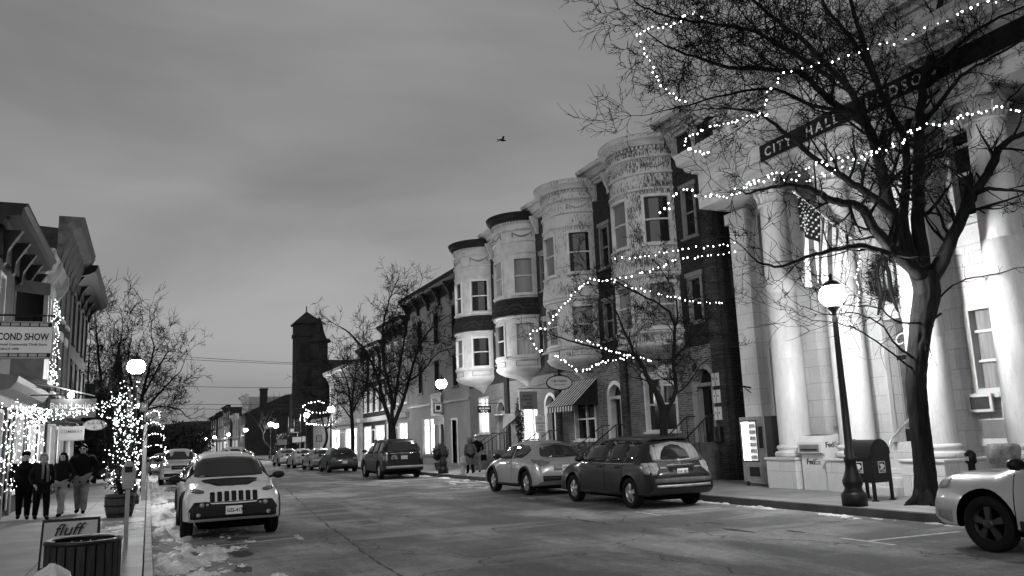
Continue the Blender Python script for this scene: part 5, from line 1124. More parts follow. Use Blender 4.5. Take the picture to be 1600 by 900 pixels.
    if hat: q = MB(); q.lathe([(.106*k, 1.685*k), (.110*k, 1.715*k), (.105*k, 1.75*k), (.06*k, 1.79*k), (.002, 1.80*k)], (0, .01, 0), 16); q.build('hat', M_CLOTH[hat], t)
    if hood: q = MB(); q.lathe([(.11*k, 1.50*k), (.135*k, 1.60*k), (.13*k, 1.70*k), (.09*k, 1.79*k), (.002, 1.82*k)], (0, .03, 0), 16); q.build('hood', M_CLOTH[coat], t)
    if scarf:
        q = MB(); q.lathe([(.075, -.03), (.10, .0), (.095, .04), (.07, .06)], (0, -.01, 1.47*k), 14); q.tube([(.05, -.15, 1.46*k), (.06, -.20*B, 1.3*k), (.065, -.19*B, 1.0*k)], [.03, .035, .03], 6); q.tube([(-.04, -.15, 1.46*k), (-.05, -.20*B, 1.3*k), (-.05, -.19*B, 1.08*k)], [.03, .035, .03], 6); q.build('scarf', M_CLOTH[scarf], t)
    if glasses:
        q = MB()
        for sg in (1, -1): q.lathe([(.020, -.003), (.024, -.003), (.024, .003), (.020, .003)], (sg*.034*k, -.112*k, 1.645*k), 12, axis='y')
        q.build('glasses', M_BLACK, t)
    if bag:
        b = tag(thing('handbag', bag, 'bag', (loc[0]+.33, loc[1]-.03, loc[2]+.55))); local(b); q = MB(); q.tbox((0, 0), .16, .07, 0, .27, .8); q.tube([(-.1, 0, .26), (-.07, 0, .42), (.07, 0, .42), (.1, 0, .26)], .012, 5); q.build('bag', M_CLOTH['black_wool'], b)
    return t
GP = 'group walking down the left pavement'
person('heavy-set man in a black coat, outermost of the four walkers by the lit shop', (-2.93, 25.2, .15), .1, 1.70, 1.38, 'black_wool', 'black_wool', M_HAIRD, 0, .30, 'down', hat='black_wool', group=GP, coat_len=.78)
person('grey-haired woman in a long dark coat with a hanging scarf', (-2.46, 24.6, .15), .35, 1.66, 1.0, 'dark_wool', 'black_wool', M_HAIRG, .10, .30, 'pocket', scarf='striped_scarf', coat_len=.70, group=GP)
person('long-haired woman in a dark jacket and pale trousers', (-2.10, 25.6, .15), -.35, 1.66, 1.0, 'dark_wool', 'pale_trousers', M_HAIRD, .30, .62, 'pocket', group=GP, coat_len=.77)
person('tall man in a short black coat, grey jeans and glasses', (-1.66, 26.1, .15), -.15, 1.86, 1.22, 'black_wool', 'grey_denim', M_HAIRD, 0, .30, 'pocket', group=GP, glasses=True, coat_len=.78)
p = atZ(729, 741, .15); person('woman in a long grey hooded coat seen from behind near the hydrant', (p.x+.3, p.y+.3, .15), PI, 1.62, 1.05, 'grey_coat', 'dark_denim', M_HAIRD, .1, .2, 'pocket', hood=True, coat_len=.45)
person('man in a dark jacket and light cap beside the woman in the long coat', (p.x+.95, p.y+1.1, .15), PI, 1.74, 1.1, 'black_wool', 'grey_denim', M_HAIRD, 0, .2, 'pocket', hat='light_grey_fabric', bag='dark bag carried by the man in the light cap')
p = atZ(564, 738, .15); person('person in black standing on the kerb beside the big dark SUV', (12.95, 51., .15), PI, 1.72, 1.0, 'black_wool', 'dark_denim', M_HAIRD, 0, .1, 'pocket')
# ------------------------------------------------------------------ street lamps
def lamp_parts(t, simple_=False):
    q = MB(); q.lathe([(.25, 0), (.26, .22), (.235, .25), (.19, .30), (.17, .36), (.20, .44), (.205, .50), (.16, .60), (.125, .72), (.11, .86), (.13, .90), (.13, .96), (.085, .99), (.075, 2.0), (.056, 3.75), (.06, 3.77), (.06, 3.82), (.045, 3.86), (.05, 3.95), (.10, 4.03), (.13, 4.06), (.13, 4.09)], (0, 0, 0), 12 if not simple_ else 8); q.build('post', M_DARKMETAL, t)
    g = MB(); g.lathe([(.11, 4.09), (.20, 4.14), (.26, 4.25), (.265, 4.34), (.23, 4.45), (.16, 4.53)], (0, 0, 0), 16); g.build('globe', M_LAMPG, t)
    c = MB(); c.lathe([(.20, 4.50), (.18, 4.56), (.11, 4.62), (.05, 4.64), (.03, 4.70), (.045, 4.73), (.001, 4.80)], (0, 0, 0), 12); c.build('cap', M_DARKMETAL, t)
GLM = 'street lamps along the pavements'
lamp = local(thing('street_lamp', 'tall black street lamp with glowing globe in front of the marble city hall', 'street lamp', (13.12, 12.90, .15), group=GLM)); lamp_parts(lamp)
lq = atZ(213, 572, 4.48)
LP = [((13.12, 38.6, .15), 'black street lamp by the hydrant in front of the clapboard building'), ((lq.x, lq.y, .15), 'brightest street lamp on the left pavement above the parked white SUV')]
for px, py, X_, lab in ((517, 640, 13.2, 'street lamp beside the bare sapling at the corner shop'), (423, 663, 13.2, 'street lamp just past the crossing on the right, the taller of two close together'), (384, 672, 13.2, 'street lamp in front of the pale narrow far building'), (357, 679, 13.2, 'street lamp in the far row between the second and third lights'), (335, 684, 13.2, 'street lamp near the end of the far right row'), (322, 690, 13.2, 'farthest street lamp on the right near the hill')):
    p = atX(px, py, X_); LP.append(((X_, p.y, p.z-4.3), lab))
p = atX(222, 636, -.45); LP.append(((-.45, p.y, p.z-4.3), 'second street lamp on the left, just below the brightest one'))
p = atY(479, 649, 88.5); LP.append(((p.x, 88.5, p.z-4.3), 'street lamp at the near corner of the crossing beside the traffic light'))
p = atY(431, 677, 100); LP.append(((p.x, 100, p.z-4.3), 'low-looking street lamp set back behind the bush past the crossing'))
for loc, lab in LP: copy_tree(lamp, None, (loc[0], loc[1], max(-.3, min(.5, loc[2]))), None, lab)
# ------------------------------------------------------------------ bare trees
def grow(mb, p, d, L_, r, depth, rng, wob=.32, up=.05, rmin=.006, kids=(3, 5), seg=.22, sides=None, shrink=.62):
    n = max(3, int(L_/seg)); pts = [Vector(p)]; rad = [r]; d = Vector(d).normalized()
    for i in range(n):
        d = (d+Vector((rng.uniform(-wob, wob), rng.uniform(-wob, wob), rng.uniform(-wob, wob)+up))).normalized(); pts.append(pts[-1]+d*(L_/n)); rad.append(max(rmin*.6, r*(1-.72*(i+1)/n)))
    mb.tube(pts, rad, sides or (3 if r < .02 else (5 if r < .06 else 8)), cap=False)
    if depth > 0:
        for _ in range(rng.randint(*kids)):
            i = rng.randint(max(1, int(n*.25)), n); b = pts[i]; dd = (pts[i]-pts[i-1]).normalized()
            a = dd.orthogonal().normalized(); a.rotate(Matrix.Rotation(rng.uniform(0, 2*PI), 3, dd)); ang = rng.uniform(.45, 1.05)
            nd = dd*math.cos(ang)+a*math.sin(ang); grow(mb, b, nd, L_*rng.uniform(.42, shrink+.12), max(rmin, rad[i]*rng.uniform(.5, .75)), depth-1, rng, wob, up, rmin, kids, seg*.8, sides, shrink)
def smooth_path(P_, k=3):
    out_ = []
    for i in range(len(P_)-1):
        p0, p1, p2, p3 = P_[max(0, i-1)], P_[i], P_[i+1], P_[min(len(P_)-1, i+2)]
        for j in range(k): t = j/k; out_.append(.5*((2*p1)+(p2-p0)*t+(2*p0-5*p1+4*p2-p3)*t*t+(3*p1-p0-3*p2+p3)*t**3))
    return out_+[P_[-1]]
def limb(mbl, mbt, path, r0, r1, rng, every=.3, tl=1.3, depth=3, start=0., rmin=.006, kids=(3, 5)):
    P_ = smooth_path(path, 4); n = len(P_)
    P_ = [p+Vector((rng.uniform(-1, 1), rng.uniform(-1, 1), rng.uniform(-1, 1)))*.02 if 0 < i < n-1 else p for i, p in enumerate(P_)]
    R_ = [r0+(r1-r0)*(i/(n-1))**.8 for i in range(n)]; mbl.tube(P_, R_, 10 if r0 > .06 else 6)
    tot = sum((P_[i+1]-P_[i]).length for i in range(n-1)); acc = 0; nxt = start*tot
    for i in range(n-1):
        s_ = P_[i+1]-P_[i]; acc += s_.length
        while acc > nxt:
            nxt += every*rng.uniform(.6, 1.4); dd = s_.normalized(); a = dd.orthogonal().normalized(); a.rotate(Matrix.Rotation(rng.uniform(0, 2*PI), 3, dd)); f = 1-.45*acc/tot
            nd = dd*.6+a*.9+Vector((0, 0, .12)); grow(mbt, P_[i], nd, tl*rng.uniform(.5, 1.15)*(.6+.4*f), max(rmin, R_[i]*rng.uniform(.3, .5)), depth, rng, rmin=rmin, kids=kids)
    grow(mbt, P_[-1], P_[-1]-P_[-2], tl, r1, depth, rng, rmin=rmin, kids=kids)
rng = random.Random(5)
big = thing('bare_tree', 'big black bare tree strung with lights in front of the marble hall', 'tree', (14.25, 12.15, .15))
TY = 12.15
def pp(lst, y0, y1):
    n = len(lst); return [atY(a, b, y0+(y1-y0)*i/max(1, n-1)) for i, (a, b) in enumerate(lst)]
tr = MB(); tw = MB()
tp = [atY(1449, 795, TY), atY(1445, 740, TY), atY(1437, 660, TY), atY(1431, 590, TY), atY(1438, 520, TY), atY(1448, 460, TY), atY(1443, 425, TY)]
P_ = smooth_path(tp, 14); n = len(P_); R_ = []
for i in range(n):
    t = i/(n-1); R_.append(.225+.12*max(0, 1-t*7)**2-.045*math.sin(PI*min(1, t*1.3))+.05*max(0, t-.7)/.3)
tr.tube(P_, R_, 44)
for i, v in enumerate(tr.v):
    c = P_[min(n-1, i//44)]; q = Vector(v); d_ = q-c; d_.normalize(); a = 2*PI*(i % 44)/44
    rd = noise.noise(Vector((math.cos(a)*4.5, math.sin(a)*4.5, q.z*1.6)))+.6*noise.noise(Vector((math.cos(a)*11, math.sin(a)*11, q.z*4+5))); w = -abs(rd)*.05+.02+.02*noise.noise(Vector((math.cos(a), math.sin(a), q.z*.9))); tr.v[i] = tuple(q+d_*w)
for a in (.3, 1.6, 2.9, 4.1, 5.3): tr.tube([Vector((P_[0].x+math.cos(a)*.5, P_[0].y+math.sin(a)*.5, .13)), Vector((P_[0].x+math.cos(a)*.26, P_[0].y+math.sin(a)*.26, .22)), Vector((P_[0].x, P_[0].y, .6))], [.03, .09, .1], 7)
tr.build('trunk', M_BARK, big)
lm = MB()
LB = [([(1440, 425), (1415, 405), (1392, 397), (1350, 385), (1325, 386), (1290, 393), (1258, 402), (1220, 418), (1185, 410)], 12.15, 11.2, .065, .014, .36),
 ([(1442, 430), (1404, 400), (1385, 380), (1367, 358), (1342, 322), (1308, 316), (1275, 300), (1246, 290), (1204, 292), (1165, 303)], 12.15, 11.4, .12, .014, .34),
 ([(1392, 335), (1358, 304), (1333, 287), (1304, 268), (1270, 245), (1237, 217), (1204, 188), (1170, 172), (1120, 170)], 12.1, 13.2, .075, .014, .26),
 ([(1440, 430), (1408, 395), (1400, 350), (1392, 325), (1375, 258), (1358, 204), (1333, 180), (1296, 157), (1256, 118), (1220, 110), (1140, 104), (1085, 88), (1040, 72)], 12.1, 12.8, .12, .016, .17),
 ([(1358, 204), (1335, 150), (1300, 110), (1250, 60), (1200, 20), (1150, -20)], 12.2, 10.8, .065, .018, .17),
 ([(1325, 172), (1270, 165), (1210, 140), (1150, 145), (1090, 160), (1040, 172)], 12.4, 13.6, .035, .010, .17),
 ([(1300, 122), (1240, 85), (1180, 50), (1120, 38), (1050, 28), (1005, 12)], 12.0, 11.2, .04, .012, .15),
 ([(1428, 415), (1412, 340), (1417, 275), (1412, 212), (1390, 175), (1372, 130), (1350, 70), (1330, 0), (1320, -50)], 12.15, 12.9, .08, .03, .2),
 ([(1443, 425), (1434, 340), (1435, 254), (1437, 192), (1446, 120), (1462, 50), (1475, -40)], 12.15, 11.6, .115, .045, .22),
 ([(1412, 212), (1430, 150), (1415, 80), (1395, 20), (1385, -40)], 12.5, 13.2, .05, .02, .2),
 ([(1372, 130), (1330, 60), (1290, 10), (1270, -40)], 12.7, 13.4, .045, .018, .17),
 ([(1452, 437), (1470, 410), (1483, 383), (1508, 329), (1521, 304), (1550, 262), (1567, 225), (1600, 210), (1650, 190)], 12.1, 9.8, .125, .03, .28),
 ([(1505, 335), (1512, 295), (1525, 242), (1520, 200), (1512, 160), (1490, 120), (1485, 80)], 11.25, 11.4, .055, .02, .22),
 ([(1525, 245), (1545, 200), (1562, 150), (1580, 90), (1600, 20), (1620, -60)], 11.3, 9.7, .045, .02, .2),
 ([(1521, 305), (1545, 295), (1580, 298), (1620, 300), (1670, 305)], 10.95, 9.3, .04, .012, .35),
 ([(1446, 120), (1490, 75), (1545, 35), (1600, 10)], 11.8, 9.4, .04, .014, .2),
 ([(1437, 200), (1470, 160), (1500, 120), (1550, 90), (1600, 60)], 11.8, 9.4, .045, .014, .2),
 ([(1462, 470), (1500, 440), (1545, 430), (1600, 418), (1640, 425)], 12.15, 9.8, .016, .005, .3),
 ([(1470, 490), (1440, 505), (1400, 500), (1370, 480), (1330, 478), (1300, 470)], 12.1, 11.8, .020, .005, .2), ([(1430, 560), (1400, 540), (1380, 510), (1340, 490), (1290, 490), (1250, 478)], 12.1, 12.2, .020, .005, .2), ([(1425, 575), (1385, 545), (1350, 520), (1310, 505), (1270, 500), (1235, 485)], 12.1, 12.6, .016, .005, .2)]
for i, (px_, y0, y1, r0, r1, ev) in enumerate(LB):
    small = r0 < .03
    limb(lm, tw, pp(px_, y0, y1), r0*1.42, r1*1.2, rng, every=ev*.88, tl=1.25 if ev < .3 else .95 if not small else .4, depth=3 if not small else 1, start=.20 if not small else .3, rmin=.0068, kids=(3, 5) if ev < .22 else (2, 4) if not small else (1, 2))
lm.build('limb', M_BARK, big); o = tw.build('twigs', M_TWIG, big, recalc=False); o['kind'] = 'stuff'
# smaller tree in front of the row houses
def placed_tree(name, lab, base, trunk, rt, limbs, seed, every=.3, tl=1.0, depth=3, rmin=.008, group=None, kids=(3, 5)):
    rng = random.Random(seed); t = thing(name, lab, 'tree', base, group=group); a = MB(); P_ = smooth_path(trunk, 4); a.tube(P_, [rt[0]+(rt[1]-rt[0])*i/(len(P_)-1) for i in range(len(P_))], 12); a.build('trunk', M_BARK, t); l_ = MB(); w = MB()
    for path, r0, r1 in limbs: limb(l_, w, path, r0, r1, rng, every, tl, depth, .15, rmin, kids)
    l_.build('limb', M_BARK, t); o = w.build('twigs', M_TWIG, t, recalc=False); o['kind'] = 'stuff'; return t
p0 = atX(1037, 640, 13.5); MY = p0.y
q_ = lambda l, a, b: pp(l, MY+a, MY+b)
placed_tree('bare_tree', 'crooked bare tree strung with lights in front of the flaking row houses', (p0.x, MY, .15), [Vector((p0.x, MY, .1)), atY(1038, 700, MY), atY(1036, 645, MY), atY(1026, 612, MY)], (.13, .10),
 [(q_([(1028, 618), (1012, 590), (1000, 565), (985, 552), (940, 545), (900, 535), (860, 522)], 0, 1.6), .09, .015), (q_([(1003, 570), (985, 540), (968, 500), (955, 470), (930, 455)], 0, -1.0), .05, .012), (q_([(1040, 650), (1056, 610), (1052, 560), (1054, 510), (1040, 482), (1000, 460), (960, 440), (940, 430)], 0, -.6), .07, .014), (q_([(1054, 560), (1075, 535), (1100, 505), (1115, 490)], 0, -1.4), .04, .01), (q_([(1054, 515), (1058, 480), (1045, 440), (1025, 410)], 0, .6), .04, .01), (q_([(1045, 625), (1075, 600), (1095, 570), (1110, 560)], 0, -1.2), .03, .008)], 12, every=.2, tl=.85, depth=3, rmin=.0065)
# large tree before the clapboard building
p0 = atX(613, 690, 13.5); MY = p0.y
placed_tree('bare_tree', 'wide bare tree rising behind the big dark SUV', (p0.x, MY, .15), [Vector((p0.x, MY, .1)), atY(613, 690, MY), atY(612, 660, MY)], (.28, .22),
 [(q_([(612, 665), (600, 630), (590, 590), (572, 550), (545, 520), (530, 510)], 0, 2), .15, .03), (q_([(612, 665), (612, 620), (600, 570), (598, 520), (605, 480), (612, 460)], 0, -1), .13, .03), (q_([(614, 665), (628, 630), (640, 590), (652, 550), (668, 520), (690, 500)], 0, -2), .14, .03), (q_([(640, 595), (660, 580), (680, 555), (700, 545)], -1, -3), .07, .02), (q_([(600, 620), (575, 600), (550, 590), (525, 590)], 0, 3), .07, .02), (q_([(615, 640), (622, 590), (630, 540), (640, 490), (650, 470)], 0, 1.5), .10, .025)], 21, every=.42, tl=1.9, depth=3, rmin=.013)
p0 = atX(551, 680, 13.5); MY = p0.y
placed_tree('bare_tree', 'thin upright bare tree before the pale corner shop', (p0.x, MY, .15), [Vector((p0.x, MY, .1)), atY(551, 680, MY), atY(549, 640, MY)], (.16, .12),
 [(q_([(549, 645), (545, 610), (538, 585), (530, 570)], 0, 1), .09, .02), (q_([(549, 645), (552, 610), (556, 580), (560, 555)], 0, -1), .09, .02), (q_([(549, 650), (560, 625), (575, 605), (582, 590)], 0, -1), .07, .02), (q_([(549, 655), (535, 635), (520, 620), (510, 612)], 0, 1), .06, .02)], 31, every=.5, tl=1.7, depth=3, rmin=.016)
p0 = atX(494, 690, 13.5); MY = min(p0.y, 84)
placed_tree('bare_tree', 'small light-wrapped bare tree at the crossing', (13.5, MY, .15), [Vector((13.5, MY, .1)), atY(510, 690, MY), atY(509, 670, MY)], (.13, .10), [(q_([(509, 672), (500, 650), (490, 635)], 0, 0), .07, .02), (q_([(509, 672), (515, 650), (520, 630)], 0, 0), .07, .02), (q_([(509, 672), (525, 655), (535, 640)], 0, 0), .07, .02)], 41, every=.6, tl=1.6, depth=2, rmin=.02)
p0 = atY(415, 690, 103); placed_tree('bare_tree', 'thin bare tree by the dark rounded bush past the crossing', (14.5, 103, .15), [Vector((14.5, 103, .1)), atY(413, 690, 103), atY(412, 675, 103)], (.14, .1), [(pp([(412, 678), (405, 665), (398, 655)], 103, 104), .08, .03), (pp([(412, 678), (418, 660), (425, 645)], 103, 104), .08, .03)], 71, every=.8, tl=1.9, depth=2, rmin=.02)
# left trees
placed_tree('bare_tree', 'bare tree behind the brightest left lamp, arching over the pavement', (-.9, 44, .15), [Vector((-.9, 44, .1)), atY(215, 690, 44), atY(216, 650, 44)], (.2, .15),
 [(pp([(216, 660), (222, 620), (232, 580), (240, 545), (236, 520)], 44, 45), .11, .02), (pp([(216, 655), (240, 625), (262, 600), (282, 580)], 44, 43), .09, .02), (pp([(216, 650), (205, 600), (200, 560), (205, 530)], 44, 46), .09, .02), (pp([(230, 640), (255, 635), (280, 640), (290, 650)], 44, 43), .05, .02), (pp([(222, 620), (250, 570), (262, 550)], 44, 45), .06, .02)], 51, every=.4, tl=1.6, depth=3, rmin=.011)
placed_tree('bare_tree', 'taller bare tree beside the black-corniced building on the left', (-2.6, 57, .15), [Vector((-2.6, 57, .1)), atY(160, 700, 57), atY(160, 650, 57)], (.28, .2),
 [(pp([(160, 660), (158, 600), (152, 540), (150, 500)], 57, 58), .14, .03), (pp([(160, 650), (172, 600), (185, 550), (192, 510)], 57, 56), .13, .03), (pp([(160, 660), (140, 620), (138, 580), (140, 540)], 57, 58), .10, .03), (pp([(160, 650), (180, 620), (200, 590), (212, 560)], 57, 56), .10, .03)], 61, every=.5, tl=2.3, depth=3, rmin=.015)
# ------------------------------------------------------------------ shrubs
def leaves(mb, c, rx, ry, rz, n, s_, rng):
    for _ in range(n):
        while True:
            v = Vector((rng.uniform(-1, 1), rng.uniform(-1, 1), rng.uniform(-1, 1)))
            if .25 < v.length < 1: break
        k = 1+.25*noise.noise(v*2.3+Vector(c)); p = Vector((c[0]+v.x*rx*k, c[1]+v.y*ry*k, c[2]+v.z*rz*k)); a = Vector((rng.gauss(0, 1), rng.gauss(0, 1), rng.gauss(0, 1))).normalized()*s_; b = a.orthogonal().normalized()*s_*.45
        i = len(mb.v); mb.v += [tuple(p-a), tuple(p+b), tuple(p+a), tuple(p-b)]; mb.face(i, i+1, i+2, i+3)
def shrub(name, lab, c, r, n, s_, m_=None, pot=None, group=None, cat='shrub', seed=1):
    rng = random.Random(seed); t = thing(name, lab, cat, (c[0], c[1], .15), group=group); mb = MB(); leaves(mb, c, r[0], r[1], r[2], n, s_, rng); mb.build('foliage', m_ or M_LEAF, t, recalc=False)
    st = MB(); z0 = .15
    if pot:
        q = MB(); q.lathe([(pot*.7, .15), (pot*.75, .2), (pot, .15+pot*1.1), (pot*1.06, .15+pot*1.15), (pot*1.06, .15+pot*1.3), (pot*.9, .15+pot*1.3)], (c[0], c[1], 0), 16); q.build('pot', M_KERB, t); z0 = .15+pot
    for _ in range(5): st.tube([(c[0]+rng.uniform(-.1, .1), c[1]+rng.uniform(-.1, .1), z0), (c[0]+rng.uniform(-r[0], r[0])*.5, c[1]+rng.uniform(-r[1], r[1])*.5, c[2])], [.015, .006], 4)
    st.build('stems', M_TWIG, t); return t
p = atX(897, 700, 15.2); shrub('hydrangea_shrub', 'round faded hydrangea bush under the striped awning', (15.6, p.y+.6, .95), (.55, .95, .5), 1500, .07, mat('dry_hydrangea', .13, .8, .5, 9), cat='shrub')
p = atX(822, 690, 15.2); shrub('box_shrub', 'clipped evergreen bush under the lit window with the hanging board', (15.7, p.y+.3, 1.15), (.5, 1.0, .5), 1500, .055)
p = atX(857, 685, 15.6); shrub('dark_shrub', 'dark shrub between the two oval-signed doorways', (16.0, p.y, .9), (.4, .6, .6), 700, .06, seed=4)
p = atX(688, 715, 14.2); shrub('potted_plant', 'spiky plant in a round pot before the clapboard shop window', (p.x, p.y, 1.05), (.42, .42, .45), 500, .11, pot=.34, cat='potted plant', seed=6)
p = atX(803, 660, 15.4); t = shrub('narrow_evergreen', 'small narrow evergreen standing left of the hanging board', (p.x+.3, p.y, 2.4), (.22, .22, 1.1), 800, .06, seed=7, pot=.25)
p = atZ(425, 735, .15); shrub('dark_shrub', 'big dark rounded bush by the street lamp past the crossing', (14.6, 99.5, 1.6), (1.3, 1.3, 1.7), 2200, .13, seed=8)
shrub('dark_shrub', 'low dark bush next to the rounded bush past the crossing', (16.3, 99.2, .9), (1.0, .8, 1.0), 900, .12, seed=9)
rng = random.Random(3); mb = MB()
for i in range(44):
    x = rng.uniform(-26, 13); y = rng.uniform(205, 250); h = rng.uniform(4.5, 9.5)*(1.0 if x > -12 else 1.15); leaves(mb, (x, y, h*.5), 3.6, 3.2, h*.55, 420, .50, rng)
tag(mb.build('distant_wood', mat('far_foliage', .03, .9, .5, .4), recalc=False), 'dark mass of trees closing the far end of the street', 'trees', kind='stuff')
t = thing('evergreen_tree', 'dark evergreen behind the lit barrel on the left', 'tree', (-2.9, 50, .15)); mb = MB(); rng = random.Random(77)
for i in range(9): z = 1.2+i*.42; leaves(mb, (-2.6, 50, z), 1.5*(1-i*.07), 1.4*(1-i*.07), .4, 420, .16, rng)
mb.build('crown', M_LEAF, t, recalc=False); mb = MB(); mb.tube([(-2.6, 50, .1), (-2.6, 50, 4.6)], [.12, .03], 8); mb.build('trunk', M_BARK, t)
# ------------------------------------------------------------------ fairy lights
rng_b = random.Random(99)
def bulbmesh(r):
    q = MB(); q.lathe([(.001, -r*1.3), (r*.8, -r*.5), (r, 0), (r*.6, r*.7), (.001, r)], (0, 0, 0), 6); o = q.build('bulb', M_BULB); me = o.data; bpy.data.objects.remove(o); return me
def string(lab, pts, spacing=.16, r=.026, group='strings of fairy lights', seed=0, jit=.035, wire=True, cap=100):
    r *= .82
    rng = random.Random(seed); t = local(thing('light_string', lab, 'fairy lights', tuple(pts[0]), group=group)); P_ = smooth_path([Vector(p) for p in pts], 6); o0 = Vector(pts[0]); q = MB(); 
    if wire: q.tube([p-o0 for p in P_], .006, 3, cap=False); q.build('wire', M_DARKMETAL, t, recalc=False)
    me = bulbmesh(r); pos = []; acc = 0; nxt = 0
    for i in range(len(P_)-1):
        s_ = P_[i+1]-P_[i]; l_ = s_.length
        while acc+l_ > nxt: f = (nxt-acc)/l_ if l_ > 0 else 0; pos.append(P_[i]+s_*f+Vector((rng.uniform(-jit, jit), rng.uniform(-jit, jit), rng.uniform(-jit, jit)))); nxt += spacing*rng.uniform(.6, 1.4)
        acc += l_
    pos.sort(key=lambda p: p.y)
    for p in pos[:cap]: b = bpy.data.objects.new('bulb', me); COL.objects.link(b); b.parent = t; b.location = p-o0; b.scale = (rng_b.uniform(.55, 1.25),)*3
    rest(pos[cap:], o0, r, t); return t
def rest(pos, o0, r, t):
    if not pos: return
    q = MB()
    for p in pos: q.lathe([(.001, -r*1.3), (r*.8, -r*.5), (r, 0), (.001, r)], tuple(p-o0), 5)
    o = q.build('bulbs', M_BULB, t, recalc=False); o['kind'] = 'stuff'
def cluster(lab, pos, r=.022, group='strings of fairy lights', wires=()):
    pos = sorted([Vector(p) for p in pos], key=lambda p: p.y); o0 = pos[0].copy(); t = local(thing('light_string', lab, 'fairy lights', tuple(o0), group=group)); me = bulbmesh(r)
    for p in pos[:100]: b = bpy.data.objects.new('bulb', me); COL.objects.link(b); b.parent = t; b.location = p-o0; b.scale = (rng_b.uniform(.55, 1.25),)*3
    rest(pos[100:], o0, r, t)
    q = MB()
    for w in wires: q.tube([Vector(p)-o0 for p in w], .005, 3, cap=False)
    if wires: q.build('wire', M_DARKMETAL, t, recalc=False)
    return t
TB = 11.9
string('light string hanging down the far left edge of the big tree crown', pp([(1100, 28), (1080, 22), (1060, 34), (1030, 42), (1000, 53), (1003, 72), (1012, 90), (1022, 110), (1035, 135), (1055, 150), (1075, 160)], TB, TB), .105, .020, seed=1)
string('light string crossing the top of the big tree crown from the upper right corner', pp([(1605, -5), (1560, 2), (1535, 5), (1505, 18), (1470, 36), (1440, 45), (1405, 65), (1370, 72), (1345, 82), (1320, 90), (1290, 98), (1265, 104), (1240, 108), (1220, 120), (1205, 135), (1198, 155), (1194, 166)], 8.8, 12.5), .16, .021, seed=2)
string('short curled light string above the nearest row house cornice', pp([(1200, 178), (1165, 184), (1145, 190), (1110, 200), (1085, 210), (1068, 222), (1078, 235), (1100, 238), (1110, 236)], 12.2, 12.6), .085, .020, seed=3)
string('long light string across the middle of the big tree past the flag', pp([(1600, 180), (1575, 170), (1556, 168), (1540, 174), (1510, 182), (1480, 190), (1455, 196), (1425, 206), (1405, 222), (1385, 232), (1360, 240), (1335, 246), (1310, 250), (1280, 256), (1250, 270), (1220, 273), (1190, 278), (1160, 292), (1140, 303), (1100, 307), (1062, 296), (1050, 312), (1040, 330), (1028, 336)], 9.7, 12.8), .10, .021, seed=4, jit=.05, cap=100)
string('light string doubled along the low limb left of the flag', pp([(1355, 250), (1330, 262), (1300, 268), (1262, 280), (1225, 282), (1180, 290), (1130, 308)], 11.6, 12.4), .15, .02, seed=14, jit=.05)
MYT = 20.6
string('upper of two near-level light strings before the nearest bow window', pp([(1148, 380), (1120, 384), (1080, 388), (1050, 392), (1010, 399), (960, 404)], 18.5, MYT), .15, .026, seed=5)
string('lower of two near-level light strings before the nearest bow window', pp([(1148, 393), (1110, 400), (1060, 406), (1030, 418), (1000, 428), (960, 436), (920, 438)], 18.5, MYT), .15, .026, seed=6)
string('light string dropping in a steep line to the left of the crooked tree', pp([(922, 436), (905, 450), (890, 466), (870, 490), (852, 512), (832, 516), (830, 528), (838, 543), (852, 552)], MYT, 21.5), .12, .026, seed=7)
string('light string slanting right across the crooked tree', pp([(920, 440), (950, 438), (985, 448), (1020, 456), (1060, 466), (1100, 473), (1132, 475)], MYT, 19.5), .15, .026, seed=8)
string('lowest light string sagging over the striped awning', pp([(868, 555), (888, 568), (907, 580), (930, 571), (955, 563), (985, 560)], MYT, 21.4), .12, .026, seed=9)
string('light string along the long left limb of the crooked tree', pp([(900, 532), (925, 536), (945, 545), (965, 552), (985, 556), (1020, 565)], MYT, 20.4), .11, .026, seed=10)
string('light string hanging down beside the middle column of the marble hall', pp([(1343, 392), (1344, 410), (1338, 430), (1342, 450), (1340, 470), (1343, 490)], 12.6, 12.6), .10, .018, seed=11)
string('upper light string on the small tree at the crossing', pp([(474, 634), (485, 629), (498, 627), (507, 630)], 84, 84), .28, .07, seed=12); string('lower light string on the small tree at the crossing', pp([(474, 636), (484, 643), (500, 645), (515, 643), (522, 640)], 84, 84), .28, .07, seed=13)
string('light string low on the small tree at the crossing', pp([(475, 655), (478, 661), (492, 663), (512, 664), (530, 658)], 84, 84), .28, .07, seed=15)
rngL = random.Random(8)
def garl(a, b, sag, n, w=.05):
    A_, B_ = Vector(a), Vector(b); return [A_.lerp(B_, i/n)+Vector((rngL.gauss(0, w), rngL.gauss(0, w), -sag*math.sin(PI*i/n)+rngL.gauss(0, w))) for i in range(n+1)]
# around the lit barrel tree
BX, BY = -.62, 23.8
pos = []
for i in range(190):
    z = rngL.uniform(.95, 3.1); rr = (.42 if z < 1.9 else .26)*rngL.uniform(.45, 1.1); a = rngL.uniform(0, 2*PI); pos.append((BX+rr*math.cos(a), BY+rr*math.sin(a), z))
for i in range(60):
    z = rngL.uniform(2.0, 3.6); pos.append((BX+.05+.15*rngL.gauss(0, 1), BY+rngL.gauss(0, .1), z))
cluster('dense lights covering the little tree in the wine barrel', pos, .0105)
t = thing('barrel_tree', 'little bare tree in a half wine barrel beside the parking meter', 'planter', (BX, BY, .15)); q = MB(); q.lathe([(.29, .15), (.34, .35), (.36, .55), (.34, .72), (.31, .72), (.30, .66), (.001, .66)], (BX, BY, 0), 18); q.build('barrel', mat('old_barrel_wood', .05, .7, .4, 3, .4, 20, stretch=(6, 6, 1)), t)
q = MB(); 
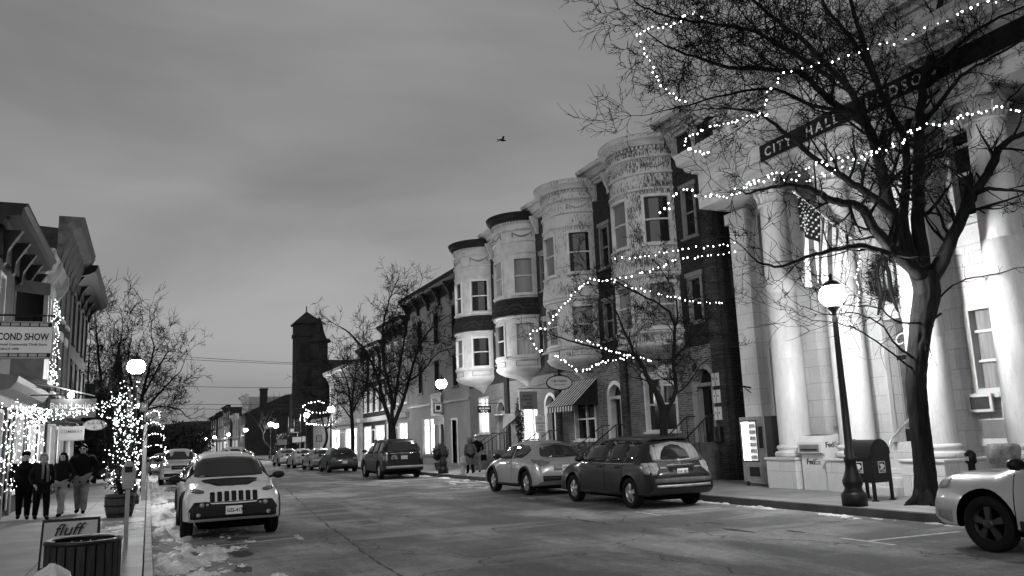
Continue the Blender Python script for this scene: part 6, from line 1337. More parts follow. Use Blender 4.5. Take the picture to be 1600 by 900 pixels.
for z, r in ((.22, .31), (.42, .355), (.62, .355)): q.lathe([(r, z), (r+.012, z), (r+.012, z+.045), (r, z+.045)], (BX, BY, 0), 18, caps=False)
q.build('hoop', M_BLACK, t); q = MB(); rng = random.Random(2)
for i in range(7): a = i*.9; grow(q, (BX, BY, .66), (math.cos(a)*.25, math.sin(a)*.25, 1), 2.5, .022, 2, rng, .2, .08, .005, (3, 4))
q.build('branches', M_TWIG, t, recalc=False); q = MB(); leaves(q, (BX, BY, 1.35), .38, .38, .7, 500, .05, rng); q.build('foliage', M_LEAF, t, recalc=False)
# garlands from the shop to the barrel tree and lights over the shop windows
pos = garl((-2.9, 24.6, 3.0), (BX, BY, 3.3), .35, 80, .05)+garl((-2.9, 24.6, 2.85), (BX, BY, 2.6), -.1, 60, .12); cluster('garland of lights looping from the shop to the barrel tree', pos, .011)
pos = []
for i in range(150): pos.append((LX+.2+rngL.uniform(0, .35), rngL.uniform(23.5, 25.8), rngL.uniform(.9, 3.1)))
cluster('light curtain around the nearer shop window at the left edge', pos, .0105)
pos = []
for i in range(150): pos.append((LX+.2+rngL.uniform(0, .4), rngL.uniform(27.3, 30.3), rngL.uniform(1.2, 3.2)-.0))
cluster('light curtain around the second shop window behind the walkers', pos, .012)
pos = garl((-2.95, 23.3, 3.1), (-2.95, 26.6, 3.1), .3, 50, .05)+garl((-2.95, 26.6, 3.1), (-2.95, 30.4, 3.1), .3, 55, .05); cluster('light garland under the pale shop cornice at the left edge', pos, .011)
pos = []
for u in (28.0, 29.2): pos += [(LX+.85+rngL.gauss(0, .04), u+rngL.gauss(0, .05), z) for z in np.linspace(3.9, 6.4, 46)]
pos += [(LX+.8+rngL.gauss(0, .1), rngL.uniform(28.0, 29.3), rngL.uniform(3.8, 4.3)) for _ in range(40)]; cluster('lights wound up the corner posts of the projecting bay window', pos, .012)
# a lit tree further down the left kerb
pos = []
for k in range(5):
    z0 = 1.2+k*.5; n = 26
    for i in range(n): a = PI*2*i/n; pos.append((-.1+(.9-.1*k)*math.cos(a)+rngL.gauss(0, .05), 40+(.9-.1*k)*math.sin(a), z0+.3*math.sin(a*1.5)))
cluster('rings of lights on the low branches behind the left street lamp', pos, .019)
pos = [(BX+1.0*0+rngL.gauss(.25, .18), 29+rngL.uniform(-2, 3), rngL.uniform(.6, 2.8)) for _ in range(70)]; cluster('scattered lights on the posts behind the barrel tree', pos, .013)
# ------------------------------------------------------------------ hanging signs
def sign(name, lab, face, c, w, h, txts, m_, edge, tm, side=None, arm=None, th=.05, oval=False, arml=.5, frame=.03):
    "face: unit normal (towards viewer); c: centre; w across, h up"
    t = local(thing(name, lab, 'sign', tuple(c))); n = Vector(face).normalized(); r = Vector((0, 0, 1)).cross(n).normalized(); T_ = lambda u, nn, z: tuple(r*u+n*nn+Vector((0, 0, z)))
    q = MB(); q.T = T_
    ell = lambda a, b: [(a*math.cos(2*PI*i/28), b*math.sin(2*PI*i/28)) for i in range(28)]
    if oval: q.slab(ell(w/2, h/2), -th/2, th/2); f = MB(); f.T = T_; f.slab(ell(w/2-frame, h/2-frame), -th/2-.006, th/2+.006); q.build('sign_edge', edge, t); f.build('sign_panel', m_, t)
    else: q.box(-w/2, w/2, -th/2, th/2, -h/2, h/2); q.build('sign_edge', edge, t); f = MB(); f.T = T_; f.box(-w/2+frame, w/2-frame, -th/2-.006, th/2+.006, -h/2+frame, h/2-frame); f.build('sign_panel', m_, t)
    for s_, size, u, z, al in txts: text(s_, size, r*u+n*(th/2+.008)+Vector((0, 0, z)), r, (0, 0, 1), tm, t, extrude=.002, align=al, offset=size*(.02 if s_ == 'SECOND SHOW' else .008), xs=.72 if s_ == 'SECOND SHOW' else 1)
    if arm is not None:
        q = MB(); z = h/2+.12; a, b = (-w/2-.02, w/2+arml) if arm > 0 else (-w/2-arml, w/2+.02); q.tube([T_(a, 0, z), T_(b, 0, z)], .018, 6); q.tube([T_(b if arm > 0 else a, 0, z+.35), T_(0, 0, z)], .009, 5)
        for u in (-w*.35, w*.35): q.tube([T_(u, 0, h/2*(.75 if oval else 1)), T_(u, 0, z)], .007, 4)
        q.build('sign_bracket', M_DARKMETAL, t)
    return t
M_SIGNP = mat('cream_sign_paint', .30, .6, .12, 4); M_SIGNG = mat('grey_sign_paint', .16, .6, .15, 4); M_SIGNW = mat('white_sign_paint', .55, .5, .1, 4)
Y_ = 18.5; a, b = atY(85, 503, Y_), atY(85, 561, Y_); w_ = 2.6; c = Vector((a.x-w_/2, Y_, (a.z+b.z)/2)); hh = a.z-b.z
t = sign('shop_sign', 'pale film-strip shop sign reading Second Show, hung high at the left edge', (0, -1, 0), c, w_, hh, [('SECOND SHOW', .19, 1.22, .0, 'RIGHT'), ('An Exceptional Community Thrift Store', .066, 1.20, -.11, 'RIGHT'), ('SINCE 1998', .062, .72, -.20, 'RIGHT')], mat('bright_sign_paint', .62, .5, .1, 4), M_GREYP, M_TEXTBLK, arm=-1, arml=.6, frame=.02)
bpy.context.view_layer.update()
for zz in (hh/2-.11, -hh/2+.03):
    q = MB(); q.T = lambda u, n, z: (u, -n, z); q.box(-w_/2+.02, w_/2-.03, .033, .036, zz, zz+.085)
    s0 = q.build('film_strip', M_BLACK, t); q = MB(); q.T = lambda u, n, z: (u, -n, z); u = -w_/2+.05
    while u < w_/2-.2: q.box(u, u+.14, .036, .040, zz+.014, zz+.071); u += .165
    q.build('film_frames', M_SIGNP, s0)
q = MB(); q.tube([(-3.7-c.x, 0, hh/2+.12), (w_/2, 0, hh/2+.12)], .02, 6); q.build('rail', M_DARKMETAL, t)
Y_ = 26.5; a, b = atY(79, 624, Y_), atY(149, 652, Y_)
t = sign('shop_sign', 'grey hanging shop sign reading Baba Louie\'s with a lamp over it', (0, -1, 0), ((a.x+b.x)/2, Y_, (a.z+b.z)/2), b.x-a.x, a.z-b.z, [("Baba Louie's", .235, 0, .0, 'CENTER'), ('wood fired organic sourdough pizza', .06, 0, -.10, 'CENTER')], M_SIGNG, M_GREYP, M_TEXTWHT, arm=-1, arml=.9)
q = MB(); q.tube([(-1.4, 0, .75), (-.5, -.05, .62), (.55, -.2, .33)], .018, 5); q.build('stay', M_WHITE, t); q = MB(); q.sphere((-.05, -.28, .36), .085, 10, 8); q.build('lamp', emit('sign_lamp', 40), t)
Y_ = 30.3; a, b = atY(92, 667, Y_), atY(131, 688, Y_); sign('shop_sign', 'small cream hanging sign reading Combray under the grey one', (0, -1, 0), ((a.x+b.x)/2, Y_, (a.z+b.z)/2), b.x-a.x, a.z-b.z, [('COMBRAY', .135, 0, .02, 'CENTER')], M_SIGNP, M_CREAM, mat('brown_lettering', .08, .6), arm=-1, arml=1.2, frame=.015)
Y_ = 34; a, b = atY(130, 656, Y_), atY(167, 672, Y_); sign('shop_sign', 'pale oval hanging sign to the right of the cream hanging one', (0, -1, 0), ((a.x+b.x)/2, Y_, (a.z+b.z)/2), b.x-a.x, a.z-b.z, [('RUBY RED', .11, 0, .02, 'CENTER'), ('ART', .09, 0, -.12, 'CENTER')], M_SIGNP, M_GREYP, mat('brown_lettering', .08, .6), arm=-1, arml=1.6, oval=True)
def rsign(px0, py0, px1, py1, X_, **k):
    a, b = atX(px0, py0, X_), atX(px1, py1, X_); return a, b
def ys(pxl, pxr, pyt, pyb, Y_): a, b = atY(pxl, (pyt+pyb)/2, Y_), atY(pxr, (pyt+pyb)/2, Y_); t_, b_ = atY((pxl+pxr)/2, pyt, Y_), atY((pxl+pxr)/2, pyb, Y_); return Vector(((a.x+b.x)/2, Y_, (t_.z+b_.z)/2)), b.x-a.x, t_.z-b_.z
c, w_, h_ = ys(853, 894, 586, 610, 29.4); sign('shop_sign', 'white oval hanging sign with thick black rim reading C M Cherry', (0, -1, 0), c, w_, h_, [('C M CHERRY', .125, 0, .02, 'CENTER'), ('Antiques & Interiors', .06, 0, -.10, 'CENTER')], M_SIGNW, M_BLACK, M_TEXTBLK, oval=True, arm=1, arml=1.0, frame=.045)
c, w_, h_ = ys(811, 840, 611, 640, 34.6); sign('shop_sign', 'square grey hanging board reading Hudson River Exchange', (0, -1, 0), c, w_, h_, [('HUDSO', .15, -.30, .15, 'LEFT'), ('N RIVER', .15, -.36, -.02, 'LEFT'), ('EXC', .15, -.10, -.19, 'LEFT'), ('HANGE', .15, -.30, -.34, 'LEFT')], M_SIGNG, M_CREAM, M_TEXTBLK, arm=1, arml=1.0)
c, w_, h_ = ys(746, 767, 634, 645, 40.3); sign('shop_sign', 'small black hanging sign reading Peter Jung Fine Art', (0, -1, 0), c, w_, h_, [('PETER JUNG', .11, 0, .01, 'CENTER'), ('FINE ART', .10, 0, -.12, 'CENTER')], M_BLACK, M_DARKP, M_TEXTWHT, arm=1, arml=.8, frame=.012)
c, w_, h_ = ys(1025, 1058, 568, 592, 22.6); sign('shop_sign', 'white round-topped hanging sign behind the crooked tree', (0, -1, 0), c, w_, h_, [('HOUSE', .10, 0, .02, 'CENTER'), ('& HOME', .10, 0, -.11, 'CENTER')], M_SIGNW, M_GREYP, M_TEXTBLK, oval=True, arm=1, arml=1.0)
c, w_, h_ = ys(1030, 1056, 594, 603, 22.6); sign('shop_sign', 'narrow white sign hung below the round-topped one', (0, -1, 0), c, w_, h_, [('Fine Linens', .075, 0, -.025, 'CENTER')], M_SIGNW, M_GREYP, M_TEXTBLK, frame=.01)
# no parking sign
p = atX(843, 660, 13.1); t = local(thing('parking_sign', 'white no-parking sign on a square post behind the silver crossover', 'road sign', (13.1, p.y, .15))); q = MB(); q.box(-.04, .04, -.04, .04, 0, 2.4); q.build('post', M_CREAM, t)
q = MB(); q.box(-.2, .2, -.065, -.045, 1.75, 2.35); sp_ = q.build('sign_panel', M_SIGNW, t); 
for s_, z in (('NO', 2.19), ('PARKING', 2.04), ('THIS', 1.92), ('SIDE', 1.80)): text(s_, .10, (0, -.068, z), (1, 0, 0), (0, 0, 1), M_TEXTBLK, sp_, extrude=.001, align='CENTER')
# signs on the lamp by the hydrant
t = local(thing('bus_sign', 'two stacked square signs fixed to the lamp by the hydrant', 'sign', (12.93, 38.45, 3.0))); p = atY(681, 633, 38.45)
for zz, m_, hh in ((.28, M_SIGNG, .52), (-.28, M_SIGNW, .46)):
    q = MB(); q.box(-.30, .18, -.02, .02, zz-hh/2, zz+hh/2); s0 = q.build('sign_panel', m_, t)
    if zz > 0: q = MB(); q.box(-.22, .10, -.026, -.02, zz-.17, zz+.17); q.build('emblem', M_TEXTWHT, s0); q = MB(); q.box(-.17, .05, -.032, -.026, zz-.1, zz+.12); q.build('emblem', M_DARKP, s0)
    else:
        for i in range(4): text(('Warren', 'Street', 'Parking', 'Kiosk')[i], .085, (-.26, -.024, zz+.12-i*.1), (1, 0, 0), (0, 0, 1), M_TEXTBLK, s0, extrude=.001)
# striped awning
aw = thing('awning', 'black and white striped window awning beneath the oval Cherry sign', 'awning', (RW, YB[1], 2.9)); y0, y1 = YB[1]-1.2, YB[1]+1.15; n = 19
for k in (0, 1):
    q = MB()
    for i in range(n):
        if i % 2 != k: continue
        a, b = y0+(y1-y0)*i/n, y0+(y1-y0)*(i+1)/n; g = lambda y, x, z: q.p(x, y, z)
        q.face(g(a, RW-.02, 4.05), g(b, RW-.02, 4.05), g(b, RW-1.25, 2.95), g(a, RW-1.25, 2.95)); q.face(g(a, RW-1.25, 2.95), g(b, RW-1.25, 2.95), g(b, RW-1.27, 2.72), g(a, RW-1.27, 2.72))
    if k == 1: q.face(q.p(RW-.02, y0, 4.04), q.p(RW-1.25, y0, 2.95), q.p(RW-.02, y0, 2.95)); q.face(q.p(RW-.02, y1, 4.04), q.p(RW-1.25, y1, 2.95), q.p(RW-.02, y1, 2.95))
    q.build('stripe', (mat('awning_white_canvas', .42, .8), mat('awning_dark_canvas', .02, .8))[k], aw, recalc=False)
q = MB(); q.tube([(RW-1.25, y0, 2.95), (RW-1.25, y1, 2.95)], .02, 6); q.build('awning_bar', M_DARKMETAL, aw)
q = MB(); t = thing('small_awning', 'small white cloth canopy over the door right of the two walkers', 'awning', (RW, YB[2]+1.6, 2.6)); y0 = YB[2]+1.1; q.box(RW-.9, RW-.01, y0, y0+1.1, 2.86, 2.9); q.face(q.p(RW-.9, y0, 2.85), q.p(RW-.02, y0, 2.85), q.p(RW-.95, y0, 2.15)); q.build('canopy', mat('awning_white_canvas', .42, .8), t)
# white notice boards on the nearest house
t = thing('letter_boards', 'three white paired boards in a column beside the arched door nearest the hall', 'notice board', (RW, 22.0, 2.4))
for i in range(3): q = MB(); z = 2.06+i*.55; q.box(RW-.17, RW-.135, 21.86, 22.22, z, z+.42); o = q.build('board', M_SIGNW, t); q = MB(); q.box(RW-.175, RW-.17, 22.03, 22.05, z, z+.42); q.build('gap', M_BLACK, o); q = MB(); [q.box(RW-.176, RW-.17, y, y+.05, z+.2, z+.25) for y in (21.92, 22.11)]; q.build('mark', M_BLACK, o)
t = thing('post_box', 'black letter box on the brick pier below the white boards', 'letter box', (RW, 22.0, 1.5)); q = MB(); q.box(RW-.28, RW-.135, 21.85, 22.2, 1.35, 1.85); q.build('box', M_BLACK, t, bevel=.02)
# ------------------------------------------------------------------ kerbside things on the right
t = local(thing('mailbox', 'dark round-topped street mailbox on four legs before the hall steps', 'mailbox', (14.35, 13.62, .15), math.radians(4))); w, d, h = .30, .34, 1.28
q = MB(); q.T = lambda u, n, z: (u, n, z); pr = [(-w, .38), (w, .38), (w, .98)]+[(w*math.cos(a), .98+w*math.sin(a)) for a in np.linspace(.15, PI-.15, 14)]+[(-w, .98)]; q.slab(pr, -d, d); b_ = q.build('box', mat('mailbox_paint', .009, .5, .2, 4, spec=.25), t, bevel=.012)
q = MB(); q.T = lambda u, n, z: (u, n, z); P2 = [((w+.012)*math.cos(a), .98+(w+.012)*math.sin(a)) for a in np.linspace(-.05, PI+.05, 18)]; 
for s_ in (-d, d-.03):
    for i in range(17): a, b = P2[i], P2[i+1]; q.slab([a, b, (b[0]*.94, .98+(b[1]-.98)*.94), (a[0]*.94, .98+(a[1]-.98)*.94)], s_-.006, s_+.03)
q.build('rim', MATS['mailbox_paint'], t)
for sx in (-1, 1):
    for sy in (-1, 1): q = MB(); q.tbox((sx*(w-.03), sy*(d-.03)), .028, .028, 0, .42); q.tbox((sx*(w-.03), sy*(d-.03)), .05, .05, 0, .02); q.build('leg', MATS['mailbox_paint'], t)
q = MB(); q.box(-w-.015, -w+.02, -d+.05, d-.05, .88, .94); q.build('chute_handle', M_DARKMETAL, t)
def eagle(parent, T_):
    q = MB(); q.T = T_; q.box(-.11, .11, 0, .004, -.12, .12); s0 = q.build('emblem', M_SIGNW, parent); q = MB(); q.T = T_
    q.box(-.09, .09, .004, .006, -.05, .10); q.build('emblem_field', M_DARKP, s0); q = MB(); q.T = T_; q.slab([(-.08, .07), (.03, .07), (.085, .02), (.03, -.005), (-.02, -.005)], .006, .009); q.slab([(-.08, -.04), (.0, .02), (.08, .02), (.03, -.04)], .006, .009); q.build('eagle_head', M_TEXTWHT, s0); q = MB(); q.T = T_; q.box(-.09, .09, .004, .006, -.10, -.085); q.box(-.09, .05, .004, .006, -.075, -.063); q.build('small_print', M_TEXTBLK, s0)
eagle(t, lambda u, n, z: (u, -d-.004-n, .70+z)); eagle(t, lambda u, n, z: (-w-.004-n, -u, .70+z))
# courier drop box
t = thing('drop_box', 'white courier drop box reading FedEx between the column pedestals', 'drop box', (15.7, 16.5, .15)); y0, y1, x0 = 16.06, 16.90, 15.42; M_FX = mat('white_drop_box', .62, .4, .08, 3)
q = MB(); q.T = lambda u, n, z: (n, u, z); q.prism([(x0+.10, .15), (x0+.10, 1.05), (x0, 1.08), (x0, 1.36), (x0+.15, 1.50), (x0+.75, 1.55), (x0+.75, .15)], y0, y1); q.build('box', M_FX, t, bevel=.012)
q = MB(); q.box(x0-.012, x0+.02, y0+.08, y1-.08, 1.12, 1.30); q.build('slot', M_GREYP, t); q = MB(); q.box(x0-.03, x0-.012, y0+.14, y1-.14, 1.16, 1.19); q.build('handle', M_DARKMETAL, t)
q = MB(); q.T = lambda u, n, z: (n, u, z)
q.prism([(x0+.24, 1.512), (x0+.24, 1.522), (x0+.55, 1.547), (x0+.55, 1.537)], y0+.1, y0+.38); q.prism([(x0+.24, 1.512), (x0+.24, 1.522), (x0+.55, 1.547), (x0+.55, 1.537)], y0+.45, y0+.75); q.build('top_panel', M_GREYP, t)
text('Fed', .20, (x0+.095, y1-.18, .80), (0, -1, 0), (0, 0, 1), M_TEXTBLK, t, extrude=.003, offset=.004); text('Ex', .20, (x0+.095, y1-.475, .80), (0, -1, 0), (0, 0, 1), mat('grey_lettering', .2), t, extrude=.003, offset=.004)
text('Fed', .19, (x0+.14, y0-.004, 1.22), (1, 0, 0), (0, 0, 1), M_TEXTBLK, t, extrude=.003, offset=.004); text('Ex', .19, (x0+.425, y0-.004, 1.22), (1, 0, 0), (0, 0, 1), mat('grey_lettering', .2), t, extrude=.003, offset=.004)
# vending machine
xa = 15.72; ya, yb = atX(1198, 700, xa).y, atX(1160, 700, xa).y; t = thing('vending_machine', 'lit glass-front vending machine at the left corner of the marble hall', 'vending machine', (xa, (ya+yb)/2, .15))
q = MB(); q.box(xa, xa+.75, ya, yb, .27, 2.08); q.build('cabinet', mat('dark_cabinet', .03, .4), t, bevel=.01); q = MB(); q.box(xa-.03, xa-.002, ya, yb, .27, 2.08); fr_ = q.build('front', M_GREYMETAL, t)
s_ = (yb-ya); q = MB(); q.box(xa-.036, xa-.03, ya+s_*.30, yb-.05, .82, 1.98); q.build('window_frame', M_BLACK, fr_)
q = MB(); q.box(xa-.04, xa-.036, ya+s_*.62, yb-.08, .86, 1.94); q.build('light_panel', emit('vending_light', 3.5), fr_); q = MB(); q.box(xa-.04, xa-.036, ya+s_*.34, ya+s_*.61, .86, 1.94); q.build('glass', emit('vending_glass', .45, pattern=(3, 14, 9)), fr_)
q = MB()
for i in range(6):
    z = .9+i*.175; q.box(xa-.05, xa-.041, ya+s_*.34, yb-.10, z, z+.012)
    for j in range(5): y = ya+s_*.36+j*s_*.055; q.box(xa-.05, xa-.041, y, y+s_*.035, z+.014, z+.10)
q.build('snacks', mat('snack_packets', .2, .5, .7, 14), fr_)
q = MB(); q.box(xa-.045, xa-.03, ya+s_*.32, ya+s_*.72, .42, .68); q.build('flap', M_BLACK, fr_); q = MB(); q.box(xa-.045, xa-.03, ya+s_*.08, ya+s_*.24, 1.2, 1.8); q.build('keypad', M_BLACK, fr_)
for a, b in ((xa+.05, ya+.08), (xa+.05, yb-.08), (xa+.65, ya+.08), (xa+.65, yb-.08)): q = MB(); q.tbox((a, b), .03, .03, .15, .28); q.build('leg', M_DARKMETAL, t)
# hydrant
p = atZ(727, 742, .15); t = local(thing('fire_hydrant', 'pale fire hydrant at the kerb beside the street lamp and pedestrians', 'hydrant', (13.12, p.y+.2, .15))); q = MB(); q.lathe([(.19, 0), (.19, .05), (.12, .07), (.12, .5), (.16, .52), (.16, .58), (.13, .60), (.12, .72), (.08, .80), (.03, .82), (.03, .88), (.001, .89)], (0, 0, 0), 14); q.build('barrel', mat('hydrant_paint', .30, .5, .3, 6), t)
for a in (0, PI): q = MB(); q.lathe([(.06, .1), (.06, .19), (.035, .20), (.001, .22)] if a == 0 else [(.06, -.1), (.06, -.19), (.035, -.20), (.001, -.22)], (0, 0, .45), 10, axis='x'); q.build('nozzle', MATS['hydrant_paint'], t)
# stone urn and small fittings before the hall
p = atX(1567, 702, 15.0); t = local(thing('stone_urn', 'weathered stone urn standing in front of the rightmost column', 'urn', (15.0, p.y, .15))); q = MB(); q.lathe([(.22, 0), (.22, .1), (.10, .16), (.08, .42), (.10, .55), (.17, .66), (.26, .82), (.30, .98), (.29, 1.10), (.24, 1.15), (.20, 1.13), (.001, 1.08)], (0, 0, 0), 20); q.build('urn', mat('mottled_stone', .16, .8, .6, 9, .5, 20), t)
p = atX(1516, 712, 15.1); t = local(thing('standpipe', 'small black standpipe beside the third column pedestal', 'standpipe', (15.1, p.y, .15))); q = MB(); q.lathe([(.07, 0), (.07, .75), (.11, .78), (.11, .95), (.05, 1.02), (.001, 1.03)], (0, 0, 0), 10); q.build('pipe', M_BLACK, t); q = MB(); [q.box(-.125, -.11, y, y+.02, .82, .9) for y in (-.04, 0, .04)]; q.build('label_plate', M_TEXTWHT, t)
t = thing('window_board', 'white-framed dark board standing in the window right of the third column', 'board', (16.75, 12.5, 2.0)); a, b = atX(1512, 617, 16.7), atX(1554, 650, 16.7); q = MB(); q.box(16.68, 16.74, b.y, a.y, b.z+.1, a.z); q.build('frame', M_WHITE, t); q = MB(); q.box(16.67, 16.68, b.y+.06, a.y-.06, b.z+.16, a.z-.06); q.build('panel', mat('dark_board', .05), t)
t = thing('handrail', 'pale curved metal handrail at the foot of the hall steps', 'handrail', (14.9, 14.85, .15)); q = MB(); q.tube([(14.95, 13.6, .15), (14.95, 13.6, 1.15), (15.1, 13.6, 1.42), (16.3, 13.6, 2.2), (16.5, 13.6, 2.2), (16.5, 13.6, 1.3)], .03, 8); q.build('rail', M_GREYMETAL, t)
# sconce on the corner
t = thing('wall_lamp', 'small iron bracket on the marble corner above the vending machine', 'bracket', (16.5, 19.7, 2.9)); q = MB(); q.tube([(16.5, 19.8, 2.95), (16.2, 19.8, 3.0), (16.15, 19.8, 2.85)], .03, 6); q.tube([(16.5, 19.8, 2.8), (16.2, 19.8, 3.0)], .015, 5); q.build('bracket', M_DARKMETAL, t)
# flag on its pole
tip, bs = atX(1243, 302, 14.3), atX(1312, 358, 15.5); t = thing('flag', 'stars and stripes hanging from a slanted pole between the first two columns', 'flag', tuple(bs)); q = MB(); q.tube([tip+(tip-bs)*.03, bs, bs+(bs-tip)*.45], .025, 8); q.sphere(tuple(tip+(tip-bs)*.04), .05); q.build('pole', M_WHITE, t)
q = MB(); NS, NT = 39, 34; fl = 2.2; g = {}
for i in range(NS+1):
    for j in range(NT+1):
        s_, tt = i/NS, j/NT; p = tip.lerp(bs, .03+.94*s_*(1-.22*tt)); f = math.sin(s_*15+tt*2.0)*.075*(.25+tt); g[i, j] = q.p(p.x+f*.6-.10*tt, p.y-f+.06*tt, p.z-fl*tt*(1-.12*s_)-.0)
for i in range(NS):
    for j in range(NT): q.mi = 2 if (i < 21 and j < 14) else (0 if (i//3) % 2 == 0 else 1); q.face(g[i, j], g[i+1, j], g[i+1, j+1], g[i, j+1], sm=True)
fo_ = q.build('cloth', [mat('flag_red', .07, .8), mat('flag_white', .55, .8), mat('flag_blue', .012, .8)], t, recalc=False)
q2 = MB()
for r_ in range(7):
    for c_ in range(6):
        i = int(1.5+c_*3.2+(1.6 if r_ % 2 else 0)); j = 1+r_*1.85; j0 = int(j)
        if i >= 20: continue
        v = Vector(q.v[g[i, j0]]).lerp(Vector(q.v[g[i, j0+1]]), j-j0)+Vector(parent_origin(t)); 
        for dx in (-1, 1): 
            k = [q2.p(v.x+.02*dx+.0, v.y-.02, v.z+0) for _ in (0,)]; cc_ = v+Vector((-.012, -.014, 0))*dx*-1
            q2.v.pop(); ids = []
            for m in range(10): a = PI/2+m*PI/5; rr = .038 if m % 2 == 0 else .016; ids.append(q2.p(cc_.x+rr*math.cos(a)*.72, cc_.y-rr*math.cos(a)*.72, cc_.z+rr*math.sin(a)))
            q2.face(*ids)
q2.build('stars', MATS['flag_white'], fo_, recalc=False)
# wreath over the door
wc = Vector((16.55, 14.45, 5.35)); t = thing('wreath', 'large ribboned evergreen wreath above the hall door', 'wreath', tuple(wc)); q = MB(); rng = random.Random(4)
for _ in range(2600):
    a = rng.uniform(0, 2*PI); rr = .52+rng.gauss(0, .085); p = Vector((wc.x+rng.gauss(0, .08), wc.y+rr*math.cos(a), wc.z+rr*math.sin(a))); d_ = Vector((rng.gauss(0, .5), -math.sin(a)+rng.gauss(0, .6), math.cos(a)+rng.gauss(0, .6))).normalized()*.07; b = d_.orthogonal().normalized()*.014; i = len(q.v); q.v += [tuple(p-d_), tuple(p+b), tuple(p+d_), tuple(p-b)]; q.face(i, i+1, i+2, i+3)
q.build('greenery', M_LEAF, t, recalc=False); q = MB()
for s_ in (-1, 1): q.tube([wc+Vector((-.1, 0, .5)), wc+Vector((-.13, s_*.18, .1)), wc+Vector((-.1, s_*.15, -.5)), wc+Vector((-.12, s_*.30, -.95))], [.02, .05, .06, .03], 6)
q.build('ribbon', M_DARKP, t); q = MB(); q.tube([(16.9, 14.45, 5.9), (16.5, 14.45, 5.9)], .02, 5); q.build('hook', M_DARKMETAL, t)
# ------------------------------------------------------------------ left pavement things
c = atY(131, 842, 11.2); t = local(thing('litter_bin', 'round dark slatted litter bin with a snowy rim at the bottom left', 'litter bin', (c.x, 11.2, .15))); R = .405; H_ = c.z-.15
q = MB(); q.lathe([(R-.05, 0), (R-.05, H_-.06)], (0, 0, 0), 28, caps=False); q.build('drum', M_BLACK, t)
for i in range(24): a = 2*PI*i/24; q = MB(); q.T = lambda u, n, z: ((R+n)*math.cos(a+u), (R+n)*math.sin(a+u), z); q.box(-.105, .105, -.035, 0, .04, H_-.04, 2); q.build('slat', mat('worn_slat', .028, .6, .4, 6, .4, 30, stretch=(4, 4, .6)), t)
q = MB(); q.lathe([(R-.07, H_-.04), (R+.01, H_-.04), (R+.015, H_-.01), (R, H_), (R-.07, H_)], (0, 0, 0), 32, caps=False); q.build('rim', M_DARKMETAL, t)
q = MB(); q.lathe([(R-.06, H_+.001), (R-.01, H_+.012), (R-.03, H_+.02), (R-.07, H_+.014)], (0, 0, 0), 32, a0=-.2, a1=3.9, caps=False); q.build('snow_rim', M_SNOW, t)
a, b = atY(67, 812, 14.1), atY(157, 808, 14.1); t = local(thing('pavement_sign', 'pale A-board reading fluff behind the slatted litter bin', 'A-board', ((a.x+b.x)/2, 14.1, .15))); hw_ = (b.x-a.x)/2; zt_ = (a.z+b.z)/2-.15
for s_ in (-1, 1):
    q = MB(); T_ = lambda u, n, z: (u, s_*(.28*(1-z/zt_)+.02)+(n if s_ > 0 else -n), z); q.T = T_; q.box(-hw_, hw_, 0, .03, .0, zt_); e_ = q.build('frame', M_DARKP, t); q = MB(); q.T = T_; q.box(-hw_+.03, hw_-.03, .03, .036, .06, zt_-.035); q.build('panel', M_SIGNP, e_)
text('fluff', .24, (-.22, -.365*(1-(zt_-.22)/zt_)-.055, zt_-.22), (1, 0, 0), (0, .28, 1), M_TEXTBLK, t, shear=.35, extrude=.003)
t = local(thing('parking_meter', 'grey parking meter on a post by the kerb beside the A-board', 'parking meter', (-.30, 16.0, .15))); q = MB(); q.box(-.035, .035, -.03, .03, 0, 1.02); q.build('post', M_GREYMETAL, t)
q = MB(); q.tbox((0, 0), .085, .06, 1.0, 1.16, 1.1); q.T = lambda u, n, z: (u, n, z); q.slab([(-.11, 1.14), (.11, 1.14), (.115, 1.3), (.09, 1.40), (.045, 1.46), (-.045, 1.46), (-.09, 1.40), (-.115, 1.3)], -.06, .06); q.build('head', M_GREYMETAL, t, bevel=.01); q = MB(); q.box(-.06, .06, -.066, -.06, 1.28, 1.38); q.build('display', M_BLACK, t)
t = local(thing('plastic_sack', 'crumpled pale plastic sack peeking in at the bottom left corner', 'sack', (-1.05, 9.8, .15))); q = MB(); c = atY(82, 882, 9.8); rng = random.Random(6); zt_ = c.z-.15; X0 = c.x+1.05
rows = []
for j, (rr, z) in enumerate(((.20, 0), (.24, zt_*.3), (.22, zt_*.6), (.17, zt_*.85), (.06, zt_*.97), (.03, zt_))): rows.append([q.p(X0+rr*math.cos(2*PI*i/16)*rng.uniform(.85, 1.12), rr*math.sin(2*PI*i/16)*rng.uniform(.85, 1.12), z*rng.uniform(.97, 1.03)) for i in range(16)])
for a_, b_ in zip(rows[:-1], rows[1:]):
    for i in range(16): q.face(a_[i], a_[(i+1) % 16], b_[(i+1) % 16], b_[i])
q.face(*rows[-1]); q.build('sack', mat('pale_plastic', .5, .3, .25, 5), t)
# wooden sign posts along the left kerb
for i, (px, Y_, h_) in enumerate(((226, 31., 2.5), (232, 38., 2.3))):
    c = atY(px, 700, Y_); t = local(thing('sign_post', ('tall grey post at the left kerb behind the barrel tree', 'shorter grey post behind the first at the left kerb')[i], 'post', (min(-.12, c.x), Y_, .15))); q = MB(); q.box(-.06, .06, -.06, .06, 0, h_); q.build('post', M_GREYP, t, bevel=.01)
c, w_, h_ = ys(218, 232, 628, 644, 37); t = sign('parking_notice', 'small square notice below the second left lamp', (0, -1, 0), c, w_, h_, [('P', .3, 0, -.1, 'CENTER')], M_SIGNG, M_DARKP, M_TEXTWHT, frame=.03); q = MB(); q.tube([(.0, .05, -c.z+.15), (0, .05, .2)], .03, 6); q.build('post', M_DARKMETAL, t)
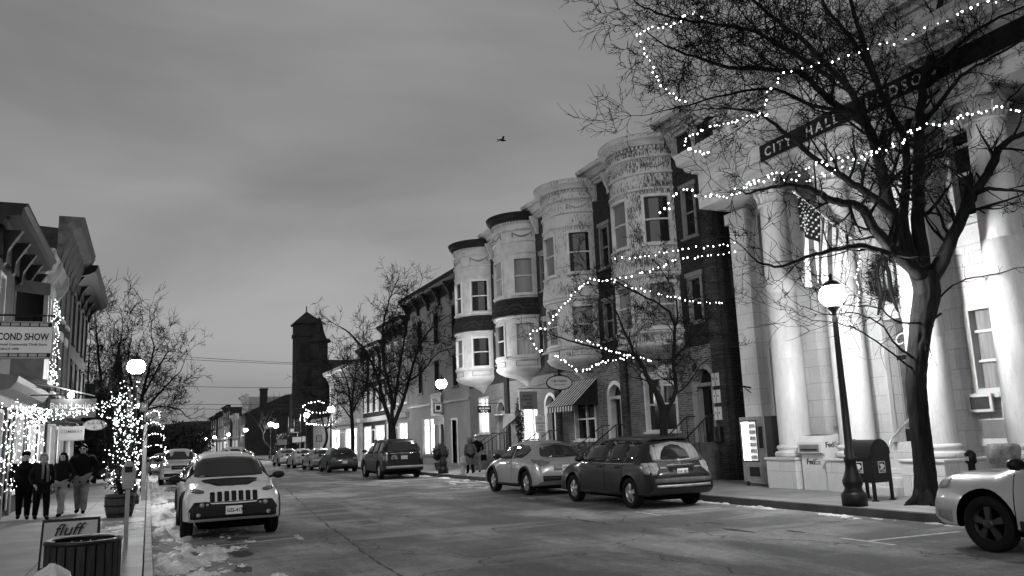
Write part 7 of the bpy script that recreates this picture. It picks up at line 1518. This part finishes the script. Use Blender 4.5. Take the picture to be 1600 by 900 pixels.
# traffic lights, hung signs and wires at the crossing
p = atY(463, 664, 87); t = local(thing('traffic_light', 'dark traffic signal on a mast at the crossing', 'traffic light', (p.x, 87, .15))); z = p.z-.15; q = MB(); q.box(-.22, .22, -.2, .2, z-.65, z+.65); hd = q.build('signal_head', M_BLACK, t, bevel=.03)
for k in (-.4, 0, .4): q = MB(); q.lathe([(.14, -.02), (.15, -.22), (.13, -.22), (.12, -.02)], (0, -.2, z+k), 12, axis='y', caps=False); q.lathe([(.12, 0), (.001, -.03)], (0, -.2, z+k), 12, axis='y', caps=False); q.build('lens', mat('signal_lens', .08, .2), hd)
q = MB(); q.tube([(.35, .1, 0), (.35, .1, z+1.1)], .09, 8); q.tube([(.35, .1, z+.8), (-2.2, .1, z+.85)], .06, 6); q.build('mast', M_DARKMETAL, t)
p = atY(450, 700, 87); t = local(thing('utility_pole', 'slim pole with a crossbar at the corner by the traffic signal', 'pole', (p.x, 87.5, .15))); zt_ = atY(450, 652, 87.5).z; q = MB(); q.tube([(0, 0, 0), (0, 0, zt_)], .10, 8); q.tube([(-1.8, 0, zt_-1.8), (1.4, 0, zt_-1.6)], .05, 5); q.build('pole', M_DARKMETAL, t)
for i, (l, r_, a, b, Y_, m_, lab) in enumerate(((432, 449, 686, 696, 86, M_SIGNG, 'pale oblong sign low at the far corner'), (456, 472, 682, 692, 86, M_SIGNW, 'white square sign left of the arrow sign at the crossing'), (471, 478, 681, 691, 85.5, M_SIGNW, 'upright white arrow sign at the crossing'), (494, 503, 680, 690, 84, M_SIGNG, 'small grey sign by the light-wrapped tree'), (453, 468, 669, 677, 99, M_SIGNW, 'wide pale sign beyond the traffic signal'))):
    c, w_, h_ = ys(l, r_, a, b, Y_); t = sign('street_sign', lab, (0, -1, 0), c, w_, h_, [('LINE', h_*.35, 0, 0, 'CENTER')] if i == 9 else [], m_, M_DARKP, M_TEXTBLK, frame=.05); q = MB(); q.tube([(w_*.3, .06, -c.z+.1), (w_*.3, .06, .0)], .05, 6); q.build('post', M_GREYMETAL, t)
for i, (l, r_) in enumerate((((276, 553), (470, 566)), ((276, 557), (470, 568)), ((285, 600), (470, 604)), ((285, 628), (560, 630)), ((285, 635), (470, 637)))):
    a, b = atY(*l, 92), atY(*r_, 92); t = thing('overhead_wire', ('highest', 'second highest', 'middle', 'second lowest', 'lowest')[i]+' of the five wires crossing the street by the church tower', 'wire', tuple(a), group='wires over the crossing'); d_ = (b-a); a2 = a-d_*.9; b2 = b+d_*.3; q = MB(); q.tube([a2.lerp(b2, k/12)-Vector((0, 0, .25*math.sin(PI*k/12))) for k in range(13)], .022, 4, cap=False); q.build('cable', M_BLACK, t)
# a bird high over the street
c = atY(785, 219, 30); t = local(thing('bird', 'single bird flying high in the grey sky', 'bird', tuple(c))); q = MB(); q.lathe([(.001, -.16), (.035, -.12), (.055, -.03), (.045, .05), (.03, .10), (.022, .14), (.001, .18)], (0, 0, 0), 10, axis='x'); q.face(q.p(-.14, 0, 0), q.p(-.26, .06, 0), q.p(-.26, -.06, 0))
for s_ in (1, -1): a = [q.p(.05, s_*.03, .02), q.p(-.05, s_*.03, .02), q.p(-.08, s_*.22, .09), q.p(.02, s_*.20, .10), q.p(-.12, s_*.40, .03)]; q.face(a[0], a[1], a[2], a[3]); q.face(a[3], a[2], a[4])
q.build('body', M_DARKP, t)
